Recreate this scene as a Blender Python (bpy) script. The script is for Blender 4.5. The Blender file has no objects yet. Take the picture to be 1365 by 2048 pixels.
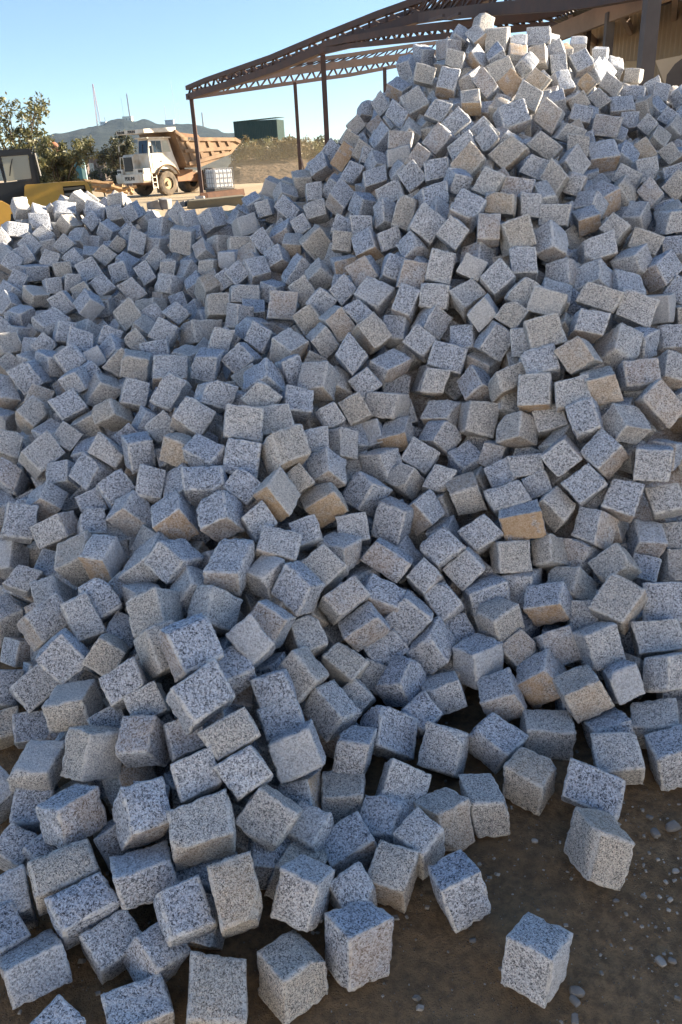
import bpy, math, random
import numpy as np
from mathutils import Matrix, Vector
R = math.radians
rnd = random.Random(11)
S = bpy.context.scene
COL = S.collection

# ------------------------------------------------------------------ camera
PITCH, ROLL, EYE, FPX = R(24.4), R(3.0), 1.55, 1547.0
_r0 = Vector((1, 0, 0)); _u0 = Vector((0, math.sin(PITCH), math.cos(PITCH))); FWD = Vector((0, math.cos(PITCH), -math.sin(PITCH)))
RGT = math.cos(ROLL) * _r0 - math.sin(ROLL) * _u0
UPV = math.cos(ROLL) * _u0 + math.sin(ROLL) * _r0
cam_data = bpy.data.cameras.new('camera')
cam = bpy.data.objects.new('camera', cam_data); COL.objects.link(cam)
cam_data.sensor_fit = 'VERTICAL'; cam_data.sensor_height = 36.0; cam_data.sensor_width = 24.0
cam_data.lens = FPX / 2048.0 * 36.0
cam_data.clip_start = 0.05; cam_data.clip_end = 9000.0
cam.matrix_world = Matrix(((RGT.x, UPV.x, -FWD.x, 0), (RGT.y, UPV.y, -FWD.y, 0), (RGT.z, UPV.z, -FWD.z, EYE), (0, 0, 0, 1)))
S.camera = cam

# ------------------------------------------------------------------ sky, sun, exposure
SUN_AZ, SUN_EL = R(74.0), R(20.0)          # azimuth measured from +Y towards +X
world = bpy.data.worlds.new('World'); S.world = world; world.use_nodes = True
nt = world.node_tree; nt.nodes.clear()
sky = nt.nodes.new('ShaderNodeTexSky'); sky.sky_type = 'NISHITA'; sky.sun_disc = False
sky.sun_elevation = SUN_EL; sky.sun_rotation = SUN_AZ
sky.altitude = 1800.0; sky.air_density = 1.0; sky.dust_density = 0.1; sky.ozone_density = 2.8
bg = nt.nodes.new('ShaderNodeBackground'); bg.inputs['Strength'].default_value = 0.05
wo = nt.nodes.new('ShaderNodeOutputWorld')
nt.links.new(sky.outputs['Color'], bg.inputs['Color']); nt.links.new(bg.outputs['Background'], wo.inputs['Surface'])
sl = bpy.data.lights.new('sun', 'SUN'); sl.energy = 5.0; sl.angle = R(0.53); sl.color = (1.0, 0.87, 0.68)
so = bpy.data.objects.new('sun', sl); COL.objects.link(so)
_sd = Vector((math.sin(SUN_AZ) * math.cos(SUN_EL), math.cos(SUN_AZ) * math.cos(SUN_EL), math.sin(SUN_EL)))
so.rotation_euler = _sd.to_track_quat('Z', 'Y').to_euler()
S.view_settings.view_transform = 'Standard'; S.view_settings.look = 'None'
S.view_settings.gamma = 1.0; S.view_settings.exposure = 2.13
S.view_settings.use_curve_mapping = False
S.cycles.max_bounces = 6; S.cycles.diffuse_bounces = 4

# ------------------------------------------------------------------ helpers
def ray(px, py):
    return (RGT * ((px - 682.5) / FPX) - UPV * ((py - 1024.0) / FPX) + FWD)
def ground_at(px, py, z=0.0):
    d = ray(px, py); t = (z - EYE) / d.z
    return Vector((d.x * t, d.y * t, z))
def at(px, py, dist):                     # point at a horizontal distance
    d = ray(px, py); t = dist / math.hypot(d.x, d.y)
    return Vector((d.x * t, d.y * t, EYE + d.z * t))

def mat(name):
    m = bpy.data.materials.new(name); m.use_nodes = True
    n = m.node_tree.nodes; n.clear()
    o = n.new('ShaderNodeOutputMaterial'); b = n.new('ShaderNodeBsdfPrincipled')
    m.node_tree.links.new(b.outputs['BSDF'], o.inputs['Surface'])
    return m, m.node_tree, b
def N(t, typ, **kw):
    n = t.nodes.new(typ)
    for k, v in kw.items():
        if k in n.inputs.keys(): n.inputs[k].default_value = v
        else: setattr(n, k, v)
    return n
def ramp(t, fac, stops, const=False):
    n = t.nodes.new('ShaderNodeValToRGB'); cr = n.color_ramp
    cr.interpolation = 'CONSTANT' if const else 'LINEAR'
    while len(cr.elements) < len(stops): cr.elements.new(0.5)
    for e, (p, c) in zip(cr.elements, stops):
        e.position = p; e.color = (c[0], c[1], c[2], 1) if isinstance(c, (tuple, list)) else (c, c, c, 1)
    t.links.new(fac, n.inputs['Fac']); return n.outputs['Color']
def mixc(t, fac, a, b, mode='MIX'):
    n = t.nodes.new('ShaderNodeMix'); n.data_type = 'RGBA'; n.blend_type = mode
    for s, v in ((n.inputs[0], fac), (n.inputs[6], a), (n.inputs[7], b)):
        if hasattr(v, 'is_output'): t.links.new(v, s)
        else: s.default_value = v if not isinstance(v, tuple) else (*v, 1)
    return n.outputs[2]
def mth(t, op, a, b=None, clamp=False):
    n = t.nodes.new('ShaderNodeMath'); n.operation = op; n.use_clamp = clamp
    for s, v in ((n.inputs[0], a), (n.inputs[1], b)):
        if v is None: continue
        if hasattr(v, 'is_output'): t.links.new(v, s)
        else: s.default_value = v
    return n.outputs[0]
def coords(t, rand=True):
    tc = t.nodes.new('ShaderNodeTexCoord')
    if not rand: return tc.outputs['Object']
    oi = t.nodes.new('ShaderNodeObjectInfo')
    m = t.nodes.new('ShaderNodeVectorMath'); m.operation = 'ADD'
    s = t.nodes.new('ShaderNodeVectorMath'); s.operation = 'SCALE'; s.inputs[0].default_value = (7.3, 3.1, 5.7)
    t.links.new(oi.outputs['Random'], s.inputs['Scale'])
    t.links.new(tc.outputs['Object'], m.inputs[0]); t.links.new(s.outputs[0], m.inputs[1])
    return m.outputs[0]
def noise(t, co, scale, detail=3, rough=0.55):
    n = N(t, 'ShaderNodeTexNoise', Scale=scale, Detail=detail, Roughness=rough); t.links.new(co, n.inputs['Vector']); return n.outputs['Fac']
def bump(t, b, h, strength, dist):
    n = N(t, 'ShaderNodeBump', Strength=strength, Distance=dist); t.links.new(h, n.inputs['Height']); t.links.new(n.outputs['Normal'], b.inputs['Normal'])

def tag(o, label=None, cat=None, group=None, kind=None):
    if label: o['label'] = label
    if cat: o['category'] = cat
    if group: o['group'] = group
    if kind: o['kind'] = kind
    return o
def empty(name, loc=(0, 0, 0), rz=0.0):
    o = bpy.data.objects.new(name, None); COL.objects.link(o); o.location = loc; o.rotation_euler = (0, 0, rz); o.empty_display_size = 0.1
    return o
class MB:
    def __init__(s): s.v = []; s.f = []
    def add(s, vs, fs):
        o = len(s.v); s.v += [tuple(v) for v in vs]; s.f += [tuple(i + o for i in f) for f in fs]; return s
    def box(s, a, b, M=None, bev=0.0):
        x0, y0, z0 = a; x1, y1, z1 = b
        v = [(x0, y0, z0), (x1, y0, z0), (x1, y1, z0), (x0, y1, z0), (x0, y0, z1), (x1, y0, z1), (x1, y1, z1), (x0, y1, z1)]
        if M: v = [M @ Vector(p) for p in v]
        return s.add(v, [(3, 2, 1, 0), (4, 5, 6, 7), (0, 1, 5, 4), (1, 2, 6, 5), (2, 3, 7, 6), (3, 0, 4, 7)])
    def bar(s, p, q, w, h=None, up=(0, 0, 1)):
        p, q = Vector(p), Vector(q); h = h or w; d = (q - p).normalized(); u = Vector(up)
        if abs(d.dot(u)) > 0.98: u = Vector((1, 0, 0))
        a = d.cross(u).normalized(); c = a.cross(d).normalized(); v = []
        for e in (p, q):
            for sx, sz in ((-1, -1), (1, -1), (1, 1), (-1, 1)): v.append(e + a * (sx * w / 2) + c * (sz * h / 2))
        return s.add(v, [(0, 1, 2, 3), (7, 6, 5, 4), (0, 4, 5, 1), (1, 5, 6, 2), (2, 6, 7, 3), (3, 7, 4, 0)])
    def tube(s, pts, rad, n=8, caps=True):
        pts = [Vector(p) for p in pts]; rr = rad if isinstance(rad, (list, tuple)) else [rad] * len(pts); rings = []
        prev = None
        for i, p in enumerate(pts):
            d = (pts[min(i + 1, len(pts) - 1)] - pts[max(i - 1, 0)]).normalized()
            a = d.cross(Vector((0, 0, 1)) if abs(d.z) < .95 else Vector((1, 0, 0))).normalized() if prev is None else (prev - d * prev.dot(d)).normalized()
            prev = a; c = d.cross(a)
            rings.append([p + (a * math.cos(2 * math.pi * k / n) + c * math.sin(2 * math.pi * k / n)) * rr[i] for k in range(n)])
        vs = [v for r_ in rings for v in r_]; fs = []
        for i in range(len(rings) - 1):
            for k in range(n): fs.append((i * n + k, i * n + (k + 1) % n, (i + 1) * n + (k + 1) % n, (i + 1) * n + k))
        if caps: fs.append(tuple(range(n - 1, -1, -1))); fs.append(tuple((len(rings) - 1) * n + k for k in range(n)))
        return s.add(vs, fs)
    def prism(s, poly, a, b, fn):          # polygon (u,v) extruded from a to b; fn(u,v,w)->xyz
        n = len(poly); v = [fn(u, w, a) for u, w in poly] + [fn(u, w, b) for u, w in poly]
        return s.add(v, [tuple(range(n)), tuple(range(2 * n - 1, n - 1, -1))] + [(i, i + n, (i + 1) % n + n, (i + 1) % n) for i in range(n)])
    def build(s, name, m, parent=None, smooth=False, bevel=0.0):
        me = bpy.data.meshes.new(name); me.from_pydata(s.v, [], s.f); me.update()
        o = bpy.data.objects.new(name, me); COL.objects.link(o)
        if m: me.materials.append(m)
        if smooth:
            for p in me.polygons: p.use_smooth = True
        if bevel:
            md = o.modifiers.new('bevel', 'BEVEL'); md.width = bevel; md.segments = 2; md.limit_method = 'ANGLE'
        if parent: o.parent = parent
        import bmesh
        bm = bmesh.new(); bm.from_mesh(me); bmesh.ops.recalc_face_normals(bm, faces=bm.faces); bm.to_mesh(me); bm.free()
        return o
def text_part(body, size, depth, M, name, m, parent):
    cu = bpy.data.curves.new(name, 'FONT'); cu.body = body; cu.size = size; cu.extrude = depth; cu.align_x = 'CENTER'; cu.align_y = 'CENTER'; cu.offset = size * 0.02
    t = bpy.data.objects.new(name, cu); COL.objects.link(t)
    dg = bpy.context.evaluated_depsgraph_get(); me = bpy.data.meshes.new_from_object(t.evaluated_get(dg)); bpy.data.objects.remove(t)
    o = bpy.data.objects.new(name, me); COL.objects.link(o); me.materials.clear(); me.materials.append(m); o.parent = parent; o.matrix_local = M
    return o

# numpy value noise
_tab = np.random.default_rng(3).random((32, 32, 32)).astype(np.float64)
def vnoise(p):
    i = np.floor(p).astype(int); u = p - i; u = u * u * (3 - 2 * u); r = 0
    for a in (0, 1):
        for b in (0, 1):
            for c in (0, 1):
                w = (u[:, 0] if a else 1 - u[:, 0]) * (u[:, 1] if b else 1 - u[:, 1]) * (u[:, 2] if c else 1 - u[:, 2])
                r = r + w * _tab[(i[:, 0] + a) % 32, (i[:, 1] + b) % 32, (i[:, 2] + c) % 32]
    return r * 2 - 1
def fbm(p, o=3):
    return sum(vnoise(p * 2.1 ** k + 5.3 * k) * 0.5 ** k for k in range(o))
STONES = """
-294,995,64,-1962,-2010,-45,-6,114,29,106,3,-29,-22,26,-103,0,
-448,984,49,-1560,-2390,-175,-37,75,11,111,48,-14,-18,27,-104,0,
-257,1144,169,-1572,-2191,-453,-37,104,64,87,29,2,-15,52,-94,0,
-149,1043,57,1346,2749,-289,-64,81,-16,85,65,-16,-2,-20,-99,0,
348,1047,62,-1004,-2861,509,-77,61,-6,66,81,-37,-19,-30,-99,0,
-13,1089,72,1455,2629,-479,-49,77,-23,89,54,-23,-10,-38,-114,0,01
-368,1128,139,-1454,-2307,-368,-44,81,43,90,41,-4,-20,45,-99,0,
-349,1291,196,-382,3053,480,-129,-33,-12,-23,94,29,-3,31,-100,0,11
-683,1086,60,1246,2406,-432,-56,77,-54,97,62,-13,22,-37,-73,0,
-600,1178,105,-1294,-2488,-254,-49,64,26,101,68,-4,-21,32,-99,0,
-530,1126,55,-1215,-2492,-292,-53,61,29,84,61,-3,-24,36,-101,0,
555,1305,73,2082,2238,-686,-13,122,-39,92,0,-35,-27,-38,-109,0,
-659,1257,125,-1426,-2444,-292,-37,71,25,119,65,3,-16,34,-96,0,
-595,943,59,-845,-2543,-449,-66,41,32,51,67,1,-37,49,-116,0,
-122,1176,125,-637,-2781,749,-80,42,6,38,84,-56,-31,-48,-93,0,
-473,1237,135,1635,2439,-252,-36,88,-28,119,46,-7,12,-19,-81,0,
-494,1340,208,-1338,-2230,-81,-37,87,52,82,52,-18,-47,36,-97,0,01
217,1209,70,1669,2232,-45,-25,96,-30,88,31,20,25,-25,-103,0,
-372,1564,357,-972,-2339,-528,-62,57,69,99,88,22,-36,58,-83,0,
-205,1356,165,-377,-2384,796,-87,48,49,8,85,-67,-63,-47,-66,0,
-790,1238,64,699,-2840,-586,-79,-45,3,-39,82,40,-27,37,-102,0,
73,1260,68,-626,-2963,-538,-87,37,14,42,90,34,2,39,-103,0,11
603,1481,68,-2229,-1294,-768,38,64,66,121,-65,-18,27,65,-80,0,
-676,1388,168,940,2701,-350,-78,59,-33,69,86,-14,14,-31,-95,0,
-20,1344,57,1711,2472,334,-33,87,2,108,39,29,22,12,-96,0,01
-413,1699,417,-1092,-2152,-411,-54,76,91,93,69,-2,-45,57,-75,0,11
-659,1548,213,1107,2690,-900,-77,62,-32,73,64,-52,-21,-68,-100,0,
-299,1509,279,-1159,-2202,-845,-46,46,53,109,53,31,-16,79,-78,0,
-261,1429,230,-1173,-2264,-833,-55,53,57,85,43,25,-13,76,-82,0,
-142,1531,200,1711,1864,-181,1,93,-54,109,19,35,33,-50,-84,0,
-378,1427,231,-1373,-2115,-604,-25,60,58,94,40,10,-22,71,-84,0,
-34,1504,60,2175,2092,-244,5,108,-17,108,-2,2,-9,-19,-97,0,
215,1413,60,1498,2483,-221,-44,85,-28,87,48,0,11,-27,-106,0,12
323,1470,48,2001,2266,-122,-17,119,-20,88,8,-6,9,-15,-105,0,
116,1509,78,1813,1816,-1332,-19,69,-82,97,-23,-50,-43,-82,-64,0,
850,1580,69,2085,2012,163,7,102,-6,114,-1,34,23,-11,-110,0,
-835,1391,63,-466,-2498,-596,-72,14,42,38,74,14,-48,57,-101,0,
-814,1569,165,-163,-3091,-214,-112,10,1,15,111,13,-7,15,-83,0,
249,1654,71,-597,-2664,1097,-98,49,4,32,68,-77,-36,-75,-86,0,
456,1542,51,-1023,-2902,-8,-81,66,8,63,79,-2,-4,3,-105,0,
1006,2060,236,-2013,-1535,-1066,15,80,97,136,-45,16,39,70,-64,0,
-341,2061,452,-450,-3026,-497,-107,26,1,45,130,44,-9,31,-96,0,11
394,1685,61,-1010,-2592,-259,-88,73,43,68,71,0,-28,30,-89,0,
-755,1715,237,90,2949,-209,-113,5,-22,8,113,-14,11,-11,-83,0,
-547,1925,383,402,2573,-945,-100,15,-50,44,81,-65,28,-75,-81,0,
3,1610,115,-421,-2961,382,-82,21,-2,31,107,-36,-24,-26,-107,0,
-598,1699,309,-1208,-2222,-815,-38,52,55,92,46,29,-14,78,-79,0,
-138,1789,244,-588,-2303,442,-69,59,62,31,90,-50,-69,-15,-71,0,
-807,1852,306,21,-2206,490,-76,18,88,-22,99,-36,-78,-34,-54,0,
661,1780,139,-28,2680,-212,-104,-5,-47,0,107,-16,47,-14,-91,0,11
841,2041,264,1125,2633,1076,-85,75,20,83,64,85,33,59,-78,0,01
-57,1742,152,-954,-2463,227,-74,80,47,57,73,-32,-43,2,-83,0,
-227,1902,346,-393,-2527,572,-89,41,45,18,95,-51,-57,-33,-81,0,11
924,1816,170,-1228,-1658,-522,13,49,89,116,48,-21,-36,69,-56,0,
444,1841,90,159,2650,132,-96,14,-52,11,108,13,47,7,-93,0,11
-379,1919,392,1086,2649,-1292,-72,59,-29,67,45,-80,-22,-73,-70,0,
571,1891,110,398,2416,-57,-84,30,-76,34,108,8,57,-14,-75,0,12
396,1967,130,1377,2690,-132,-59,80,-16,98,70,-1,4,-16,-117,0,
-921,2045,307,-687,-2178,-579,-57,31,83,81,95,25,-57,64,-65,0,11
150,1893,124,745,2637,251,-77,53,-33,57,102,33,40,7,-95,0,
258,2016,159,-388,-2280,-240,-63,23,83,46,113,10,-70,30,-75,0,
754,1938,185,1696,2013,-204,-11,94,-49,98,22,21,29,-47,-98,0,
97,1718,80,1404,2174,-1314,-54,66,-70,107,16,-75,-25,-90,-67,3,
193,2089,220,-413,-2394,267,-83,41,67,22,98,-31,-85,-11,-93,0,
-139,2014,395,-712,-2511,386,-83,67,49,43,83,-40,-45,-14,-88,0,
277,1876,89,1905,1910,-50,4,104,-34,104,7,34,22,-29,-82,0,
-204,2154,461,-276,-2744,-884,-120,14,38,21,78,54,-18,63,-82,0,11
-940,2198,281,40,2480,-1324,-80,-10,-24,36,76,-116,43,-93,-62,0,
-545,2310,504,-1239,-1778,834,-24,113,28,50,33,-108,-94,-11,-57,0,02
-7,2051,321,-996,-2298,-780,-53,41,54,96,67,34,-25,74,-79,0,
786,1815,142,1817,1690,-234,13,95,-58,78,4,33,20,-52,-72,0,
-518,2115,454,-749,-2450,299,-76,60,46,51,94,-41,-59,-3,-79,0,
-444,2401,582,-1753,-1908,-706,-12,70,54,144,4,0,9,68,-88,0,
694,1582,71,185,2853,631,-120,21,-21,7,96,46,26,44,-97,5,
-16,1913,178,-869,-2551,-663,-89,53,52,51,64,19,-19,58,-88,0,
483,2081,199,1462,2539,183,-54,96,-13,89,53,22,27,0,-107,0,
107,2120,280,-351,-2568,-684,-111,14,58,31,78,34,-41,56,-81,0,11
-385,2257,534,-11,2550,798,-95,14,-46,-16,91,59,47,59,-79,0,11
-180,2489,659,-1161,-2061,-518,-34,67,89,107,65,7,-46,72,-80,0,01
-871,2295,387,2071,2139,916,-10,108,47,106,-5,52,46,42,-88,0,
645,2109,232,538,2600,398,-102,53,-45,28,81,31,51,20,-84,0,12
-323,2490,638,-17,-2835,587,-116,8,31,-3,96,-41,-25,-47,-107,0,
52,2014,245,1780,2224,812,-21,82,11,103,15,60,42,31,-73,0,01
145,2251,349,-374,-2513,402,-112,47,67,16,100,-36,-55,-14,-62,0,
610,2364,407,279,2863,-67,-132,25,-34,18,102,-2,26,-5,-91,0,13
333,2304,347,-1295,-2311,-1221,-68,62,51,96,27,57,21,79,-68,0,
461,2201,223,1815,2137,-46,-16,102,-26,126,27,32,13,-18,-82,0,
552,1725,44,2291,2128,-105,8,105,-6,138,-10,-5,-4,-5,-97,5,
-530,1549,238,143,2966,694,-89,10,-7,8,90,44,12,48,-98,5,
1059,2424,573,2498,1737,-233,38,99,-18,109,-39,1,-11,-18,-108,0,
957,2396,456,745,2635,1438,-98,46,16,48,52,92,28,83,-62,0,11
-200,2315,572,-371,-2168,-568,-67,12,104,44,91,35,-51,50,-47,0,12
562,2299,310,1849,2052,-511,-12,95,-50,114,11,-3,-1,-49,-91,0,
-1034,1847,65,442,-2628,-837,-72,-43,13,-6,70,47,-42,55,-93,0,
-323,2599,724,-95,-2531,-1506,-125,-5,27,15,55,98,-16,92,-48,0,
856,1713,64,2390,1817,476,24,93,17,122,-37,35,33,11,-97,5,
-775,2238,413,451,2987,468,-86,29,-3,28,99,34,12,32,-107,0,12
1043,2825,860,1649,2083,-1265,-59,92,-94,87,-1,-56,-47,-84,-77,0,11
181,2415,413,-693,-2808,257,-92,54,23,46,92,-23,-28,-15,-115,0,
-56,2403,496,-1426,-1769,866,-17,102,12,52,19,-80,-103,-7,-60,0,02
1127,2579,724,-1084,-2107,-1393,-84,54,96,67,22,61,10,96,-42,0,11
859,2355,373,-1311,-2536,840,-54,80,-9,79,49,-62,-37,-47,-96,0,01
408,2277,290,-436,-2258,220,-58,37,67,29,101,-34,-77,-2,-71,0,
584,2470,446,-1577,-1925,-1169,-34,53,59,125,-2,35,22,83,-64,0,
835,2421,499,-1419,-2215,-1433,-52,60,51,92,10,72,38,83,-58,0,
476,2362,366,-1359,-2220,-1290,-57,59,54,91,17,56,25,84,-65,0,
722,2707,750,378,2529,1362,-109,38,-11,14,64,102,34,82,-57,0,12
908,2465,599,1586,2183,1349,-45,87,43,71,7,78,59,63,-64,0,01
-713,2425,480,-1535,-1526,403,18,88,32,75,21,-88,-82,40,-54,0,01
1120,2413,430,-1837,-1735,-1268,-18,63,71,100,-28,28,43,79,-63,0,
-993,2451,429,-324,-1925,126,-30,24,79,20,106,-29,-112,7,-46,0,21
-1152,2532,423,130,-2390,-1172,-94,-28,42,13,79,99,-51,78,-55,0,
91,2529,470,-1134,-2381,534,-61,84,23,66,63,-56,-65,-18,-97,0,
-1196,2341,144,-1151,-2624,-110,-70,79,34,65,67,1,-29,20,-117,0,
866,2554,690,-1866,-1693,-1425,-17,72,90,80,-27,42,53,80,-53,0,
1042,2362,309,-2065,-1825,-211,15,102,39,95,-9,-19,-13,40,-97,0,
-521,2713,721,-519,-2288,-1139,-102,12,75,57,60,63,-32,86,-53,0,11
1088,2707,801,2003,1884,-416,5,99,-47,122,-4,11,-2,-42,-83,0,
990,2516,680,-1641,-2019,-83,-14,101,50,105,29,-31,-26,38,-71,0,
840,2651,760,-1681,-1616,-1250,-2,52,88,115,-17,35,32,93,-47,0,01
934,1949,189,-1988,-1783,-1004,-1,72,62,126,-26,30,34,70,-80,5,
262,2212,290,-1135,-2362,-1205,-55,46,44,65,31,50,13,88,-73,0,01
1150,2361,202,1938,1732,-719,2,86,-72,84,-8,4,-20,-71,-86,0,
938,2638,785,2176,1954,341,13,109,2,103,-14,26,38,1,-99,0,01
-548,2600,643,-564,-2763,101,-99,44,33,41,101,-14,-33,1,-93,0,11
-931,1899,169,-778,-2230,-800,-63,32,74,82,75,39,-41,80,-69,5,
787,2865,928,-73,2425,1460,-119,15,-29,-30,55,99,23,93,-44,0,11
290,2482,405,-659,-2272,-500,-62,32,74,64,85,17,-53,55,-72,0,11
776,2507,584,333,2364,-352,-73,16,-67,37,104,-15,61,-32,-66,0,
877,2743,871,-802,-2114,8,-54,60,79,57,88,-29,-79,31,-58,0,11
649,2818,769,-469,2654,1613,-117,-38,-34,-11,37,75,-17,95,-68,0,11
199,2942,666,-920,-2872,410,-123,76,-2,59,90,-30,-34,-22,-96,0,
446,2538,442,-29,2832,183,-101,2,-27,-5,109,15,35,15,-99,0,
-41,2530,564,216,2395,783,-73,32,-46,-4,88,63,62,52,-70,0,11
542,2830,622,2011,2120,-679,-12,95,-45,114,0,-27,-29,-52,-113,0,
-718,2655,623,-909,-1379,-800,3,7,115,85,46,-5,-51,101,1,0,
-1139,2835,569,-604,-2185,-807,-64,20,84,85,93,54,-50,75,-59,0,01
-908,2689,536,-736,-2405,673,-78,69,38,39,77,-66,-63,-34,-82,0,
1175,3016,973,-609,-2396,-1745,-124,36,49,36,31,103,12,99,-31,0,
-1102,2349,288,-350,-2361,-1025,-74,-4,41,45,59,44,-41,81,-68,0,
738,2416,424,-899,-2438,-668,-67,51,62,64,64,27,-15,58,-75,0,
1184,2432,281,-1876,-1535,-1340,-15,55,81,77,-37,15,46,83,-58,0,
-1215,2510,293,302,2883,-1176,-95,16,-11,19,74,-78,-5,-79,-83,0,
-453,2833,772,-34,-2100,-1374,-96,-36,51,37,46,82,-62,94,-32,0,
1041,3035,1019,884,2335,1850,-126,58,39,44,7,72,39,90,-32,0,
-940,1564,68,-837,-2623,-394,-67,44,35,50,71,13,-32,45,-110,5,
656,2674,624,672,2130,909,-66,74,-46,21,63,78,79,42,-49,0,11
-270,2953,782,-1290,-1722,428,-4,96,50,66,44,-82,-101,27,-63,0,
1244,2789,785,887,1719,530,-16,84,-66,33,70,82,90,-8,-32,0,11
163,2694,513,1079,2690,-156,-76,74,-27,75,77,-2,23,-19,-101,0,21
-846,2723,602,-632,-2327,-1257,-100,25,70,41,44,60,-19,94,-56,0,
-63,2935,773,445,2618,1025,-106,43,-20,23,81,81,39,63,-74,0,11
952,2877,948,-394,-2521,-1559,-109,13,23,30,37,74,0,98,-51,0,11
-679,3184,780,97,-2734,-1165,-142,-19,13,0,76,78,-27,72,-73,0,11
694,2306,313,1014,2463,-994,-55,47,-44,70,54,-47,-1,-66,-65,0,
648,2006,135,1600,1876,-396,-7,88,-72,98,22,17,29,-66,-83,5,
639,3032,878,-1890,-1958,667,-9,106,-9,84,1,-55,-73,-13,-104,0,
-61,2136,386,-1085,-2376,-1005,-73,56,59,77,45,44,-2,81,-79,5,
367,2624,467,-631,-2422,-1528,-79,17,24,60,35,75,10,98,-57,0,
397,2822,567,1161,2195,838,-54,92,-16,55,46,75,74,30,-74,0,11
-140,1281,60,-2510,-1655,485,43,107,-24,86,-39,-22,-32,-8,-91,10,
1083,3239,1052,1151,2512,-1170,-84,68,-52,83,45,-74,-17,-75,-75,0,
747,2205,232,-1354,-2438,1394,-70,78,-41,82,27,-86,-40,-70,-60,5,
-1287,2845,478,99,-2436,1045,-80,16,55,-18,80,-80,-24,-70,-62,0,
553,2923,728,-1377,-1969,158,-19,94,53,86,47,-52,-57,30,-69,0,01
230,2833,575,459,2718,414,-99,39,-35,30,100,36,29,23,-80,0,12
771,3123,1037,-925,-2031,-1809,-77,21,44,79,-4,78,26,101,-28,0,01
589,2239,218,766,2862,-430,-93,48,-26,59,98,-29,3,-35,-106,5,
1141,3418,1150,-79,2478,1637,-130,0,-36,-6,40,92,8,97,-51,0,11
789,3397,1233,-1188,-1638,-1156,-32,33,122,109,18,28,-10,102,-27,0,
416,2907,628,783,2589,912,-103,69,-17,46,62,57,39,50,-62,0,11
-17,1207,66,-1406,-2516,-495,-45,70,28,75,43,15,-3,49,-114,10,
165,3178,900,-956,-2076,-1008,-68,42,99,82,47,41,-23,89,-53,0,11
896,2231,285,1796,2052,1284,-27,84,39,89,-9,75,68,57,-71,5,
226,3067,789,-1225,-2631,-517,-70,69,27,102,77,30,-11,41,-73,0,01
-180,3198,851,-905,-2585,-614,-83,56,49,73,79,33,-19,54,-94,0,01
713,3044,969,-1125,-2214,-1836,-73,49,45,53,1,78,44,97,-33,0,
76,3083,834,-1000,-2170,-1396,-69,45,83,65,32,76,6,101,-46,0,
320,2169,225,-1407,-2280,-1155,-58,74,62,74,21,46,23,84,-78,5,
466,3339,1125,-400,-2405,-1859,-97,17,24,32,30,118,11,103,-27,0,
1393,3351,1061,-715,-2068,-1047,-58,18,84,89,63,57,-37,92,-51,0,11
-271,2785,762,-786,-2006,-1460,-78,11,67,85,23,63,-9,104,-40,3,
938,3404,1191,-1229,-1675,-163,1,79,96,89,53,-50,-59,61,-46,0,01
679,3219,1079,-1227,-2154,-1396,-58,51,65,85,19,67,21,93,-53,0,11
401,2995,733,-415,-2471,-1803,-91,13,9,34,25,87,15,102,-39,0,11
610,3563,1325,-728,-2484,-1299,-102,38,54,62,58,86,0,89,-65,0,11
757,2792,829,-78,2651,1154,-121,7,-27,-19,70,72,22,80,-68,3,
194,3398,1014,-981,-2459,-1355,-100,56,50,75,40,74,18,83,-58,0,
363,3128,861,-1121,-2283,-1456,-77,52,57,70,21,66,23,92,-54,0,
-1096,3109,678,-998,-2088,-1021,-55,35,73,98,46,39,-18,89,-57,0,
-1336,2994,558,-5,-2451,-1070,-93,-19,42,19,73,72,-47,76,-64,0,
-816,3079,717,90,-2392,-1272,-90,-27,30,17,60,83,-46,85,-55,0,
-891,2993,668,-893,-1880,283,-26,59,54,55,84,-66,-93,23,-43,0,
605,3107,974,-278,-2269,-102,-52,15,72,33,107,-4,-65,16,-69,0,
-737,2913,653,-1633,-2246,827,-47,111,-8,64,26,-49,-53,-27,-74,0,
564,3228,1013,-1329,-2277,-1059,-56,61,54,95,31,43,11,76,-67,0,
1279,3376,1102,1160,2434,223,-70,93,-36,79,72,38,41,-1,-80,0,
436,3580,1275,-780,-2127,-1572,-93,28,79,72,29,93,2,102,-30,0,
317,3277,998,-695,-2514,-1540,-79,30,30,54,45,96,16,95,-53,0,11
-990,3225,703,-1316,-2221,588,-45,93,21,73,50,-57,-79,-13,-90,0,
456,3059,811,-584,-2496,-1706,-134,39,39,31,33,93,16,100,-41,3,
38,2356,412,-159,2766,1361,-103,-7,-9,-13,60,78,1,92,-70,5,
-217,3572,966,-113,-2377,-1786,-127,-6,20,22,35,117,-11,99,-29,0,21
-378,3194,821,-384,-2253,117,-59,27,63,25,104,-25,-88,5,-72,0,
-1269,3134,640,-391,-2351,-699,-62,10,65,50,92,47,-54,64,-75,0,11
682,3440,1249,200,2619,1619,-94,14,3,10,48,98,15,97,-49,0,11
-40,3237,870,-1386,-657,-333,65,14,56,57,18,-88,-28,107,5,0,
1310,2956,858,-1905,-1378,-1158,13,47,80,114,-43,6,40,89,-57,3,
26,3297,926,-749,-1792,-1313,-60,3,95,69,28,48,-28,107,-15,0,21
-14,2243,392,-905,-2979,67,-89,61,2,58,87,-5,-2,-1,-88,5,
477,3769,1367,410,-2456,-1699,-117,-41,-21,-7,30,87,-39,101,-54,0,11
-934,3399,783,-579,-2042,-1346,-71,-3,57,88,44,72,-27,98,-34,0,
147,1338,74,-1213,-2797,-434,-59,64,14,63,58,19,7,35,-120,10,
-1365,3451,732,-192,-2090,163,-65,24,98,5,107,-21,-105,-3,-53,0,
483,2753,461,-2372,1346,265,47,-76,-37,-95,-52,-31,3,58,-129,5,
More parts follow.
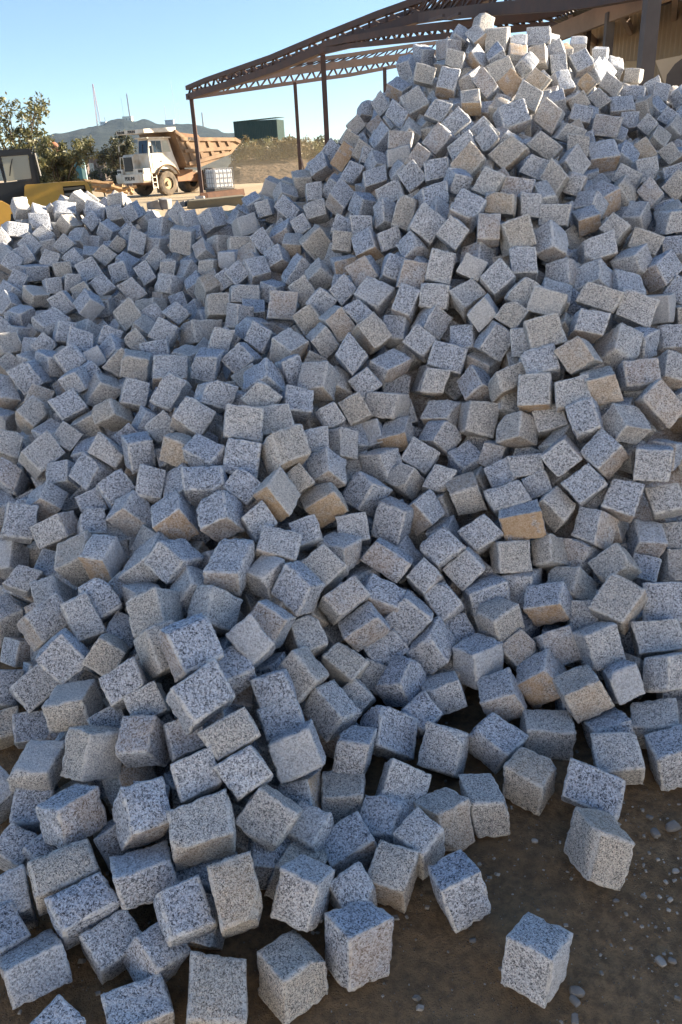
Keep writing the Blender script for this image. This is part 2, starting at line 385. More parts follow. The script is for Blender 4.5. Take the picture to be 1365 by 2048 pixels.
536,3472,1245,-891,-2043,-1733,-79,27,65,59,7,76,17,107,-23,0,
361,3767,1316,-424,-2320,-1881,-83,13,25,48,28,133,11,104,-21,0,
70,1411,63,-785,-2385,1796,-89,44,-26,38,21,-96,-34,-88,-31,10,
-77,2664,626,197,-2620,-1638,-86,-15,-7,-1,38,79,-9,106,-55,3,
675,2585,523,-1695,-1621,-1224,-12,47,76,113,-22,23,31,96,-56,5,
160,3571,1097,-482,-2046,-87,-53,32,90,38,100,-15,-97,30,-51,0,11
-429,1571,231,-1327,-2046,-619,-27,58,65,80,36,6,-30,83,-86,10,
-478,3347,860,-221,-2304,-1646,-80,-6,28,38,37,100,-14,103,-34,0,
743,3749,1425,-871,-2170,-1956,-87,33,37,65,0,98,36,100,-17,0,
1463,3296,972,-1284,-2213,-1634,-67,57,53,55,3,64,42,92,-47,0,
-510,1775,356,-1056,-2102,-307,-45,71,88,65,58,-9,-60,59,-80,10,
805,2332,287,-1112,-2576,530,-63,72,11,75,75,-50,-35,-19,-79,5,
-138,1504,77,178,2783,-897,-85,5,-21,23,98,-68,15,-54,-72,10,02
-217,2693,697,-263,2703,1439,-112,-12,-12,-23,56,84,-2,94,-62,5,11
1293,3873,1328,-1500,-2581,-676,-69,102,38,95,45,33,23,43,-98,0,02
-114,1379,78,1579,658,943,44,74,19,-12,-24,104,73,-48,-5,10,
1003,3597,1285,428,2238,1924,-122,36,2,7,5,84,32,102,-20,0,
886,4027,1540,-1199,-1965,-1677,-68,40,67,114,-5,87,36,95,-25,0,01
-348,3526,876,-1241,-2572,301,-70,87,18,87,74,-31,-39,-4,-87,0,
-582,1388,77,1270,2119,-207,-43,94,-77,72,47,16,39,-39,-68,15,
-184,1641,209,-1510,-2070,-818,-25,61,58,99,24,21,-1,82,-86,10,
190,3758,1179,159,2393,1035,-91,33,-43,-13,81,84,60,72,-68,0,12
-792,3465,809,295,-2488,-1824,-120,-25,-16,-9,23,81,-16,101,-36,0,
1139,2510,562,-937,-2919,406,-70,52,-2,69,93,-30,-11,-22,-94,5,
-1493,3410,680,877,-2376,-925,-74,-63,30,-57,72,94,-63,49,-63,0,11
-797,2566,513,-898,-2237,-865,-54,35,65,80,61,39,-31,86,-74,5,
114,3327,953,-1126,-2045,-1269,-58,32,59,77,16,33,2,97,-52,0,
1564,3673,1229,-1094,-1322,-1082,12,2,100,120,22,8,-14,105,-7,0,01
-205,1695,267,-1386,-1902,-980,-29,48,71,94,17,19,-5,97,-68,10,
-826,1505,65,-1804,-1938,-280,-3,79,39,86,10,-16,-26,56,-105,10,
832,3019,1012,705,2327,1923,-116,46,30,32,11,90,35,103,-26,5,
-1177,3475,791,-784,-1996,-1054,-53,17,83,84,52,46,-35,94,-42,0,
-536,1668,265,-1284,-2122,-913,-39,50,60,83,30,25,-9,92,-81,10,
306,2744,511,-823,-2458,-1326,-92,42,53,57,45,73,7,94,-64,5,
350,3389,1091,-321,-2318,-1872,-106,6,23,34,22,108,3,109,-25,3,21
-262,1793,359,-1091,-2270,-1076,-68,53,69,68,36,42,-4,93,-75,10,
437,3268,1021,415,2404,1877,-112,28,12,16,21,94,24,107,-30,3,
1007,4540,1706,-267,2397,1731,-139,-9,-39,-35,39,115,-9,98,-43,0,11
966,3289,1068,1089,2690,-736,-78,65,-35,71,67,-41,-9,-56,-98,3,
-49,4155,1164,-1455,-1853,804,-21,99,7,82,21,-116,-98,-13,-79,0,
375,3552,1184,-1116,-2063,319,-32,81,51,63,64,-49,-68,17,-58,0,
1429,4357,1502,129,2771,1154,-143,17,-12,-13,78,81,4,73,-81,0,12
869,3760,1398,364,2249,2088,-141,26,12,16,0,83,20,102,-13,2,11
-775,3640,861,-544,-2196,-1584,-93,8,52,57,29,82,-8,103,-33,0,
1004,3962,1472,-839,-2074,-1955,-101,27,45,60,-8,75,29,102,-15,0,
1099,4197,1560,-938,-2011,-1796,-113,37,81,69,-5,62,20,97,-19,0,01
1266,3561,1219,-1334,-2055,-1821,-63,54,57,50,-12,67,50,95,-33,0,
673,3930,1508,-993,-2015,-1626,-61,33,74,100,16,103,18,102,-26,2,21
-783,1985,339,-1107,-2064,-780,-59,62,101,76,42,15,-33,88,-72,10,
-868,2440,439,407,-2547,-1000,-77,-34,24,-13,65,64,-47,67,-74,5,11
-308,1728,300,-1522,-2478,-497,-44,80,32,77,38,17,0,45,-108,10,
-540,3808,938,127,-2491,-1567,-110,-21,10,5,48,100,-25,94,-47,0,
1069,3869,1431,-1316,-1975,-1873,-63,58,78,52,-9,86,48,97,-20,0,
-1458,3267,588,-43,-2866,181,-80,4,26,4,111,-12,-23,-6,-81,0,01
-995,3889,902,-991,-2116,-1182,-63,46,96,86,46,70,-15,97,-48,0,
1170,3677,1253,-12,2807,541,-95,5,-27,-2,97,37,23,40,-72,0,12
583,2602,480,-1517,-1921,-1271,-29,51,65,84,0,38,27,100,-64,5,
-1413,4002,874,-777,-2390,-719,-88,39,63,99,90,37,-27,63,-62,0,
-1182,3665,831,-16,-2349,-1395,-100,-18,43,13,51,86,-39,94,-43,0,
-844,3307,794,-244,-2035,-2081,-112,-4,32,25,-2,99,-5,114,4,3,
-515,3160,813,-337,-2113,-2228,-98,9,15,26,-8,99,19,118,5,4,
-39,3814,1057,-1450,-1827,500,-10,103,35,75,33,-71,-77,18,-60,0,
240,2630,469,-1057,-1001,-12,55,42,66,49,59,-80,-63,70,11,5,
426,4033,1458,-1082,-1802,-1647,-64,27,87,81,-3,63,19,106,-18,0,01
-148,2827,726,50,-2551,-1248,-99,-15,30,7,62,78,-29,84,-60,5,
-616,2182,419,2041,1761,673,15,133,19,105,-19,75,50,5,-72,10,
-639,2964,754,973,-607,853,77,46,103,-78,26,40,-5,-87,39,5,01
-154,3972,1058,-1662,-2080,563,-33,107,10,65,24,-49,-87,-9,-115,0,
766,3610,1342,455,2296,1896,-124,41,17,2,15,91,30,108,-22,3,21
12,2711,592,1233,2610,-739,-63,69,-34,70,52,-34,-7,-55,-95,5,
76,2878,673,-1249,-1867,-1322,-45,38,81,84,8,39,10,108,-46,5,
690,4181,1578,-237,2036,1646,-109,17,-75,-33,20,75,31,101,-18,0,
587,4262,1617,-1147,-2047,-1792,-67,45,65,83,-1,94,40,99,-22,0,01
-620,3708,837,1193,2655,-445,-89,85,-38,114,93,-25,-2,-37,-98,4,
716,1701,58,1821,2016,-113,-6,100,-38,105,16,25,20,-29,-80,10,
1432,3770,1249,975,2572,822,-62,66,-2,52,61,58,48,46,-77,0,
1702,4011,1357,-1307,-1996,-1809,-56,51,66,69,-9,81,49,96,-26,0,
1551,3946,1334,-1329,-1955,-1734,-56,54,80,53,-5,72,43,100,-29,0,
-130,1961,244,609,-2772,-898,-85,-42,2,-34,80,64,-32,61,-95,10,
-1043,3697,839,-278,-2215,-1612,-83,-8,38,35,29,80,-22,105,-31,0,
800,3296,1128,168,2546,1586,-105,19,-2,-1,51,105,20,99,-46,5,
-24,2798,674,-1143,-1915,-1284,-45,30,71,78,15,38,0,112,-48,5,
1620,4220,1422,-52,2398,1750,-105,7,-19,-13,35,107,13,102,-34,0,
892,3629,1325,-75,-2463,-1897,-89,4,9,4,25,95,5,107,-25,2,
-305,3329,880,-792,-2201,-1718,-82,30,56,46,17,84,12,110,-32,3,
-460,2030,393,1542,1982,1050,-37,111,15,66,11,83,61,28,-57,10,
-655,1691,179,-1090,-2146,-798,-44,43,63,74,43,19,-32,94,-86,15,
-747,2060,361,-1003,-2185,-774,-63,52,84,70,49,21,-33,83,-76,10,
1201,4060,1473,-524,-2050,-1107,-70,5,99,76,67,72,-28,80,-36,2,
1481,4080,1401,1065,2172,1994,-98,57,57,28,-6,79,44,100,-22,0,
524,4905,1803,-473,2519,1423,-114,-27,-54,-43,59,98,-2,97,-76,0,11
1332,3149,945,479,1981,1677,-70,52,-12,-5,21,115,67,94,-13,5,
-685,1856,301,-41,-2451,569,-71,14,49,-12,110,-50,-51,-34,-63,10,
-943,1833,66,-1430,-1968,-425,-17,64,58,92,34,-13,-39,73,-89,10,
-1618,3877,792,773,-2220,-1410,-86,-69,0,-27,31,84,-76,77,-49,0,
1213,3780,1306,1052,2317,868,-65,85,-13,46,48,64,68,40,-73,2,
1592,3793,1243,2257,1846,662,19,104,28,109,-25,51,38,20,-73,2,
-755,3880,903,-715,-1952,-1389,-75,2,68,67,23,46,-23,104,-31,0,
195,4177,1337,-1358,-2330,-63,-45,89,43,88,55,-18,-34,28,-90,0,
79,4335,1371,-499,-2308,-1026,-72,17,78,60,76,74,-30,84,-66,0,11
261,4290,1450,-200,2548,1652,-123,-13,-31,-9,34,77,-3,97,-47,0,11
1302,4492,1619,-483,-1848,-2094,-122,-7,43,47,-18,69,-1,104,1,0,
319,4041,1390,-230,2118,1786,-115,11,-50,-31,15,80,18,105,-16,2,
200,1795,77,-1189,-2372,-927,-49,53,50,68,40,38,0,84,-90,10,
-232,1843,212,370,2781,-401,-80,20,-29,33,105,-25,22,-27,-80,10,
63,3535,1023,-928,-2024,-1499,-56,25,69,75,21,72,4,112,-35,3,
1212,4574,1708,-991,-2138,-1946,-90,52,69,51,4,110,40,101,-14,0,21
-626,4124,984,-1191,-2248,-566,-42,67,71,76,57,23,-37,68,-98,0,
-1091,3363,746,-669,-1989,-1150,-52,5,70,87,52,55,-38,101,-40,4,
117,2041,138,-1165,-2190,-1068,-49,44,58,96,38,45,-2,95,-74,10,
274,3266,885,-542,-2835,898,-89,37,1,36,87,-65,-22,-58,-89,5,
539,3986,1481,93,2313,1841,-114,17,-15,-7,18,82,20,105,-24,2,
-1556,3700,731,-503,-2117,-921,-55,1,64,49,60,34,-54,84,-52,0,11
414,3228,920,-1527,-2276,1049,-47,95,-22,72,22,-65,-57,-48,-79,5,
694,4431,1701,-912,-1807,-1749,-63,10,64,86,-6,70,16,108,-10,0,
1149,4788,1820,-847,-2100,-1911,-116,42,75,50,6,101,26,102,-11,0,
1588,4755,1653,670,2063,2020,-127,57,23,28,-3,103,48,96,-2,0,
450,4844,1746,-482,2029,1158,-49,1,-79,-83,75,87,57,91,-48,0,12
-1219,4215,905,-2133,-2164,17,1,112,13,119,6,-1,-14,10,-93,0,22
68,1967,82,-549,-2630,-1083,-79,22,32,41,60,57,-8,88,-86,10,
12,1859,95,-1123,-2390,-1143,-58,48,46,65,34,48,11,93,-83,10,
-1089,2022,78,180,-2527,-1032,-83,-26,27,6,82,78,-47,74,-76,10,
1053,5137,1979,-294,2128,1851,-134,3,-53,-43,17,103,-1,101,-16,0,11
-412,3859,976,44,-2440,-1709,-138,-18,10,3,30,83,-19,104,-39,3,11
594,3304,1119,-770,-2186,-1854,-88,26,43,44,7,75,23,113,-27,5,
385,3107,709,1244,1703,788,-17,111,-31,45,34,97,79,1,-37,6,
6,3037,728,-1507,-1869,155,-8,115,58,76,29,-52,-56,33,-76,7,01
-254,4151,1105,-771,-1878,156,-20,54,71,47,85,-46,-83,26,-42,0,01
-242,4426,1196,431,2628,450,-104,37,-53,21,104,44,28,23,-82,0,11
-1294,3558,761,-736,-1255,-528,14,2,96,64,66,-28,-89,91,18,4,01
727,4964,1915,-442,-2539,-1629,-108,19,21,39,48,108,3,96,-51,0,12
1387,3539,1149,-788,-2408,-1734,-109,45,43,37,20,77,26,103,-41,5,
628,4641,1762,-563,-2037,-1928,-92,3,35,58,-2,82,9,107,-10,0,
158,4533,1475,-730,-2212,-1775,-81,18,31,69,12,86,17,103,-28,0,01
-195,4597,1316,-398,-2444,186,-94,45,82,30,105,-21,-50,1,-68,0,
1528,3572,1121,267,2485,1444,-86,31,-5,-1,44,76,40,96,-48,3,
1762,4182,1405,-1500,-1364,-1537,-9,20,84,108,-33,30,43,102,-18,2,
538,2034,113,-1306,-2351,-1116,-51,56,45,76,28,45,20,88,-86,10,21
754,2105,174,175,2730,1241,-86,14,-8,8,64,73,23,89,-80,10,
-117,3674,1005,-1079,-1819,-1422,-66,30,104,83,9,47,3,109,-30,5,
-860,4311,986,696,2363,1673,-89,46,8,34,25,90,41,91,-36,0,
-616,2053,362,1387,2584,-353,-67,96,-32,72,49,-11,4,-25,-84,10,
981,3715,1354,610,-1563,-280,7,-55,85,-15,99,64,-85,-19,-11,4,
-232,2062,413,1627,524,876,62,78,27,-13,-25,97,66,-57,-5,10,
1430,3965,1343,-427,-2228,-822,-75,9,90,59,84,51,-36,65,-47,3,
172,3902,1257,97,2366,1939,-103,13,3,-7,18,93,11,114,-22,3,
821,4307,1651,-1039,-1677,-1857,-78,15,78,65,-21,50,26,106,-5,2,
887,3131,1014,-331,-2783,-786,-111,19,35,29,88,51,-12,50,-73,7,
-453,2523,630,1044,-1692,434,-7,-47,105,-104,74,30,-49,-65,-33,10,
-834,4744,1175,-247,-2159,-2164,-119,10,27,20,5,126,10,112,12,0,
328,4731,1640,1683,2149,1208,-33,92,41,87,11,95,39,50,-59,0,
-638,3399,784,-778,-2941,-90,-97,55,13,57,101,5,-8,9,-87,5,
817,4706,1800,109,2845,1094,-107,14,1,2,77,71,17,71,-61,0,12
1202,3220,1018,95,-2717,-913,-118,-17,31,1,86,65,-24,55,-66,7,
1837,4454,1494,-1514,-1677,-1842,-49,42,72,59,-37,48,57,94,-23,0,01
283,3882,1303,449,-2287,-1245,-72,-47,32,-2,63,101,-46,70,-39,3,
116,4784,1565,-591,-1989,-1786,-66,3,53,87,14,110,8,109,-9,0,23
540,3135,858,743,2866,-911,-86,43,-17,51,80,-59,-11,-59,-87,7,
-94,3420,921,-1113,-1837,-1436,-56,29,88,85,8,49,7,110,-33,6,
124,3011,744,-1045,-1832,-1560,-57,20,73,79,2,53,11,114,-27,7,
-319,2385,571,-876,-2327,-1129,-77,38,62,60,43,48,-11,96,-71,10,
-1714,4719,1041,1019,-2942,-18,-114,-75,8,-87,92,6,-11,6,-84,0,
-623,4671,1125,1187,2782,-213,-72,70,-23,61,65,-12,-1,-27,-134,0,
-776,4485,1016,-1101,-2509,1010,-68,73,-11,53,48,-72,-45,-58,-87,0,
1699,4472,1516,-1348,-1668,-1756,-58,36,86,80,-27,48,44,99,-18,2,21
246,3131,696,-57,-2390,-1662,-107,-11,23,12,31,81,-19,109,-39,7,
595,3049,773,-1298,748,-340,80,-69,-34,-14,25,-88,69,77,6,7,21
412,4507,1629,323,2260,2140,-123,17,12,11,0,84,16,108,-8,2,
1617,3905,1243,-13,2703,846,-101,12,-25,-8,85,57,29,59,-64,3,
-1307,3828,842,228,-2187,-1409,-72,-43,27,21,45,90,-58,93,-40,3,
-660,2518,547,-61,-2595,-1160,-88,-6,31,16,79,87,-28,86,-72,10,
203,2347,297,-367,-2251,-122,-69,26,90,35,107,-3,-63,20,-58,10,
-1378,4674,1042,-692,2318,1790,-107,-29,-38,-56,21,96,-21,102,-29,0,
-266,2265,496,-985,-2184,-993,-50,35,63,68,42,37,-21,99,-72,10,
-1018,4505,1026,-1048,-1781,-1293,-54,25,101,71,18,41,-15,106,-29,0,
-114,2267,449,-1431,-2006,-926,-28,54,65,82,20,23,-3,94,-78,10,
1459,4837,1708,-567,-2476,-1698,-109,27,28,30,26,76,14,99,-38,0,11
1107,5473,2177,-676,-3035,-357,-123,50,4,41,90,19,2,21,-128,0,
-121,4915,1439,-1969,-2161,-446,-9,100,34,114,6,6,14,36,-108,0,
-1452,3852,782,918,2919,-671,-100,67,-6,55,84,-33,-18,-34,-79,3,
-694,2146,334,1339,2636,1047,-59,65,24,64,36,47,27,58,-81,10,21
-1611,4399,949,-1005,-2547,-72,-72,71,43,66,77,-10,-27,25,-76,0,
84,4046,1245,-569,-2139,-1806,-91,12,47,37,11,79,4,115,-22,3,
638,3435,1136,1250,2655,-853,-68,72,-30,82,57,-49,-15,-55,-89,7,11
-1441,4496,997,321,-2114,-1631,-75,-48,8,19,23,87,-54,93,-28,0,
-1178,4612,1038,-81,2050,2060,-99,13,-22,-16,0,100,13,111,6,0,
391,4359,1553,-27,2177,2136,-121,2,-20,-2,-3,88,8,113,-6,3,
-664,4880,1266,-703,-1888,-444,-33,31,104,73,84,1,-79,64,-46,0,
-633,2317,410,1150,2265,940,-64,92,-8,51,42,73,53,35,-60,10,
-894,4498,1038,147,-2303,-1835,-88,-25,-3,15,18,86,-19,104,-29,0,
-34,3523,977,-801,-2012,-1666,-82,17,65,64,10,69,6,113,-26,6,
-1401,4199,932,-890,-1639,-1457,-63,-2,96,91,6,38,-13,108,-16,3,
-15,4898,1519,-80,2273,1282,-99,20,-60,-24,53,74,39,86,-41,0,11
810,4186,1606,-1004,-1868,-1749,-52,22,67,65,-3,69,24,116,-17,3,01
-467,3457,847,-642,-2102,-1396,-65,8,59,56,31,60,-20,114,-40,5,
76,3816,1088,1977,2366,193,-22,113,6,105,20,17,9,7,-96,5,02
355,2119,136,-404,2965,934,-85,-22,-5,-20,73,52,-6,64,-90,10,
1355,4952,1784,63,2769,834,-81,13,-19,6,93,62,34,60,-83,0,02
1382,5568,2190,366,2141,1930,-137,45,2,-6,10,100,32,100,-6,0,
-226,4840,1383,-1417,-1933,-87,-14,83,60,95,45,-35,-49,50,-62,0,
1278,5106,1921,-895,-1757,-1974,-99,13,67,55,-24,59,22,106,-1,0,21
-884,3289,696,1714,2374,370,-42,115,-2,79,27,27,25,10,-85,6,
1316,4373,1554,540,2325,1871,-100,40,23,8,17,92,36,109,-24,3,
-1092,3241,752,942,885,1366,0,114,0,-35,-3,80,83,-4,34,6,
955,5314,2051,-1688,-1079,11,57,65,45,79,-5,-101,-36,75,-43,0,02
-1029,5162,1209,-865,-2936,580,-103,59,-12,63,86,-45,-16,-41,-109,0,
-1860,4782,1093,-195,-2119,-1205,-70,-21,57,48,60,74,-56,89,-36,0,11
947,2443,339,-277,-1927,-520,-36,-5,88,54,103,25,-71,43,-33,10,11
-549,2494,544,-2119,-2007,-1123,-12,101,59,83,-17,46,40,44,-66,10,
-143,2460,550,-1122,-2155,-1175,-52,39,60,72,28,42,-1,103,-68,10,
-340,4748,1319,-46,2134,1863,-80,18,-21,-19,12,86,23,108,-13,0,
1005,2651,684,683,2987,-104,-97,47,-9,51,106,-5,5,-6,-87,10,01
-904,4621,1029,115,3073,-585,-84,3,-10,3,101,-38,-12,-36,-92,0,
942,4293,1587,-335,-2627,-255,-72,18,46,42,115,16,-35,27,-76,3,
1454,5246,1903,-454,2717,1499,-98,-21,-3,-32,60,101,-6,89,-45,0,12
-1221,3939,817,840,2702,-1112,-79,48,-29,56,62,-67,-5,-72,-76,4,
1812,5213,1755,249,2711,1216,-140,32,-4,-1,71,83,23,75,-54,2,11
-1143,2709,398,-775,-2889,319,-104,61,10,59,103,-28,-16,-14,-85,10,
607,3807,1438,401,-1324,-29,23,-24,81,-22,108,32,-86,-26,17,5,
1588,4426,1491,-382,-2399,-890,-85,10,70,51,82,57,-27,65,-53,3,
482,5301,1921,-971,-2526,-776,-87,59,54,78,67,39,-9,63,-63,0,12
814,5527,2136,-1520,-2703,196,-55,93,-3,102,56,-17,-3,-11,-108,0,11
1670,5608,2042,-1303,-1745,-1457,-60,40,100,109,-9,40,24,98,-29,0,01
1669,5191,1809,-1067,-1644,-1918,-79,14,71,65,-28,46,33,103,-3,0,
-454,4639,1232,651,-2385,-1709,-100,-50,-21,-26,29,104,-44,98,-45,3,
-1378,3743,807,-532,-2001,-1318,-59,-6,65,58,37,55,-38,111,-35,4,
1074,4913,1886,-1063,-1872,-1727,-80,34,89,78,-4,74,25,108,-18,3,23
-47,4409,1305,-137,2495,1571,-114,2,-26,-18,38,77,13,102,-45,3,
778,2699,646,-1626,-1784,-1238,-18,50,70,105,-9,35,30,97,-61,10,
1357,5449,2060,705,2926,-569,-92,45,-17,51,89,-37,1,-41,-103,0,11
-473,4449,1153,88,-2409,-1770,-126,-18,7,-1,25,84,-20,107,-34,3,11
-1803,4994,1167,-613,-1986,-1283,-70,2,79,70,42,61,-35,100,-28,0,
1019,2301,222,687,2775,1163,-78,38,11,33,55,60,27,79,-85,10,
882,2492,423,-747,-2661,-1412,-77,36,22,40,42,69,25,97,-72,10,
1291,3680,1186,-238,-2641,-1555,-110,11,15,16,44,80,3,97,-53,7,11
-1064,4326,966,-833,-1779,-1350,-70,4,95,87,20,40,-22,107,-25,4,
-340,4373,1171,-1133,-1782,-1504,-57,29,93,71,3,51,6,112,-26,3,
-57,4592,1397,102,-2370,-1991,-85,-8,-2,2,14,91,-5,110,-19,2,
1179,3930,1395,770,2166,2097,-77,33,27,31,-4,88,44,113,-12,5,01
-181,4251,1157,-92,-2999,-694,-97,4,6,12,98,45,-6,47,-76,3,11
-1251,4422,978,-764,-1953,-1184,-66,8,77,84,39,42,-32,101,-39,3,
280,3506,1108,-275,-2296,-1582,-80,-3,35,38,39,93,-16,108,-37,7,
-1949,5172,1247,307,-1972,-1514,-99,-65,27,17,25,79,-84,87,-22,0,
-1001,3344,703,1282,815,1045,35,102,5,-16,-4,86,85,-34,12,6,
53,4593,1411,-228,-2499,-324,-70,6,53,32,109,18,-58,32,-91,3,
366,2578,376,-494,-1981,-166,-39,29,96,48,102,-12,-72,31,-40,10,
-1561,5203,1163,-423,-2682,1221,-94,31,-2,25,68,-100,-21,-77,-74,0,
392,4257,1473,1816,1780,1086,-17,112,30,55,-14,70,63,28,-55,4,
1822,5450,1888,-1090,-1971,-1920,-92,50,84,40,-7,77,38,103,-12,0,
802,2629,580,-348,-2013,-814,-51,-8,80,59,81,43,-58,64,-36,10,
488,4219,1545,-1018,-1867,-1908,-62,24,58,52,-15,69,30,115,-12,4,21
-1612,4054,810,-1015,-2883,468,-86,73,2,49,74,-21,-14,-21,-84,3,
-1294,3692,755,1294,2465,461,-68,100,-15,62,49,38,36,14,-81,5,
219,4728,1591,-495,-2038,-1817,-72,0,44,46,8,79,0,113,-13,2,
974,4673,1757,1218,2738,841,-61,68,18,67,56,49,20,48,-69,2,
625,5182,1977,-430,-2289,-1921,-111,18,36,21,15,93,10,107,-17,2,
-901,5112,1291,-815,-1951,-1498,-64,19,85,60,23,72,-12,108,-23,0,
-361,4098,1058,703,-2756,-1271,-100,-43,-14,-45,62,80,-21,76,-66,5,
-310,5000,1426,30,-2670,-297,-75,-10,38,19,108,19,-34,24,-86,0,
709,2529,455,-1756,-1811,-1292,-17,56,65,79,-14,36,42,93,-66,10,
-1091,3543,778,-957,-1762,-1221,-38,12,78,78,23,33,-24,117,-31,6,
-1645,4226,874,-745,-2961,-253,-91,50,13,46,97,19,-9,21,-85,3,
995,5504,2191,-1626,-2029,-1565,-51,69,60,68,-17,47,56,82,-49,0,02
-1598,4999,1164,-622,-1862,-1531,-57,-10,61,80,18,63,-20,108,-15,0,
-940,4176,889,789,2880,-493,-103,57,-21,59,95,-29,1,-31,-87,5,
-366,3765,906,70,-3018,-684,-106,-6,4,-3,96,45,-5,43,-82,6,
1478,4970,1783,-1101,-1598,-1718,-44,9,72,85,-17,50,26,109,-6,2,
669,5623,2127,-1297,-2453,-363,-52,81,46,84,56,4,-9,40,-97,0,
-421,3651,917,865,1916,1487,-68,83,-6,15,17,96,69,60,-21,6,
491,3686,1307,106,-2289,-884,-67,-28,49,19,78,62,-56,56,-51,6,01
-1281,5012,1144,-352,-1957,-1401,-63,-23,51,58,32,59,-43,101,-23,0,
-894,2570,461,-1176,-1979,-911,-35,39,70,79,32,19,-24,99,-67,10,
-1701,5454,1333,-1311,-1836,-446,-7,61,77,122,49,-19,-42,73,-60,0,11
-637,4334,1055,814,-1237,916,18,10,95,-87,42,-4,-30,-90,10,3,21
163,4970,1652,-679,-1965,-1824,-83,8,55,51,1,70,6,110,-11,2,
505,2646,428,-391,-2136,-159,-48,21,80,42,109,-5,-67,24,-51,10,
-279,3903,980,-742,-2784,-8,-80,49,26,55,97,-5,-22,8,-87,5,
2155,5649,1871,-312,2235,1739,-93,-2,-45,-29,26,97,14,103,-30,0,
-914,3814,842,-301,-2417,-450,-66,8,57,36,98,24,-55,42,-75,5,01
-1009,3582,798,1828,2094,1441,-35,82,56,74,-11,58,47,60,-55,6,
928,4876,1896,-1254,-1792,-1818,-78,48,99,57,-16,65,39,106,-17,4,21
1869,4736,1570,-536,-2393,-1116,-74,15,53,54,58,56,-12,76,-48,2,
-164,3027,795,696,1292,1426,-35,108,-25,-39,15,114,79,31,22,10,
-1326,4858,1099,-611,-1949,-1407,-70,-3,68,72,30,61,-27,104,-24,2,
49,2820,569,433,-2698,-600,-86,-35,29,-25,105,57,-33,34,-77,10,
-914,3626,828,-727,-1936,-1318,-54,5,69,66,30,50,-28,116,-33,6,
-1080,2623,464,138,-2194,-503,-60,-28,66,7,83,34,-88,35,-62,10,11
735,2965,881,202,2268,1778,-84,25,-9,-4,26,103,35,113,-27,10,
-1045,2761,503,-795,-1634,421,-6,67,67,30,81,-77,-94,16,-21,10,
1635,5350,1905,-1174,-1724,-1928,-54,26,66,51,-25,63,41,106,-5,0,22
-656,2813,655,-862,2362,1429,-77,-35,-49,-54,31,66,-10,102,-57,10,
-1382,5250,1213,-295,-2486,-286,-75,15,63,30,102,14,-46,31,-71,0,
-1650,5322,1256,-550,-2311,-175,-66,34,69,47,98,-4,-63,33,-64,0,
1971,5471,1835,582,2246,1733,-128,61,11,4,18,85,45,94,-26,2,
282,3702,1214,-392,2266,1939,-90,-11,-27,-23,11,84,-6,118,-21,7,
860,4964,1917,-283,-1893,-718,-32,-13,92,66,92,42,-63,58,-29,3,
-708,4260,983,1968,2159,1083,-27,96,43,80,-5,51,36,48,-64,4,
-1145,4937,1151,41,-2259,-1548,-85,-20,40,25,54,124,-37,102,-31,3,
-463,4119,1039,-914,-2009,-1372,-56,21,68,73,24,55,-7,111,-40,5,
815,5248,2058,-604,-2208,-2120,-97,28,32,16,-2,83,27,109,-7,2,
1163,2897,866,-586,-1460,-739,-3,-10,101,82,72,9,-56,68,4,10,
-1433,3688,735,-838,-2816,-70,-86,57,22,53,85,0,-17,11,-89,6,
1867,4901,1648,-1066,-1833,-1956,-63,23,53,54,-21,61,40,107,-11,2,
-1256,5425,1310,-141,-1997,-236,-37,-2,90,23,107,14,-90,25,-43,0,
894,2984,908,-259,-2200,-451,-59,3,79,42,106,26,-61,38,-51,10,
-1641,5616,1375,-209,-2412,-172,-83,11,72,20,106,8,-74,19,-84,0,
-1537,4474,987,511,-2117,-1702,-73,-51,1,0,15,86,-57,99,-26,3,
589,2731,515,-631,-2798,320,-76,41,18,50,108,-32,-25,-13,-83,10,
2033,4927,1623,-525,-2214,-1103,-64,6,62,62,56,52,-21,78,-40,2,
144,2867,560,-1869,-1771,-1177,-13,71,76,81,-17,29,34,80,-68,10,
1878,5777,1996,-511,-2355,-852,-86,23,84,54,78,51,-22,66,-48,0,
1559,5655,2106,-1828,-2153,-439,-17,102,49,92,18,10,3,45,-71,0,22
2052,5085,1687,-978,-2001,-1983,-70,28,44,48,-14,68,40,106,-14,2,
-1241,4098,935,1651,2207,1460,-49,83,51,74,0,71,45,63,-52,5,
-887,3945,890,-880,-1845,-1200,-42,12,77,80,31,40,-27,112,-34,6,
-1007,3044,608,-143,2769,-7,-94,-11,-38,-12,116,-3,34,1,-97,10,
-800,2841,614,-791,-2046,-1219,-56,15,66,66,35,46,-26,113,-49,10,
210,5156,1734,-814,-1753,-1721,-57,0,62,69,-4,55,5,113,-6,2,
-1344,4348,962,-860,-1754,-1221,-39,3,79,76,27,34,-32,113,-26,4,
77,3932,1192,-258,-2395,-1957,-94,10,14,13,17,91,9,116,-24,7,
-1858,5391,1324,-1535,-2168,130,-39,106,48,71,41,-20,-56,25,-81,0,
273,5288,1811,213,-2361,-1500,-77,-30,15,15,42,87,-31,93,-43,2,11
-542,4146,1016,-936,-1787,-1372,-44,11,75,75,16,42,-12,118,-26,5,
1786,4985,1673,337,2322,1831,-94,28,0,6,17,86,34,109,-26,3,11
1782,5657,1985,-511,-2010,-951,-55,6,106,64,70,54,-32,75,-29,1,
658,2844,671,-77,-2488,-1220,-94,-11,36,18,55,66,-28,80,-56,10,01
-1642,4823,1087,-206,-2346,-1343,-86,-11,39,32,49,71,-33,98,-50,3,
1488,5474,2022,167,2242,1872,-94,26,0,-11,18,98,28,108,-13,2,
-1396,5636,1373,-1,-2388,-2015,-106,-8,-13,9,10,83,1,107,-20,0,
-1510,4830,1092,-673,-1942,-1274,-58,0,70,68,35,48,-34,107,-32,3,
-1076,2942,590,-440,-2318,-1019,-73,8,61,41,59,52,-43,91,-66,10,
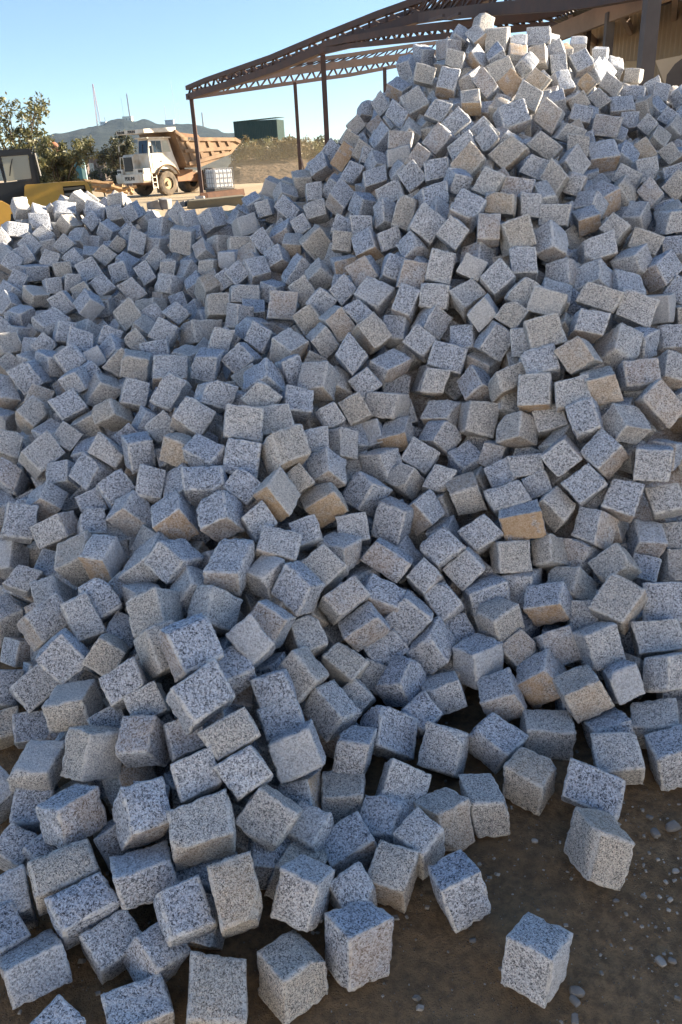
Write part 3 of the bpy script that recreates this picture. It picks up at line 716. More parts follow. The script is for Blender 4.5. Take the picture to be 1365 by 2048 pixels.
249,4595,1557,-206,-2110,-1905,-83,-10,28,28,6,83,-6,119,-12,4,
-1029,4977,1135,-784,-2915,113,-95,55,10,50,99,-6,-23,-1,-97,3,
-1318,2772,385,-1165,-2643,-65,-74,80,27,62,61,-6,-22,15,-95,10,
2093,5839,1969,759,1896,1946,-86,60,13,5,-14,83,61,91,-4,0,
-973,2875,550,61,2836,253,-85,7,-25,2,112,21,24,17,-84,10,
367,5216,1837,-1072,-1737,-1691,-53,20,81,65,-6,59,18,115,-12,3,
-993,4691,1080,-529,-2036,-1323,-56,0,70,60,45,72,-32,108,-31,4,
-1764,5152,1208,-613,-1969,-1307,-76,-2,76,69,36,54,-35,105,-30,3,
-1815,5285,1280,332,-2416,-1692,-119,-29,10,-21,36,101,-33,103,-34,3,
-1181,4782,1053,-286,-2733,-372,-103,18,46,28,105,24,-28,33,-76,4,
1958,5225,1752,-367,-1837,-582,-31,-4,100,63,97,27,-65,56,-20,3,21
-1769,4602,1017,-248,-2085,-1498,-74,-19,46,39,32,72,-41,108,-29,4,
-528,4349,1090,168,2157,2130,-92,14,-1,4,0,101,19,116,-1,6,
-1760,4372,917,-1503,-2113,-1444,-53,67,64,79,2,62,32,76,-49,5,
1214,5399,2079,-109,-2878,-1083,-104,6,13,13,80,69,0,68,-62,3,22
2285,5517,1817,-467,-2190,-765,-59,10,81,64,83,42,-38,61,-44,2,
-1801,4879,1123,-918,-1647,-1283,-54,3,100,81,18,29,-30,111,-19,4,
-694,4583,1122,-1998,-1880,-1354,-24,80,62,71,-25,46,42,61,-54,4,21
2163,5515,1838,545,2412,1890,-82,31,25,19,20,93,33,105,-24,2,
1246,5278,2020,-417,-2164,-1149,-63,-6,56,57,52,52,-29,83,-35,2,
-2002,5083,1205,-673,-1925,-1199,-57,1,77,66,40,45,-41,105,-32,3,
2049,5296,1742,-779,-2323,-639,-60,40,71,78,80,27,-27,59,-60,3,
1489,5537,2104,-1334,-1480,-1668,-39,19,88,80,-27,37,37,109,-11,3,
-702,3063,686,1372,2009,1044,-47,109,1,47,18,72,64,29,-53,10,
1234,5476,2138,259,2946,1029,-99,19,12,22,84,67,8,64,-65,3,
-1229,5149,1196,-748,-1848,-1301,-53,2,78,76,31,49,-30,110,-24,3,
-513,4837,1259,1429,2058,1093,-52,105,9,49,14,73,57,38,-54,4,
-1168,3043,577,-955,-2872,-385,-83,60,17,61,81,22,-3,26,-87,10,
-424,4954,1339,-462,2666,594,-91,-24,-42,-39,95,38,21,49,-72,4,
-1511,5496,1324,-110,-2214,-1681,-118,-17,42,21,30,97,-31,107,-24,3,
-384,4216,1068,-1759,-1961,-1627,-36,69,60,70,-20,61,53,71,-43,6,21
-416,4345,1099,-1943,-1918,-1181,-14,87,72,105,-17,51,36,61,-62,7,21
1064,5282,2068,2174,1936,1147,-5,98,58,80,-23,52,44,47,-62,4,
549,5511,2059,-10,-1828,-656,-34,-32,86,36,98,50,-77,46,-14,3,
-1738,4142,834,-527,-2018,-1206,-57,-2,67,56,43,52,-46,107,-38,6,
55,4979,1597,-818,-1889,-1669,-59,9,64,60,5,64,4,119,-18,4,
-1379,5462,1291,367,-2631,-1606,-104,-26,-14,-15,44,88,-18,98,-52,3,
-1793,4506,959,1275,2406,1488,-73,70,36,58,19,72,37,72,-52,5,
-764,4869,1182,-1844,-1696,-1277,-16,62,75,81,-24,34,29,79,-49,4,
-1283,3286,668,-97,-2340,-1140,-87,-18,46,28,59,64,-50,86,-59,10,
-125,4396,1242,-1239,-1664,-1538,-38,23,78,77,-7,42,19,115,-23,6,
1729,5906,2164,428,2938,770,-97,34,8,30,92,56,15,48,-70,2,
475,4617,1666,203,-2377,-697,-67,-29,48,7,95,58,-56,42,-61,6,
288,4482,1519,543,-2618,-917,-80,-43,15,-22,74,65,-38,53,-70,6,
2001,5963,2033,-7,-2749,-962,-95,-4,30,15,89,73,-11,61,-65,2,
-1435,4956,1091,219,-2920,-556,-86,-17,13,-8,104,41,-19,39,-79,4,
1458,3196,893,1497,-155,-86,86,-14,4,-8,7,99,-20,-103,7,10,21
-1542,4721,1040,453,-2310,-1869,-91,-31,-8,-13,16,87,-34,110,-26,5,
890,5613,2215,-151,-2413,-1042,-75,-11,44,39,72,63,-31,73,-50,3,
-1942,4951,1127,-1471,-2235,-1367,-59,67,49,71,9,57,23,75,-52,4,
-1506,5352,1266,-697,-1913,-1394,-51,2,71,69,29,61,-26,112,-25,3,
1482,5671,2164,-248,-2860,-525,-84,12,23,36,109,39,-13,40,-77,3,
-826,4999,1255,637,-2504,-1551,-87,-40,-8,-31,41,95,-34,93,-48,5,
1919,6020,2120,554,1706,2175,-83,49,13,-9,-25,80,50,96,23,2,
-1715,5046,1144,504,-2248,-1894,-96,-38,-11,-14,12,89,-39,108,-22,5,
1035,5618,2267,60,-2177,-1565,-83,-29,32,26,35,91,-37,95,-26,5,
-1962,5392,1370,915,-356,2016,-37,64,76,-72,-55,6,45,-55,63,5,
"""
FILL = """
-2538,5678,697,-24,100,-91
-2469,5687,1066,-97,-59,95
-2470,5726,594,-79,28,61
-2365,5595,1076,142,170,-100
-2342,5724,617,98,62,-159
-2243,5719,856,-61,103,-162
-2268,5826,149,-4,-179,-189
-2168,5094,1117,45,30,228
-2194,5268,1146,-176,-204,-131
-2176,5726,1037,97,-273,-101
-2150,5822,748,5,71,58
-2148,5883,218,30,28,-157
-2075,5952,50,-72,159,-179
-2077,4856,986,30,196,-10
-2081,4950,980,-145,-194,-155
-2091,5031,1064,71,-174,32
-2109,5185,1086,116,145,-26
-2078,5743,1233,-103,150,31
-2013,5844,1035,-97,84,33
-2018,5930,876,110,155,-117
-2022,5991,641,-117,21,278
-1999,6108,570,-74,66,-112
-2056,6182,271,-133,19,115
-2025,6348,227,298,-93,-19
-2009,6422,383,-232,-60,-77
-1955,6493,301,-22,-180,133
-2040,6562,338,-145,37,-135
-1986,6611,262,-194,-82,-1
-2030,6702,211,-54,-100,67
-1968,6792,219,97,88,-171
-2009,6935,189,-116,-70,64
-1951,6999,221,124,-243,-20
-2023,7074,85,104,151,-9
-2028,7364,54,-97,116,-144
-1991,4491,791,-22,27,-24
-1992,4575,862,20,155,-107
-2009,4698,911,90,153,61
-1979,4874,975,-117,-52,222
-2020,5102,1091,-125,36,-113
-2003,5240,1138,83,196,-69
-1997,5295,1234,163,-209,100
-1944,5762,1270,-26,-28,-200
-1933,5937,1139,-56,169,-155
-1874,6006,1095,20,72,230
-1951,6101,1059,-51,125,-101
-1919,6177,982,296,43,87
-1919,6259,951,42,-76,-139
-1959,6409,854,123,-101,-63
-1882,6482,810,135,-138,-36
-1922,6546,738,-141,183,85
-1929,6615,696,116,-196,3
-1937,6778,640,195,6,-57
-1943,6940,580,-44,-93,-271
-1863,6977,527,148,-44,-128
-1923,7051,523,142,-123,203
-1929,7142,412,-149,5,18
-1926,7211,334,-225,-97,-25
-1887,7293,300,150,-99,-225
-1936,7378,297,26,111,260
-1957,7533,202,-41,128,-21
-1881,7572,140,162,-29,79
-1958,7680,116,177,243,-84
-1868,7711,79,-93,101,-241
-1941,7807,80,-83,-186,96
-1969,7917,65,-85,191,228
-1887,4163,687,95,-114,-147
-1883,4345,775,40,42,-82
-1886,4493,848,28,-48,13
-1895,4594,845,95,205,-87
-1894,4712,888,-101,-156,-111
-1911,4802,927,-105,-61,-265
-1920,4963,998,-70,-192,-68
-1908,5172,1138,-217,-121,154
-1948,5352,1171,-44,40,-16
-1908,5485,1242,-12,41,-70
-1849,5825,1260,29,38,224
-1817,5942,1258,-69,20,-169
-1845,6066,1243,109,-130,-52
-1870,6165,1170,74,-85,169
-1849,6323,1087,-80,-10,-117
-1802,6361,1018,23,-188,-106
-1852,6462,991,25,-38,-73
-1831,6519,909,203,-95,-5
-1877,6710,848,137,-10,82
-1818,6757,775,156,-129,-168
-1866,6848,770,-148,1,-245
-1855,6913,696,-92,254,11
-1844,7056,618,99,-93,112
-1890,7210,525,208,-23,83
-1852,7262,464,-47,86,-95
-1821,7347,405,151,-171,-181
-1866,7520,315,279,-23,-94
-1852,7673,266,226,173,-55
-1889,7754,189,-35,88,-44
-1839,7866,88,62,-165,104
-1856,7963,51,-9,16,285
-1879,8113,72,26,159,-132
-1793,3932,616,165,28,-103
-1797,4048,623,-20,-158,-253
-1784,4196,710,172,5,259
-1772,4288,741,-247,1,184
-1784,4374,746,137,196,-126
-1804,4583,845,62,-278,125
-1807,4632,922,-79,39,84
-1832,4793,992,154,-148,152
-1817,4930,1021,62,-46,-194
-1841,5122,1056,-16,91,-81
-1825,5260,1148,-191,-95,163
-1856,5374,1220,-45,67,-226
-1815,5538,1320,-46,-154,-156
-1825,5658,1331,143,252,71
-1810,5887,1362,90,-253,-13
-1746,5949,1308,23,-165,-141
-1755,6076,1271,223,25,-206
-1775,6163,1289,115,-137,-152
-1752,6215,1195,100,143,255
-1751,6315,1209,-92,59,14
-1754,6374,1132,56,23,-173
-1740,6446,1059,-97,188,197
-1764,6585,1025,-70,56,-280
-1770,6781,933,-33,-220,-39
-1732,6804,819,-33,-153,-150
-1754,6885,835,226,-168,-79
-1720,6960,741,-27,-253,-96
-1769,7039,712,-35,-116,113
-1773,7187,628,-69,245,50
-1755,7360,559,29,3,-179
-1718,7408,475,117,-164,-209
-1795,7523,446,75,-168,106
-1726,7567,375,107,74,93
-1791,7666,342,109,-45,97
-1791,7806,275,-185,-127,72
-1780,7983,153,222,5,150
-1755,8100,75,146,-216,-6
-1766,8269,75,-178,-148,-198
-1697,3629,520,-2,247,180
-1673,3729,499,-235,-161,-24
-1705,3806,619,230,168,87
-1683,3981,623,63,-295,-81
-1685,4121,738,8,3,-87
-1716,4326,835,28,159,-264
-1723,4422,840,40,-300,52
-1709,4557,914,-267,70,143
-1718,4724,912,-202,36,201
-1731,4843,1004,257,118,0
-1740,5030,1027,0,-200,136
-1751,5169,1097,-62,-185,73
-1739,5337,1127,-105,-27,136
-1740,5393,1224,24,21,266
-1731,5691,1304,99,-280,6
-1705,6076,1369,71,-55,-116
-1683,6153,1302,-69,-107,-16
-1654,6280,1246,-153,172,-37
-1687,6383,1258,126,-221,-129
-1704,6462,1169,188,17,-107
-1661,6597,1075,-156,224,-155
-1653,6655,984,114,58,39
-1664,6736,941,-149,156,174
-1700,6880,900,-164,158,-112
-1698,7078,824,132,-114,179
-1649,7090,743,170,-16,41
-1681,7216,718,84,22,150
-1649,7331,586,-225,-7,102
-1686,7514,558,107,-80,-201
-1674,7549,467,172,93,100
-1694,7675,438,-182,-5,-33
-1655,7681,348,-158,50,-98
-1677,7812,339,116,-185,-73
-1680,7895,285,122,-112,91
-1668,8041,199,144,113,-192
-1715,8137,157,56,-226,-13
-1682,8179,71,-43,91,106
-1678,8309,53,52,154,-79
-1712,8425,62,-41,186,-148
-1627,3422,467,121,-220,-106
-1636,3552,555,-4,235,-43
-1584,3672,548,65,-95,114
-1592,3800,627,61,151,-12
-1625,3933,700,28,-254,-117
-1576,4057,685,90,113,-260
-1630,4250,758,-2,-151,195
-1628,4420,806,67,-69,-168
-1641,4639,910,186,134,-196
-1649,4792,937,60,-17,-232
-1634,4944,1018,120,38,-253
-1649,5105,1031,-241,-120,-114
-1663,5245,1092,129,69,-125
-1643,5394,1125,139,-241,-113
-1654,5482,1199,-3,-250,184
-1677,5544,1259,-127,-33,-27
-1637,5750,1354,259,47,106
-1615,6447,1220,-104,255,-148
-1596,6515,1150,-208,-91,124
-1613,6768,1056,278,-72,4
-1596,6810,969,-249,60,-44
-1611,6934,883,-99,24,9
-1592,7027,815,-80,44,71
-1608,7193,783,-124,-217,-13
-1602,7243,705,-24,48,-147
-1611,7442,640,174,68,-29
-1597,8164,119,-201,118,-198
-1637,8478,64,56,143,182
-1522,3192,440,75,43,-181
-1505,3362,504,122,-40,178
-1518,3474,564,-120,87,267
-1481,3577,551,-169,38,-40
-1494,3707,636,-48,67,126
-1508,3817,656,34,-53,130
-1520,3931,722,-74,-4,38
-1546,4092,785,-123,106,246
-1529,4174,737,115,-252,-48
-1533,4250,833,-200,-6,-183
-1542,4338,793,-84,-190,-115
-1526,4472,875,-3,38,-141
-1538,4559,898,-157,-214,4
-1554,4697,947,66,151,-85
-1549,4838,984,-145,-214,-142
-1538,4925,964,135,-144,-74
-1546,5014,997,43,157,-169
-1561,5074,1076,-32,55,257
-1563,5180,1049,156,-198,49
-1538,5302,1129,-154,-166,-136
-1538,5451,1189,-24,178,206
-1561,5600,1298,72,-40,-244
-1549,5700,1249,-126,190,47
-1555,6259,1359,-10,-94,66
-1560,6348,1285,-67,-17,219
-1549,6658,1100,-11,-38,-253
-1548,6973,944,-243,73,-93
-1543,7136,845,-185,-125,86
-1544,7352,655,11,56,187
-1540,7474,565,1,34,-130
-1542,7598,541,-86,-26,-123
-1562,7740,456,-2,66,64
-1549,7756,354,62,184,-41
-1535,7868,382,-98,172,-186
-1555,7930,255,48,-47,66
-1538,8044,271,-19,41,-138
-1535,8087,150,9,70,107
-1548,8265,141,-3,90,293
-1541,8407,82,120,-21,129
-1414,2835,314,104,-20,-124
-1423,2942,282,-9,-246,-189
-1406,3057,412,56,197,-40
-1396,3137,437,-13,-206,181
-1408,3266,470,-159,-85,147
-1387,3371,517,188,181,-46
-1425,3480,606,-198,-195,-107
-1407,3575,638,-110,-127,-179
-1400,3827,654,-18,152,-243
-1418,3971,711,-240,-69,143
-1442,4033,751,-25,86,-105
-1433,4169,807,-56,-146,-39
-1440,4265,797,-5,12,-35
-1433,4410,812,-209,-8,-188
-1439,4612,949,150,255,-4
-1468,4778,937,-159,-36,-34
-1454,4865,1006,-142,29,-235
-1472,5093,1049,69,-104,135
-1461,5190,1034,-71,-149,239
-1458,5226,1136,247,166,-43
-1446,5384,1170,94,239,64
-1457,5568,1210,96,153,-223
-1476,5669,1325,-188,107,30
-1481,5771,1321,-209,-34,24
-1466,6434,1250,-55,83,195
-1495,6521,1170,-255,42,134
-1458,6677,1109,-108,-142,159
-1485,6722,1005,171,-107,-228
-1502,6868,900,0,-75,148
-1470,7047,882,-80,256,-119
-1488,7085,766,156,115,29
-1486,7217,773,78,-164,-130
-1501,7254,677,167,30,-213
-1463,7439,640,149,232,-40
-1474,7623,481,157,252,-87
-1468,7934,307,-26,81,-70
-1504,8214,80,153,251,-59
-1480,8319,74,22,211,-199
-1309,2601,84,-166,-60,144
-1308,2698,196,-45,-74,75
-1273,2792,254,132,30,279
-1308,2931,322,-25,136,33
-1332,2955,415,-194,205,30
-1290,3076,426,-109,-163,195
-1325,3189,501,91,232,84
-1304,3288,523,70,24,-188
-1330,3414,607,-42,26,55
-1325,3643,615,54,260,-106
-1331,3729,675,-50,-101,-84
-1343,3874,742,37,147,97
-1343,4018,796,-52,-164,-147
-1354,4113,781,236,-22,187
-1350,4255,817,-38,16,-182
-1378,4449,914,191,-33,-181
-1346,4569,885,46,137,-191
-1348,4711,910,52,227,181
-1368,4767,991,-220,-107,139
-1355,4938,963,-160,-26,-229
-1358,5009,1062,312,-17,-15
-1366,5136,1100,-98,140,-56
-1364,5307,1117,-103,-284,-18
-1347,5426,1126,-72,39,-119
-1356,5546,1224,58,-83,-158
-1360,5644,1224,146,63,176
-1384,5744,1335,-85,84,199
-1445,6511,1084,-173,147,54
-1386,6842,951,80,-90,-122
-1436,6966,831,-12,109,32
-1398,7132,776,-5,-5,-63
-1403,7293,681,36,66,-188
-1441,7343,558,68,-60,-80
-1413,7521,544,5,80,40
-1405,7741,384,-171,-27,-248
-1436,7864,247,123,171,-186
-1393,7975,238,273,4,-15
-1389,8099,156,-86,-33,216
-1406,8391,71,224,92,43
-1193,2466,80,5,-229,126
-1206,2607,200,78,-58,-32
-1250,2688,300,-50,-188,-199
-1223,2829,369,-33,-48,10
-1227,2990,448,127,277,24
-1250,3116,522,-161,33,-100
-1227,3270,586,123,-60,-24
-1251,3514,626,132,22,112
-1273,3797,731,-37,253,10
-1246,4007,745,42,146,142
-1266,4177,799,-136,251,59
-1275,4335,806,141,14,-151
-1280,4395,878,-192,-5,-205
-1292,4490,859,-5,-7,-266
-1251,4611,897,133,-173,2
-1268,4802,925,-198,132,-114
-1255,4994,1009,-43,59,-180
-1263,5151,1050,-168,-146,4
-1279,5318,1176,-127,223,120
-1243,5415,1137,115,134,164
-1267,5598,1278,182,-73,-46
-1299,6228,1226,-230,-70,-185
-1384,6287,1174,-80,270,57
-1355,6355,1123,-176,-224,-95
-1313,6540,1044,110,-273,51
-1317,6679,928,156,-72,-80
-1334,6837,841,181,-131,-31
-1321,6993,794,195,-171,-110
-1360,7022,699,133,21,-170
-1293,7138,676,9,-185,20
-1353,7177,587,-205,33,-126
-1318,7363,512,250,134,100
-1376,7432,457,25,-125,-220
-1301,7508,433,-35,-9,50
-1348,7588,387,-79,106,29
-1319,7753,304,-187,-164,173
-1331,7872,238,-60,-52,-98
-1349,7958,152,-225,-75,-184
-1317,8104,92,286,1,109
-1312,8211,74,-148,64,-180
-1120,2241,69,-57,4,-63
-1096,2386,117,-58,-32,19
-1140,2439,213,212,97,-99
-1132,2601,262,-123,95,56
-1135,2843,441,76,-170,5
-1134,3065,500,-211,-30,208
-1151,3181,583,130,-53,168
-1158,3358,570,-189,-127,-63
-1178,3397,676,90,163,-250
-1149,3491,671,77,-44,-172
-1151,3591,634,254,30,93
-1184,3649,722,91,-1,146
-1191,3887,730,-16,157,103
-1177,4080,775,-84,67,-52
-1162,4262,796,6,240,-41
-1160,4380,885,-228,139,-89
-1159,4470,874,-149,23,0
-1186,4713,950,-77,-48,-271
-1178,4860,969,209,94,120
-1157,5077,1091,65,-280,-94
-1177,5256,1119,86,-49,-138
-1155,5343,1136,-15,-49,134
-1164,5435,1248,81,259,42
-1246,6088,1213,-135,15,78
-1254,6124,1106,184,-49,120
-1216,6241,1106,71,-71,87
-1212,6380,1056,104,-10,-143
-1252,6415,940,71,55,242
-1222,6543,937,-224,100,113
-1259,6564,855,-194,176,168
-1235,6758,804,-154,48,-42
-1237,6809,712,-146,124,-190
-1224,6974,683,176,-75,102
-1269,7032,583,-120,21,18
-1208,7134,555,-179,-155,55
-1277,7198,490,-33,34,76
-1236,7370,419,111,238,-153
-1232,7422,339,175,-144,-131
-1227,7592,317,-9,-6,40
-1249,7633,209,-175,-118,-141
-1229,7739,228,-195,-236,4
-1220,7838,158,-214,-10,37
-1214,7984,83,19,210,76
-999,2075,79,84,-79,-52
-1012,2229,82,257,-59,22
-1032,2303,174,71,-12,50
-1037,2473,271,150,-114,-205
-1042,2613,353,-64,-72,-21
-1054,2748,385,-103,-24,76
-1053,2918,460,-254,98,-78
-1089,3261,630,-132,-55,-202
-1058,3495,620,-15,183,238
-1089,3633,702,216,2,-69
-1090,3772,747,-168,-102,242
-1099,3854,783,176,125,0
-1086,3947,724,102,-7,12
-1089,4012,812,82,-26,-71
-1065,4184,829,-74,-144,-220
-1078,4294,863,-25,58,-222
-1067,4478,902,-108,-115,-129
-1079,4573,882,126,-71,81
-1066,4719,936,-108,183,-104
-1083,4923,1037,34,152,-200
-1049,5082,1044,-156,66,-104
-1068,5189,1089,56,147,72
-1050,5265,1145,68,3,29
-1064,5390,1191,-182,85,98
-1095,5983,1228,-173,13,-110
-1105,6060,1135,150,-194,-107
-1149,6143,1046,231,-124,-57
-1125,6288,998,8,107,29
-1124,6448,892,134,14,-151
-1168,6516,828,-178,-68,-138
-1129,6597,795,248,-46,-144
-1130,6695,777,-112,-74,-177
-1151,6717,669,6,-46,81
-1117,6845,687,-59,-92,192
-1144,6890,573,82,-24,212
-1175,7034,503,52,-123,182
-1133,7125,457,-152,122,-149
-1143,7208,432,-21,300,-35
-1161,7261,325,201,-99,169
-1133,7368,343,227,16,135
-1121,7501,267,-22,-36,-118
-1161,7554,164,-272,144,40
-1113,7749,117,-52,-15,271
-1100,7891,69,-8,-173,156
-890,1929,49,202,-228,-1
-915,2135,144,83,105,-11
-908,2294,204,243,-76,13
-947,2394,252,-16,-112,-159
-962,2553,325,59,-75,35
-959,2760,419,-64,-47,137
-953,2975,517,138,-18,-24
-967,3140,566,-121,143,81
-991,3282,591,-145,99,-48
-1000,3404,620,73,220,-111
-971,3495,698,-208,-97,117
-982,3585,678,182,-191,50
-972,3733,718,-5,11,12
-971,3856,724,-190,-65,7
-970,4037,744,53,-51,-62
-967,4172,786,-166,-78,-23
-971,4315,813,39,60,199
-987,4566,879,-183,-95,-89
-989,4788,978,-136,92,68
-975,4958,1027,36,-195,2
-983,5077,1137,-36,119,45
-940,5187,1122,-38,-34,154
-983,5292,1216,113,103,-49
-1000,5905,1159,177,116,227
-1007,6075,1077,101,-113,180
-1052,6109,970,19,268,51
-1022,6221,970,108,87,164
-1057,6265,886,103,195,-120
-1022,6384,872,-48,-122,-238
-1086,6401,804,77,-277,76
-1038,6523,819,248,172,-21
-1076,6656,671,-127,-121,-117
-1023,6769,667,-25,275,-78
-1058,6840,597,-106,-202,-12
-1003,6927,556,-106,104,73
-1060,6952,476,44,-163,-60
-1029,7138,425,-232,56,-163
-1083,7184,326,13,104,-241
-1034,7364,253,109,104,-18
-1026,7501,177,27,-137,26
-1029,7676,80,170,19,127
-1033,7793,56,126,-131,163
-858,1615,56,258,-154,17
-829,1782,79,-96,192,-57
-842,1922,140,-175,-171,-25
-830,2024,136,-154,208,-50
-849,2133,228,88,109,-212
-851,2306,283,-204,47,-21
-855,2454,296,34,-223,194
-876,2685,393,167,-25,30
-874,2826,470,-215,144,1
-900,3061,581,51,263,-64
-882,3212,609,267,-67,70
-870,3360,622,145,93,-63
-907,3580,661,-113,112,129
-874,3712,690,43,-152,-76
-879,3791,770,100,130,-168
-875,3943,762,-67,-80,-32
-894,4092,799,-36,-149,-128
-902,4308,903,-197,-102,-151
-881,4409,859,141,-80,-87
-889,4561,927,35,171,-166
-853,4712,959,73,239,107
-875,4796,1042,156,99,-12
-886,4936,1112,-42,-61,-11
-881,5036,1072,-103,-8,80
-870,5078,1174,108,112,96
-854,5158,1156,-170,164,-127
-927,6304,863,-129,-178,198
-957,6328,775,5,-124,-232
-934,6430,798,177,-35,-126
-924,6528,733,15,-291,-54
-984,6656,596,98,-44,-210
-948,6760,572,28,-148,158
-932,6894,483,65,-18,-212
-953,6969,414,-108,117,-33
-937,7043,353,-82,201,-122
-931,7148,372,-150,184,-130
-967,7182,250,-134,-98,-157
-946,7271,298,180,118,122
-969,7313,207,26,-183,169
-946,7418,131,86,50,16
-956,7587,81,-43,-105,-164
-936,7732,63,-29,-104,241
-786,1140,73,60,9,230
-746,1370,59,147,131,-191
-730,1533,65,-101,272,-59
-769,1696,116,98,68,-53
-764,1854,173,93,-15,114
-768,1974,211,49,-44,262
-757,2086,233,78,-3,-43
-773,2227,246,-11,242,-61
-782,2356,354,51,166,120
-787,2449,400,70,13,28
-758,2627,398,150,-52,-109
-772,2729,485,-17,-226,-157
-760,2836,501,-22,200,-201
-800,2958,546,-60,121,-182
-776,3045,585,-50,92,152
-794,3175,650,70,235,-62
-771,3287,616,143,115,-225
-803,3398,678,-65,-17,156
-802,3564,684,191,166,-15
-799,3788,754,-127,178,-114
-783,4002,829,16,-110,31
-773,4114,801,-148,-76,27
-797,4253,891,-43,-184,27
-794,4339,871,-17,165,-69
-790,4407,944,-13,154,-60
-786,4565,958,30,102,273
-788,4634,1031,-225,-174,-1
-796,4716,1049,178,92,-68
-779,4854,1061,-223,111,142
-777,5017,1125,-119,240,-95
-811,5957,1206,-143,-42,-193
-833,6048,1041,-175,29,167
-847,6142,939,-173,-177,71
-860,6234,876,-57,11,-58
-869,6364,768,-108,-242,-24
-850,6524,701,51,-155,263
-828,6674,574,70,-120,-100
-859,6751,517,125,-21,83
-833,6834,507,-175,-5,13
-848,6879,422,-123,-121,99
-839,6983,418,-4,8,-249
-859,7083,275,-119,-255,115
-827,7181,273,34,-183,164
-861,7265,227,195,126,172
-834,7363,169,118,47,-138
-834,7506,106,-42,165,-26
-822,7643,85,80,60,3
-661,1607,79,79,93,77
-633,1792,164,187,33,75
-684,1987,271,134,167,-158
-694,2302,306,37,28,-98
-688,2395,349,-97,1,1
-675,2550,395,132,-86,-133
-679,2697,459,90,-98,216
-672,2916,560,8,212,107
-720,3255,682,-30,68,-164
-708,3406,706,142,19,-24
-683,3509,698,81,-189,170
-699,3649,734,132,-77,234
-713,3777,760,-241,-176,6
-708,3881,773,-46,-237,-12
-693,4100,868,-170,-157,-168
-691,4265,854,199,-182,-86
-681,4416,931,99,189,167
-699,4546,944,-19,-80,-147
-691,4732,1031,-17,52,-107
-689,4944,1151,-49,267,-116
-714,5081,1220,-74,-208,61
-758,5640,1185,-158,43,242
-723,5762,1195,-54,-101,-221
-752,5980,1002,-48,-68,188
-748,6102,896,-29,75,-153
-788,6183,777,-190,72,115
-740,6305,770,61,188,154
-769,6427,694,-72,231,-44
-779,6483,607,-51,-204,-20
-730,6591,603,-154,-136,115
-734,6746,515,-51,4,180
-750,6831,458,310,-16,-42
-766,6963,325,-41,218,149
-747,7064,308,-119,144,75
-736,7195,217,-276,69,92
-785,7343,78,-14,112,-81
-741,7453,78,14,83,-109
-583,1551,104,-80,58,234
-591,1824,245,21,-91,-97
-591,1934,239,31,-67,-146
-609,2045,286,116,283,-21
-597,2236,318,-213,114,-91
-575,2379,360,44,-116,73
-580,2447,436,-163,143,99
-565,2614,478,38,34,-235
-603,2672,576,45,-20,29
-569,2827,558,-39,-73,77
-610,2944,641,-183,1,60
-597,3051,601,121,-42,-187
-613,3187,637,74,62,-236
-589,3319,698,-93,71,208
-618,3476,750,113,-98,42
-603,3577,764,11,-82,-34
-599,3801,784,-191,-6,46
-614,3919,843,-47,81,-245
-607,4027,841,-67,-88,-128
-614,4169,859,-2,287,26
-616,4267,925,7,71,-125
-608,4463,1025,95,89,-52
-569,4574,994,-42,66,270
-607,4780,1093,92,-213,-197
-586,4953,1164,-18,-92,-124
-638,5485,1215,-96,70,225
-678,5656,1092,165,-163,-59
-636,5779,1152,209,-155,-144
-623,5927,1225,73,78,-12
-647,6011,996,228,57,46
-628,6115,845,-171,223,-115
-658,6224,777,33,-252,-137
-631,6269,678,-122,-115,122
-680,6352,674,-229,160,-62
-640,6416,585,-149,42,-254
-648,6516,614,-202,165,-83
-652,6644,502,-95,50,-118
-642,6745,424,-150,-48,192
-666,6893,362,-170,216,5
-654,7033,235,57,172,-10
-632,7131,209,-129,33,-49
-633,7170,100,-101,70,12
-659,7279,134,-139,-57,-74
-633,7422,66,-150,-98,-78
-666,7501,57,-115,78,-91
-507,1450,133,-76,166,-57
-508,1642,163,236,84,82
-499,1906,287,-18,47,295
-527,2075,296,-161,-3,-139
-502,2290,371,-124,-111,30
-493,2367,435,-55,-203,-73
-482,2482,454,224,-53,-196
-495,2687,523,-111,197,-54
-516,2754,605,-110,-148,5
-503,2870,659,-41,205,24
-525,2979,634,34,-117,-34
-517,3100,684,177,88,-74
-498,3202,684,50,99,19
-503,3352,679,9,-99,-54
-502,3469,728,-9,162,1
-511,3556,748,108,-160,209
-499,3705,753,113,-213,-190
-509,3890,816,-82,91,-168
-503,3994,891,-151,86,66
-499,4200,907,111,-131,28
-506,4322,963,57,163,-87
-507,4540,1064,-157,-92,140
-483,4636,1065,127,-89,-162
-514,4712,1130,-19,-251,-65
-477,4813,1109,-169,-83,-174
-495,5403,1272,-65,-93,42
-506,5545,1192,-26,-79,162
-541,5648,1127,-76,104,-258
-518,5798,1214,-183,110,-167
-515,5894,1277,44,-79,-207
-543,6038,1036,-88,-73,-65
-527,6078,800,11,-48,-247
-530,6229,781,36,138,-10
-498,6275,698,-34,-156,-106
-532,6360,714,59,250,101
-536,6431,611,-264,0,-15
-497,6608,557,-227,-18,15
-529,6650,458,-2,122,137
-535,6836,421,-41,190,-168
-489,6888,316,-170,141,67
-530,6988,304,-40,44,28
-525,7095,158,18,-25,86
-533,7203,187,49,82,-52
-472,7248,92,-185,-97,113
-516,7355,80,-48,-223,-81
-548,7534,69,35,-249,3
-433,1086,72,-204,-46,-123
-433,1267,58,-132,-274,-27
-431,1514,101,-5,-27,-268
-421,1704,230,-85,96,-91
-434,1838,340,-64,-183,156
-426,2136,311,125,-29,10
-431,2203,385,-55,-193,-1
-403,2451,494,96,-59,2
-400,2607,545,-17,223,107
-414,2833,610,-73,-142,156
-450,3041,712,-45,-5,79
-415,3340,743,183,69,-18
-404,3476,726,-63,121,-82
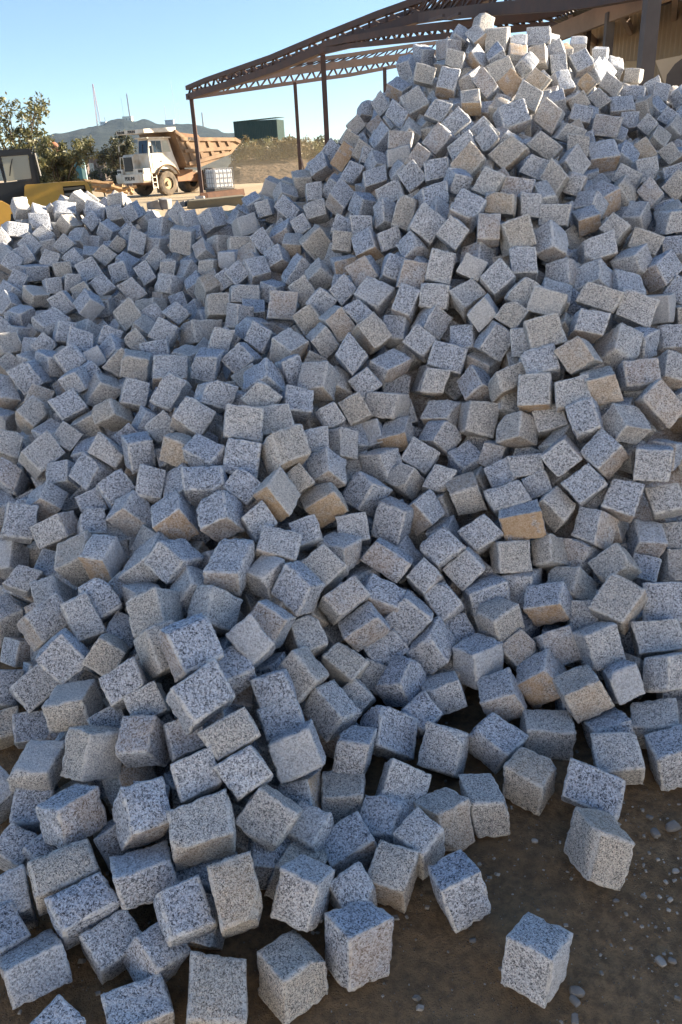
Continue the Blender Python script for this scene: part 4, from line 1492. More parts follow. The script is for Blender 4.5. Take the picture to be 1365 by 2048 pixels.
-442,3619,803,-156,-35,-230
-401,3797,816,21,-250,182
-393,4032,883,-25,108,20
-388,4258,948,-129,199,45
-403,4422,983,178,-27,70
-414,4549,1073,191,10,-41
-391,4657,1100,-32,299,-92
-406,4787,1200,-53,-7,126
-408,4895,1177,-79,146,-86
-391,5016,1246,-17,31,135
-379,5397,1242,263,-148,-56
-404,5480,1246,58,0,-99
-432,5656,1213,194,-85,209
-406,5769,1243,-274,17,-150
-431,5866,1313,41,-150,156
-415,6015,1042,13,-69,158
-428,6126,904,21,-60,131
-365,6181,837,52,266,143
-414,6288,799,-151,-169,200
-381,6348,677,-162,30,-212
-410,6430,709,-105,-202,16
-402,6551,667,-79,47,162
-380,6588,545,-58,-290,89
-421,6750,494,18,100,-45
-408,6895,417,18,-123,233
-357,6959,352,107,-5,-19
-412,7071,311,171,-232,35
-409,7220,245,183,-151,-196
-385,7367,138,-52,-184,163
-402,7508,69,142,183,109
-347,1166,66,138,-163,75
-344,1300,77,-77,195,-100
-363,1636,215,9,233,-150
-381,1852,262,308,-6,35
-380,2001,299,194,91,-102
-343,2294,413,171,72,-18
-330,2669,599,138,-176,-17
-343,2878,708,130,3,-75
-335,2960,634,80,57,170
-340,3099,736,181,-166,152
-333,3263,725,-118,-23,9
-331,3583,777,4,-92,223
-302,3957,876,-127,74,-21
-315,4109,925,-46,-278,133
-297,4180,975,-58,176,-66
-321,4317,1026,89,254,83
-315,4425,1015,-63,-58,286
-314,4474,1117,-156,-82,0
-306,4640,1178,-52,83,-169
-301,4734,1165,8,182,163
-308,4846,1275,148,-67,122
-296,5070,1321,101,92,-194
-323,5419,1366,-100,-51,-51
-328,5568,1289,-48,119,-220
-309,5761,1230,5,45,2
-323,5952,1327,209,163,-126
-313,6019,1101,-112,132,65
-308,6154,977,32,120,5
-292,6275,804,231,-154,30
-292,6436,767,160,-218,119
-305,6497,671,73,-111,-51
-297,6671,625,-126,139,-95
-318,6815,563,-102,170,71
-312,6912,475,-127,-16,139
-318,7055,379,-157,74,-17
-304,7118,291,29,20,57
-303,7296,250,-54,28,46
-300,7405,111,165,152,-182
-296,7554,67,131,0,32
-343,7675,80,-2,-211,79
-300,1386,84,45,199,0
-310,1562,176,136,244,118
-332,1752,214,-226,34,-157
-281,2073,283,-111,-6,70
-276,2151,354,-131,-212,-109
-279,2361,483,-50,-85,33
-280,2466,472,-57,-9,-177
-274,2584,559,135,149,43
-275,2798,648,-136,72,179
-247,3032,686,-74,219,-5
-258,3197,713,111,111,205
-256,3338,771,-16,-73,120
-246,3511,788,102,-119,-190
-232,3578,856,-227,-146,1
-254,3735,874,283,105,-18
-221,3871,870,4,95,-284
-218,4007,951,-2,73,24
-191,4186,976,-90,-91,147
-235,4249,1074,-154,-171,-194
-222,4395,1067,33,-150,-140
-231,4584,1131,63,-137,164
-237,4635,1206,112,152,-234
-228,4750,1291,165,-139,84
-194,4864,1260,-154,113,-188
-216,5001,1361,116,-197,-185
-216,5452,1313,13,-106,51
-234,5620,1337,39,38,54
-211,5744,1315,13,-71,-244
-255,5918,1402,-62,-270,-32
-235,6017,1155,118,47,-154
-216,6110,966,90,-40,124
-224,6197,914,-82,-23,-100
-216,6389,878,-245,-94,151
-202,6447,790,131,-120,-126
-219,6597,714,67,254,-97
-215,6767,636,9,-237,-38
-225,6804,538,159,50,88
-208,6938,439,-157,146,-64
-203,7052,417,-84,51,-234
-216,7165,312,119,163,-101
-223,7360,223,98,-74,-137
-235,7497,164,-177,219,79
-199,7563,85,-235,45,10
-239,7726,69,196,-182,66
-217,1322,67,-29,-178,-213
-238,1473,70,113,72,61
-238,1627,98,100,-89,115
-230,1751,155,-6,83,-60
-217,2004,311,-116,184,222
-208,2207,379,27,-28,-111
-221,2695,554,-23,-241,77
-198,2837,606,133,-7,169
-195,2892,686,111,73,30
-167,3116,685,56,177,131
-138,3262,721,-168,-24,-126
-143,3412,810,-128,-143,-121
-147,3559,816,-213,-104,60
-153,3661,856,-31,101,-157
-146,3811,932,75,33,52
-135,4036,943,111,39,10
-151,4107,1050,-286,49,-87
-117,4252,1050,79,78,34
-107,4435,1107,-152,8,-144
-127,4551,1211,-58,185,-143
-127,4695,1289,-25,248,-191
-100,4964,1325,110,-170,130
-145,5473,1412,-109,-128,139
-124,5620,1402,110,28,103
-138,5801,1394,-43,-65,40
-161,5981,1398,64,41,33
-145,5999,1160,-65,37,125
-119,6143,1066,-69,66,261
-104,6204,968,26,-50,28
-121,6311,963,206,-204,115
-114,6346,862,71,23,-160
-121,6473,882,-92,21,-197
-116,6598,752,-152,17,-70
-120,6810,604,149,-109,-90
-154,6966,537,-131,130,-126
-111,7048,514,257,39,136
-107,7119,400,160,-219,120
-126,7227,401,-101,-54,-38
-110,7256,306,4,-115,143
-142,7368,311,-253,1,-83
-87,7397,212,-107,131,204
-136,7510,206,-265,6,9
-122,7665,120,-58,-9,-106
-143,7815,65,176,215,1
-141,1607,79,-118,-44,171
-160,1781,79,-36,-67,-31
-129,2060,264,178,223,114
-133,2259,318,143,44,-274
-147,2375,374,-221,12,-41
-133,2542,456,89,-2,63
-117,2604,538,-92,-122,47
-111,2757,589,-197,-16,-10
-113,2897,618,-50,-41,-63
-98,2994,665,114,-19,151
-77,3196,782,-19,-110,15
-62,3343,741,196,98,167
-56,3432,789,-58,261,-116
-49,3639,904,207,-68,45
-16,3824,940,108,154,137
-40,3955,1000,127,-90,177
-5,4053,1033,-25,47,-22
-20,4185,1060,-10,97,-156
-40,4329,1178,53,-66,296
-30,4493,1222,241,43,85
-9,4649,1253,27,25,-209
-30,4778,1358,154,28,238
-28,4956,1386,-111,-53,135
-60,5010,1475,-13,-140,83
-30,5137,1506,-108,215,-75
-45,5494,1481,193,116,192
-14,5604,1391,-150,-116,37
-29,5769,1441,-261,-29,-66
-47,6026,1299,-128,179,140
-12,6141,1124,67,-76,44
-19,6171,1026,38,45,5
-19,6289,1053,97,-14,215
-29,6469,932,255,69,-144
-24,6582,857,-46,-241,-1
-46,6687,784,-142,-110,81
-17,6803,661,161,-139,-51
-22,6879,591,258,42,46
-23,6983,630,-146,100,0
12,7093,478,-166,-65,0
-20,7191,460,-12,137,-166
-15,7236,359,-212,-130,-160
-63,7365,380,-50,-65,20
-5,7386,293,-163,-111,-81
-45,7490,292,109,40,-241
-11,7558,165,-127,155,-173
-14,7650,167,-100,139,-185
-34,7821,91,99,143,129
-27,7962,76,-12,-183,90
-51,1734,67,35,199,-50
-31,2020,91,-42,224,-186
-64,2100,166,-126,223,-106
-20,2169,250,101,-10,142
-23,2370,336,-65,-43,296
-26,2528,401,66,173,-240
-16,2691,487,123,-159,-92
-14,2927,573,-76,182,15
8,3157,700,-70,-182,-145
15,3284,787,131,-267,85
31,3417,833,-48,263,-88
47,3571,890,-225,-51,120
63,3716,997,-245,23,5
79,3896,1001,-35,200,187
55,4084,1113,-269,-145,68
73,4239,1154,93,232,-19
58,4426,1201,184,-11,107
84,4573,1304,212,-203,4
38,4688,1350,-36,261,-63
71,4785,1378,36,88,-35
84,4939,1448,37,221,-43
73,5067,1517,102,110,85
81,5499,1544,234,-44,193
73,5557,1457,-232,29,-139
66,5642,1512,71,-85,169
89,5803,1463,-86,-9,102
27,5834,1555,9,227,-100
22,5960,1540,0,-126,2
68,5979,1339,-147,122,37
38,6223,1119,-5,216,111
80,6292,1046,-39,-164,105
99,6434,953,-165,-104,-208
64,6544,973,-88,8,178
68,6551,857,22,3,-22
27,6668,873,267,-74,85
82,6722,749,122,-65,-255
88,6828,750,149,209,35
34,6918,715,-212,121,75
85,6965,625,111,-232,-31
54,7062,625,27,194,-131
68,7271,443,156,14,-196
54,7363,436,-50,19,-66
69,7509,356,-39,40,-166
86,7642,215,216,-212,19
43,7747,193,256,-8,-149
60,7859,73,-229,187,-38
70,8022,70,234,-87,160
45,2193,176,-87,-199,-53
56,2239,273,-166,-53,19
64,2386,280,86,-203,13
79,2512,344,67,-156,179
63,2624,390,-131,135,248
72,2747,478,-67,-170,57
68,2992,601,41,-19,70
95,3088,657,24,-58,-71
119,3151,729,-144,-121,55
104,3274,823,221,-175,-137
127,3365,858,-169,50,-202
135,3512,942,177,89,127
170,3651,988,-22,-157,-50
158,3833,1016,0,-42,142
161,3962,1130,14,198,17
148,4111,1170,-269,-68,-82
185,4207,1186,-114,-56,-211
156,4328,1285,31,-83,17
146,4412,1312,129,-75,-99
160,4543,1375,115,-3,-83
175,4640,1355,16,124,123
126,4692,1437,-147,-21,-197
170,4795,1440,69,78,11
151,4938,1527,-181,98,196
167,5138,1580,81,-191,40
177,5550,1556,-145,-106,-186
187,5654,1604,-252,47,49
203,5783,1574,167,-239,59
155,5951,1595,-44,71,103
155,6073,1360,-24,-40,-221
198,6160,1288,126,-194,-95
180,6297,1230,-79,-17,176
205,6347,1120,137,101,150
183,6453,1089,-149,-17,-24
151,6547,1051,-184,32,43
179,6679,963,-265,156,20
225,6733,873,106,-139,14
166,6847,884,-178,149,-56
222,6891,773,-12,59,233
151,6990,792,64,-154,74
184,7048,687,-98,-158,-62
173,7229,641,-197,103,-79
190,7260,538,-2,-57,238
173,7454,495,111,-60,-59
213,7490,417,66,-92,-6
172,7599,403,-50,-124,149
158,7752,308,-74,-4,143
177,7809,248,-32,108,-36
193,7877,167,-58,171,131
183,8034,68,-170,13,253
168,8135,84,-36,170,205
150,8287,74,85,2,46
168,2013,68,-152,-257,-50
154,2162,126,-154,111,-199
184,2231,180,-116,-149,14
179,2471,307,-13,-167,265
184,2516,380,-5,223,152
151,2700,407,-79,-141,161
178,2828,455,74,-69,167
163,3044,579,16,192,119
228,3265,758,-97,23,-278
234,3367,858,-41,163,-248
250,3453,919,-110,109,-183
258,3583,993,211,76,-86
266,3738,1072,-125,-194,-110
260,3887,1111,219,-92,-62
251,4038,1235,29,-40,52
254,4279,1257,-19,187,-37
242,4338,1350,166,116,-1
271,4402,1307,-46,29,-48
229,4467,1384,-148,67,172
234,4693,1429,-164,53,-39
256,4865,1542,126,-103,12
237,5010,1562,118,-257,96
245,5083,1620,25,-109,142
265,5180,1585,-86,-85,-172
267,5306,1695,-25,26,81
291,5981,1612,69,42,-195
287,6031,1541,76,-17,-69
270,6152,1478,120,-128,211
243,6325,1362,-57,-144,-107
331,6388,1345,117,197,39
245,6464,1275,-218,131,102
336,6537,1247,64,-30,-165
262,6613,1208,121,78,63
338,6653,1158,-14,40,101
245,6772,1092,36,-140,26
341,6802,1058,-2,-142,-62
248,6935,977,241,-137,84
280,7070,939,-81,-113,119
260,7163,867,-11,-156,25
261,7236,811,177,245,-20
286,7358,779,-68,-171,-56
252,7452,665,95,-203,-119
304,7526,593,29,101,-72
233,7617,543,-112,195,-34
347,7634,556,-96,37,27
259,7755,439,165,-45,-77
242,7918,386,24,15,-123
335,7972,322,-15,128,191
261,8064,344,25,-124,111
298,8123,244,-14,158,233
236,8192,201,176,-95,61
327,8266,184,-70,18,-291
260,8419,130,-54,-23,-285
240,8565,61,-173,-246,-28
263,8662,69,6,123,25
309,1982,59,204,95,-138
263,2091,68,190,-118,162
284,2295,224,218,-159,106
280,2395,231,-107,-153,-116
278,2529,306,-285,8,67
258,2617,311,-204,-153,23
300,2694,375,31,-218,127
300,2845,421,271,119,25
285,2936,524,-136,-137,-41
271,3004,601,-39,133,-39
323,3230,793,-104,-135,248
339,3382,872,104,30,-18
324,3413,975,-238,-31,-71
351,3512,990,-189,-8,208
340,3648,1106,33,-97,-251
339,3810,1121,49,95,-27
354,3970,1238,264,157,-50
337,4101,1287,-120,26,101
351,4263,1373,62,130,-184
328,4416,1400,-250,-136,51
348,4564,1421,-250,-155,-25
319,4705,1503,99,-157,223
359,4930,1543,-193,-139,-172
343,4995,1633,-214,-155,-54
336,5148,1708,-104,74,286
350,5240,1673,-135,-193,-166
348,5370,1704,88,-92,-64
358,5455,1773,-82,-2,-82
366,5920,1809,-254,32,25
361,5982,1721,103,-127,35
388,6080,1715,33,-18,-233
352,6164,1667,-102,104,37
356,6316,1588,255,-103,121
368,6397,1522,91,95,261
377,6528,1444,-124,83,-106
331,6628,1360,243,20,-26
326,6751,1271,148,4,41
410,6807,1258,257,-36,32
340,6917,1219,114,276,24
389,6989,1141,-69,78,-106
377,7135,1082,-63,-166,-220
393,7192,978,-118,65,78
357,7314,986,101,7,98
402,7347,892,-53,132,31
324,7512,815,-39,40,264
385,7574,731,118,-44,18
363,7761,693,-89,-66,-133
401,7787,594,110,62,187
351,7884,596,-170,122,87
379,7953,568,-162,115,67
357,8054,457,219,-54,-88
375,8125,399,-58,-269,87
330,8216,383,159,-72,-43
414,8265,368,144,-31,188
367,8364,313,23,125,-55
376,8402,219,-151,73,116
356,8512,256,-47,263,-126
417,8553,164,97,86,-20
365,8628,90,-45,82,247
333,8823,76,151,213,173
351,8950,71,15,-62,98
393,2052,74,-119,-263,103
380,2244,138,148,-106,0
395,2335,180,245,8,-101
364,2441,329,35,-34,-188
382,2795,381,-9,-116,-87
424,2961,502,-240,-45,193
415,3017,587,-106,133,-66
435,3446,1027,-173,-45,146
402,3515,1092,-27,-79,-39
433,3610,1060,-103,81,26
434,3647,1158,91,-229,-131
420,3795,1205,-207,103,-141
434,3871,1273,-126,-49,226
437,4015,1339,12,-71,-153
407,4158,1391,95,-79,-100
445,4337,1414,-51,-130,-146
437,4482,1509,-10,124,163
395,4606,1546,-134,-122,237
439,4711,1538,-243,-149,72
425,4847,1604,-159,233,123
442,5024,1641,33,125,107
435,5129,1738,89,-40,42
436,5231,1729,-79,-167,-134
413,5298,1812,211,19,-200
463,5463,1787,-15,-79,-282
428,5524,1882,-123,148,-186
457,6000,1883,-21,-190,-4
426,6153,1818,184,3,-157
493,6199,1736,221,23,14
437,6322,1739,101,205,-194
473,6357,1651,-139,-62,-49
420,6482,1618,21,-138,-251
462,6532,1548,167,-70,-126
448,6678,1516,205,115,-184
470,6747,1419,237,-21,-31
465,6833,1360,114,158,-8
435,6916,1324,-16,73,181
431,7081,1223,-106,125,-92
451,7192,1172,67,138,-116
441,7297,1123,28,-70,-72
485,7363,1042,-149,-16,160
449,7448,1003,-72,185,-14
453,7535,986,-161,51,-116
422,7669,862,-104,66,48
507,7723,834,160,-84,-76
442,7825,810,219,-89,204
452,7982,722,-220,73,-142
426,8064,633,199,-86,85
479,8126,571,80,237,42
473,8261,541,197,122,182
450,8349,510,11,112,-214
456,8425,391,-88,192,56
446,8572,362,199,-121,0
487,8621,293,140,107,-13
434,8734,236,-117,-96,-62
497,8801,188,14,242,150
453,8871,101,111,-35,104
469,2174,125,222,-131,-25
489,2309,209,-40,68,-50
494,2453,290,-38,-113,-139
541,2850,499,-12,94,104
504,2995,587,172,-170,53
506,3107,677,-57,-232,36
518,3268,845,133,161,26
520,3376,1013,-101,153,-118
523,3511,1125,65,229,-36
533,3600,1161,-207,23,-141
530,3751,1198,-20,-91,1
536,3958,1284,-218,81,20
535,4037,1340,-31,112,-85
502,4103,1399,-197,-152,-72
517,4247,1404,192,80,51
517,4318,1470,-58,-221,61
504,4406,1544,-144,66,-68
540,4556,1539,109,-65,-148
530,4659,1535,20,-18,-90
520,4782,1586,25,6,-28
541,4947,1674,150,-80,-38
545,5080,1694,46,-24,103
528,5229,1812,-114,84,-225
526,5398,1854,46,95,-103
530,5601,1899,204,30,-148
531,6076,1961,-76,-23,-242
563,6169,1901,-213,-119,-105
529,6312,1847,-95,-56,35
522,6442,1761,46,-251,-153
601,6514,1730,-137,-56,213
569,6601,1699,17,-92,-200
598,6659,1614,-49,-226,62
521,6772,1581,-98,-55,125
586,6815,1506,-187,16,-71
536,6909,1519,93,-102,-260
547,6991,1438,-196,24,96
502,7154,1341,-159,150,-128
559,7198,1258,8,211,47
551,7293,1274,-53,143,-65
522,7430,1182,71,-107,-98
551,7495,1084,89,-209,-32
529,7651,1009,-42,170,-209
542,7809,950,-83,206,186
556,7982,863,-61,116,-147
586,8027,755,137,-10,85
545,8128,729,-193,98,52
557,8260,682,132,-215,87
588,8331,584,-146,-112,41
554,8421,560,-191,46,175
560,8578,487,177,-53,-109
583,8629,399,65,-154,40
521,8712,365,240,23,-56
605,8773,326,-70,280,-95
528,8883,255,-147,-56,161
574,2153,105,71,152,181
593,2408,240,-77,102,-53
600,2461,342,164,30,-123
602,2636,367,65,-1,60
660,2848,554,-199,-23,218
641,2943,615,9,-273,88
630,3150,805,223,-35,205
619,3244,901,-34,-178,33
600,3317,965,-153,9,-133
600,3657,1189,242,-178,-6
573,3730,1282,-19,-88,24
609,3889,1349,-85,73,169
607,4027,1401,-113,-9,-9
621,4139,1383,37,0,-127
578,4238,1483,-259,94,38
613,4398,1535,75,142,38
597,4627,1650,-156,-98,51
581,4752,1688,75,216,-148
591,4863,1704,90,-265,-49
585,5011,1765,8,-32,264
614,5090,1788,56,274,13
629,5320,1843,22,-83,67
618,5470,1961,-14,-33,54
611,5601,2003,39,61,-231
655,5708,1985,124,133,-157
629,6094,2080,-47,-128,-114
658,6147,1989,54,17,-123
630,6235,2029,-82,-37,-47
628,6370,1970,7,-52,-144
616,6461,1920,-78,11,-5
645,6535,1837,-142,-140,-117
607,6757,1712,-68,-189,134
639,6811,1629,-191,-217,-26
634,6953,1566,-37,-254,149
665,7031,1488,-282,54,34
637,7137,1484,173,-125,90
643,7270,1377,144,-163,-56
663,7348,1275,-207,192,-40
598,7435,1284,-32,295,-44
657,7498,1210,-43,145,-274
620,7586,1165,-60,17,193
632,7732,1117,-98,15,192
628,7810,1080,-3,128,124
665,7857,971,-160,91,-205
631,8014,926,-162,71,101
657,8077,838,-57,79,-60
615,8188,793,-105,89,63
601,8329,737,-153,89,-144
613,8493,662,-93,32,-237
643,8566,584,134,112,5
656,8636,499,46,247,-59
612,8809,439,88,-101,110
605,8961,347,-213,-147,-73
666,1855,70,178,-193,49
676,2087,91,-31,5,-42
685,2262,150,222,-22,157
674,2413,282,-27,-206,80
710,2689,500,-9,58,94
740,2781,596,-71,58,131
726,2925,717,-213,-45,-49
725,3005,788,51,-151,-43
725,3097,830,-114,-63,22
690,3296,1028,-53,-50,16
677,3395,1055,217,-215,27
682,3532,1134,-172,65,-87
684,3658,1293,95,-21,-10
669,3755,1255,219,62,96
686,4033,1373,177,9,-2
673,4089,1478,-192,-130,-29
683,4196,1453,-52,-7,156
675,4477,1567,63,-9,-151
701,4572,1593,10,278,-106
680,4706,1627,13,-47,224
677,4773,1747,-184,-34,-47
691,4892,1693,213,43,199
694,4920,1789,-105,-113,-114
710,5082,1797,-44,116,-52
685,5165,1825,-132,135,-9
697,5236,1884,130,-22,22
677,5323,1928,-2,35,167
683,5548,2003,288,-82,-84
686,5741,2098,106,82,242
711,5835,2088,-30,193,-31
706,5968,2114,39,165,19
699,6031,2052,-83,-95,-106
704,6268,1971,264,39,145
682,6669,1799,22,146,-103
676,6812,1740,192,-17,-55
675,6929,1674,-212,217,77
690,7657,1194,-20,132,39
680,7942,1022,255,-106,50
687,8114,938,159,-98,96
680,8280,837,-139,-14,193
696,8364,712,113,122,138
700,8445,631,-117,131,-47
695,8845,406,45,98,-121
686,8936,370,-45,-245,116
782,2006,72,-23,-188,79
769,2316,228,146,180,74
771,2527,364,-129,113,151
801,2562,480,-122,17,-265
800,2848,754,54,-103,278
795,3144,929,8,134,-83
780,3305,972,78,-7,55
749,3449,1092,-38,16,163
737,3574,1235,-45,-203,138
760,3799,1306,-142,-12,-210
764,3886,1354,-137,-30,36
764,3989,1346,-123,-119,109
762,4030,1459,-87,-106,60
761,4248,1481,-159,-166,134
772,4334,1571,-37,-14,-27
761,4475,1601,156,-18,55
763,4613,1670,84,-45,-273
762,4788,1673,-4,-137,-54
783,4920,1785,-108,86,143
753,5144,1911,10,-82,-297
781,5325,1953,-35,-167,-243
784,5451,2027,-279,-64,-37
790,5622,2032,194,97,-56
769,6077,2132,-73,6,296
755,6235,2093,2,46,-115
739,6384,1994,194,152,6
741,6509,1891,-27,-25,-309
763,6593,1853,-124,108,-162
731,6718,1720,67,-53,65
732,6797,1660,-77,-12,279
734,6925,1580,-87,32,95
749,7069,1583,127,-165,199
737,7192,1509,-200,55,-183
746,7287,1414,215,-138,118
755,7323,1324,-94,232,-159
735,7411,1328,73,-161,17
753,7514,1282,-31,217,-52
742,7719,1099,-51,-88,-278
744,7865,1039,-114,-153,-125
760,8029,934,-237,182,-7
742,8150,827,-95,-194,-12
738,8557,638,107,-195,140
755,8702,567,-62,12,-134
850,1929,82,-128,186,183
823,2218,158,-49,53,39
895,2645,578,81,169,-99
902,2725,677,38,-78,-97
871,2939,805,-194,-17,7
859,3243,930,130,144,-194
846,3393,1051,49,72,-36
852,3514,1186,97,71,-16
837,3620,1161,-102,-171,-42
833,3749,1287,-270,-67,14
833,3956,1410,-155,-202,-123
830,4124,1451,74,-39,-218
845,4407,1536,1,42,296
838,4493,1619,-182,111,95
858,4654,1664,176,10,73
855,5040,1794,-41,279,-137
845,5194,1881,244,-193,-38
863,5297,1955,-53,-36,-149
887,5497,2016,93,82,2
878,5612,2078,309,-29,33
851,5743,2171,-62,164,160
871,5861,2162,-111,-104,36
874,5940,2113,235,-120,149
829,6129,2041,130,115,-3
824,6278,1982,255,4,-83
814,6416,1918,-175,-160,88
853,6512,1912,164,32,-135
851,6681,1814,28,-120,133
825,6715,1684,-89,-10,-144
832,6903,1669,-188,-56,-206
844,7042,1511,240,45,64
837,7128,1486,222,26,-112
853,7348,1403,28,230,7
820,7425,1311,-42,144,-219
831,7536,1195,-21,144,-17
830,7652,1202,22,100,66
820,7785,1072,-21,-108,70
834,7861,982,48,-226,86
821,8081,909,-134,-32,18
834,8181,885,249,-11,-153
811,8215,768,279,89,101
815,8306,778,70,-59,283
848,8432,721,89,28,53
843,8550,582,147,195,44
854,8725,528,-82,-76,-276
808,8749,428,-28,227,80
824,8853,463,-11,164,93
832,8893,373,-35,56,-206
957,1715,67,-171,-164,77
949,1822,75,-28,11,139
919,2078,111,106,184,121
911,2301,207,41,254,60
944,2840,799,-97,93,283
951,3054,887,-261,46,-138
943,3165,901,235,-177,-31
912,3666,1212,-27,197,-141
906,3826,1293,-150,-130,209
906,3961,1335,-197,-83,-11
907,4197,1458,14,160,242
927,4339,1487,213,-21,100
939,4484,1606,55,-101,-256
922,4595,1578,-88,12,125
922,4775,1745,65,42,-216
917,4953,1764,106,33,175
942,4994,1856,180,-201,112
937,5099,1821,-74,136,24
928,5165,1910,200,-155,60
964,5396,1978,-127,-201,-26
965,5539,2093,-100,-35,-139
950,5677,2157,-116,97,-6
980,5750,2106,61,88,-187
963,5880,2097,-11,234,-26
945,6029,2155,200,-172,126
940,6075,2078,108,-197,10
925,6223,2054,89,50,7
919,6267,1951,-13,-242,173
946,6384,1969,-35,60,-166
950,6399,1882,260,-48,137
927,6516,1835,-183,169,-24
945,6633,1726,-75,-195,14
934,6754,1731,147,111,123
922,6955,1595,50,-51,-58
934,7123,1471,126,-49,99
915,7244,1359,262,27,146
925,7338,1325,-37,-232,-80
926,7516,1259,-57,-60,-26
918,7616,1144,245,-137,-90
940,7715,1135,6,-137,124
942,7791,1062,-120,-212,-93
948,7879,1049,194,-191,39
924,7942,962,34,46,-112
951,8037,935,49,-139,143
953,8171,841,65,39,107
916,8245,759,-91,278,95
952,8314,693,-49,-37,11
930,8462,646,-68,-91,167
914,8616,505,86,27,112
933,8758,441,-11,210,38
937,8859,445,-77,-115,-204
935,8896,336,-107,-282,-49
1034,1880,75,-122,77,-59
1008,1991,76,-89,-104,193
1009,2126,103,-138,-84,266
967,2227,106,106,64,21
983,2434,221,62,-157,148
998,2530,420,-218,-125,-87
1020,2555,561,-122,-76,19
1016,2781,716,85,116,104
1002,2996,817,79,-74,15
1035,3059,936,-153,196,-108
1006,3221,968,175,131,48
1027,3381,1011,-238,-50,-57
997,3497,1122,-127,190,-98
999,3607,1149,-93,-14,203
1001,3721,1224,-188,-29,192
1010,3816,1264,-66,278,115
998,4036,1384,96,195,198
1022,4173,1467,191,-188,10
991,4273,1448,12,-151,-19
1022,4389,1549,132,-4,13
1021,4623,1626,-249,110,-99
1020,4802,1658,-119,-66,221
1018,4865,1784,-252,-157,80
1021,5211,1854,-27,0,-57
1038,5233,1948,45,-49,157
1053,5581,2070,57,53,-161
1056,5673,2155,-46,-260,-104
1045,5817,2178,6,119,31
1042,5947,2164,194,-45,-133
996,6147,2116,7,262,83
1000,6310,2023,288,-54,-95
989,6776,1652,-120,-117,87
1005,6916,1665,-141,107,25
995,7025,1544,121,225,-106
988,7199,1442,107,-60,115
1006,7428,1331,98,-7,268
1023,7574,1245,-7,148,121
1028,7657,1179,213,-120,159
1037,7811,1067,-97,-143,94
1040,7965,992,-120,-86,-89
1022,8124,908,148,183,-165
1012,8274,807,137,-140,-9
1012,8387,725,157,64,230
1044,8503,682,27,108,201
1022,8547,577,-46,175,-146
1017,8649,581,-148,-5,-37
1014,8683,475,43,-89,26
1035,8828,379,-7,-31,-36
1021,8925,403,314,13,13
1115,2058,76,102,101,-5
1094,2226,89,-32,65,-207
1045,2296,110,-230,-120,10
1059,2416,162,-183,-105,59
1093,2570,494,21,237,-111
1090,2656,612,-62,-255,-50
1096,2750,720,-71,149,-92
1070,2937,782,26,26,-215
1084,3149,902,204,-59,174
1106,3293,953,-119,8,-138
1118,3354,1071,27,248,53
1109,3446,1050,103,-203,196
1094,3584,1082,-44,-167,246
1094,3688,1155,218,-2,-118
1112,3803,1260,-47,86,28
1080,3954,1325,113,90,55
1098,4057,1308,160,-26,-67
1109,4180,1416,-109,184,135
1124,4307,1517,-83,36,-23
1112,4459,1557,-295,-58,-48
1093,4562,1565,-11,41,-66
1104,4698,1664,5,-164,-51
1086,4834,1743,124,-206,-29
1077,4969,1732,160,-46,-28
1105,5078,1848,-50,170,-35
1090,5336,1924,76,-60,79
1117,5446,1989,-100,13,54
1102,5488,2100,171,-122,149
1128,5585,2183,-81,-198,161
1045,6092,2005,-199,189,-19
1026,6184,2022,12,28,139
1063,6253,1923,-86,-36,-65
1014,6329,1855,40,82,-187
1071,6405,1752,-105,156,-163
1063,6460,1830,-147,-94,144
1050,6572,1628,94,272,-82
1060,6870,1446,274,22,151
1071,7170,1343,-26,245,-47
1061,7302,1262,-67,14,44
1075,7562,1165,-92,-229,-170
1095,7709,1074,246,139,86
1126,7810,1097,-59,147,-13
1084,7988,892,27,-126,-5
1106,8079,886,-77,-46,129
1106,8198,849,163,8,-171
1084,8295,699,37,207,-145
1093,8592,508,-220,103,-22
1123,8715,541,203,-106,-205
1107,8771,423,-78,-268,56
1083,8918,321,111,109,109
1150,2330,74,7,158,154
1149,2546,295,8,-138,-202
1137,2781,637,-201,-28,-215
1159,2837,734,90,208,40
1155,2988,780,168,80,-126
1192,3075,862,-37,-93,36
1188,3211,907,96,217,-29
1189,3379,994,149,-67,100
1185,3498,1112,-83,-87,138
1201,3615,1085,161,50,-3
1193,3768,1144,90,186,-195
1186,3882,1228,-61,257,-72
1165,3979,1285,-207,-6,-163
1189,4192,1372,108,-11,-193
1182,4279,1424,172,176,-145
1173,4397,1478,163,80,114
1181,4497,1499,192,-32,43
1172,4637,1572,-113,-17,-110
1206,4800,1671,277,111,-11
1162,4896,1675,119,37,45
1174,5022,1750,-64,72,-47
1179,5271,1906,-195,15,232
1189,5371,1927,125,75,-103
1200,5568,2060,-194,-209,-32
1201,5655,2124,135,12,171
1198,5814,2195,-56,-100,12
1153,6004,1750,82,7,-67
1134,6079,1064,-203,-120,-103
1165,6194,784,226,-27,82
1120,6234,1004,55,212,-110
1135,6330,1143,-128,129,-95
1147,6419,1000,-167,-107,222
1095,6462,1079,49,70,81
1144,6568,712,195,-226,1
1143,6632,1007,184,43,38
1125,6727,861,-106,94,140
1136,6782,663,-142,265,-18
1146,6933,689,95,191,-229
1115,7021,837,-226,-107,124
1140,7161,569,-193,5,22
1109,7231,829,-91,-76,-88
1151,7321,544,-222,73,-108
1083,7410,571,-65,191,-188
1146,7511,893,88,19,192
1136,7601,1081,7,155,-130
1198,7654,1167,135,-213,1
1193,7788,1040,271,-31,47
1217,7940,967,110,-18,-165
1185,7986,885,74,205,3
1202,8143,771,-193,14,133
1168,8233,755,208,60,-197
1192,8352,734,118,217,152
1204,8404,635,224,-15,219
1208,8544,581,223,138,124
1175,8681,452,64,-18,-195
1222,8878,405,-99,252,14
1226,2510,205,-173,115,-40
1292,2622,510,34,115,-47
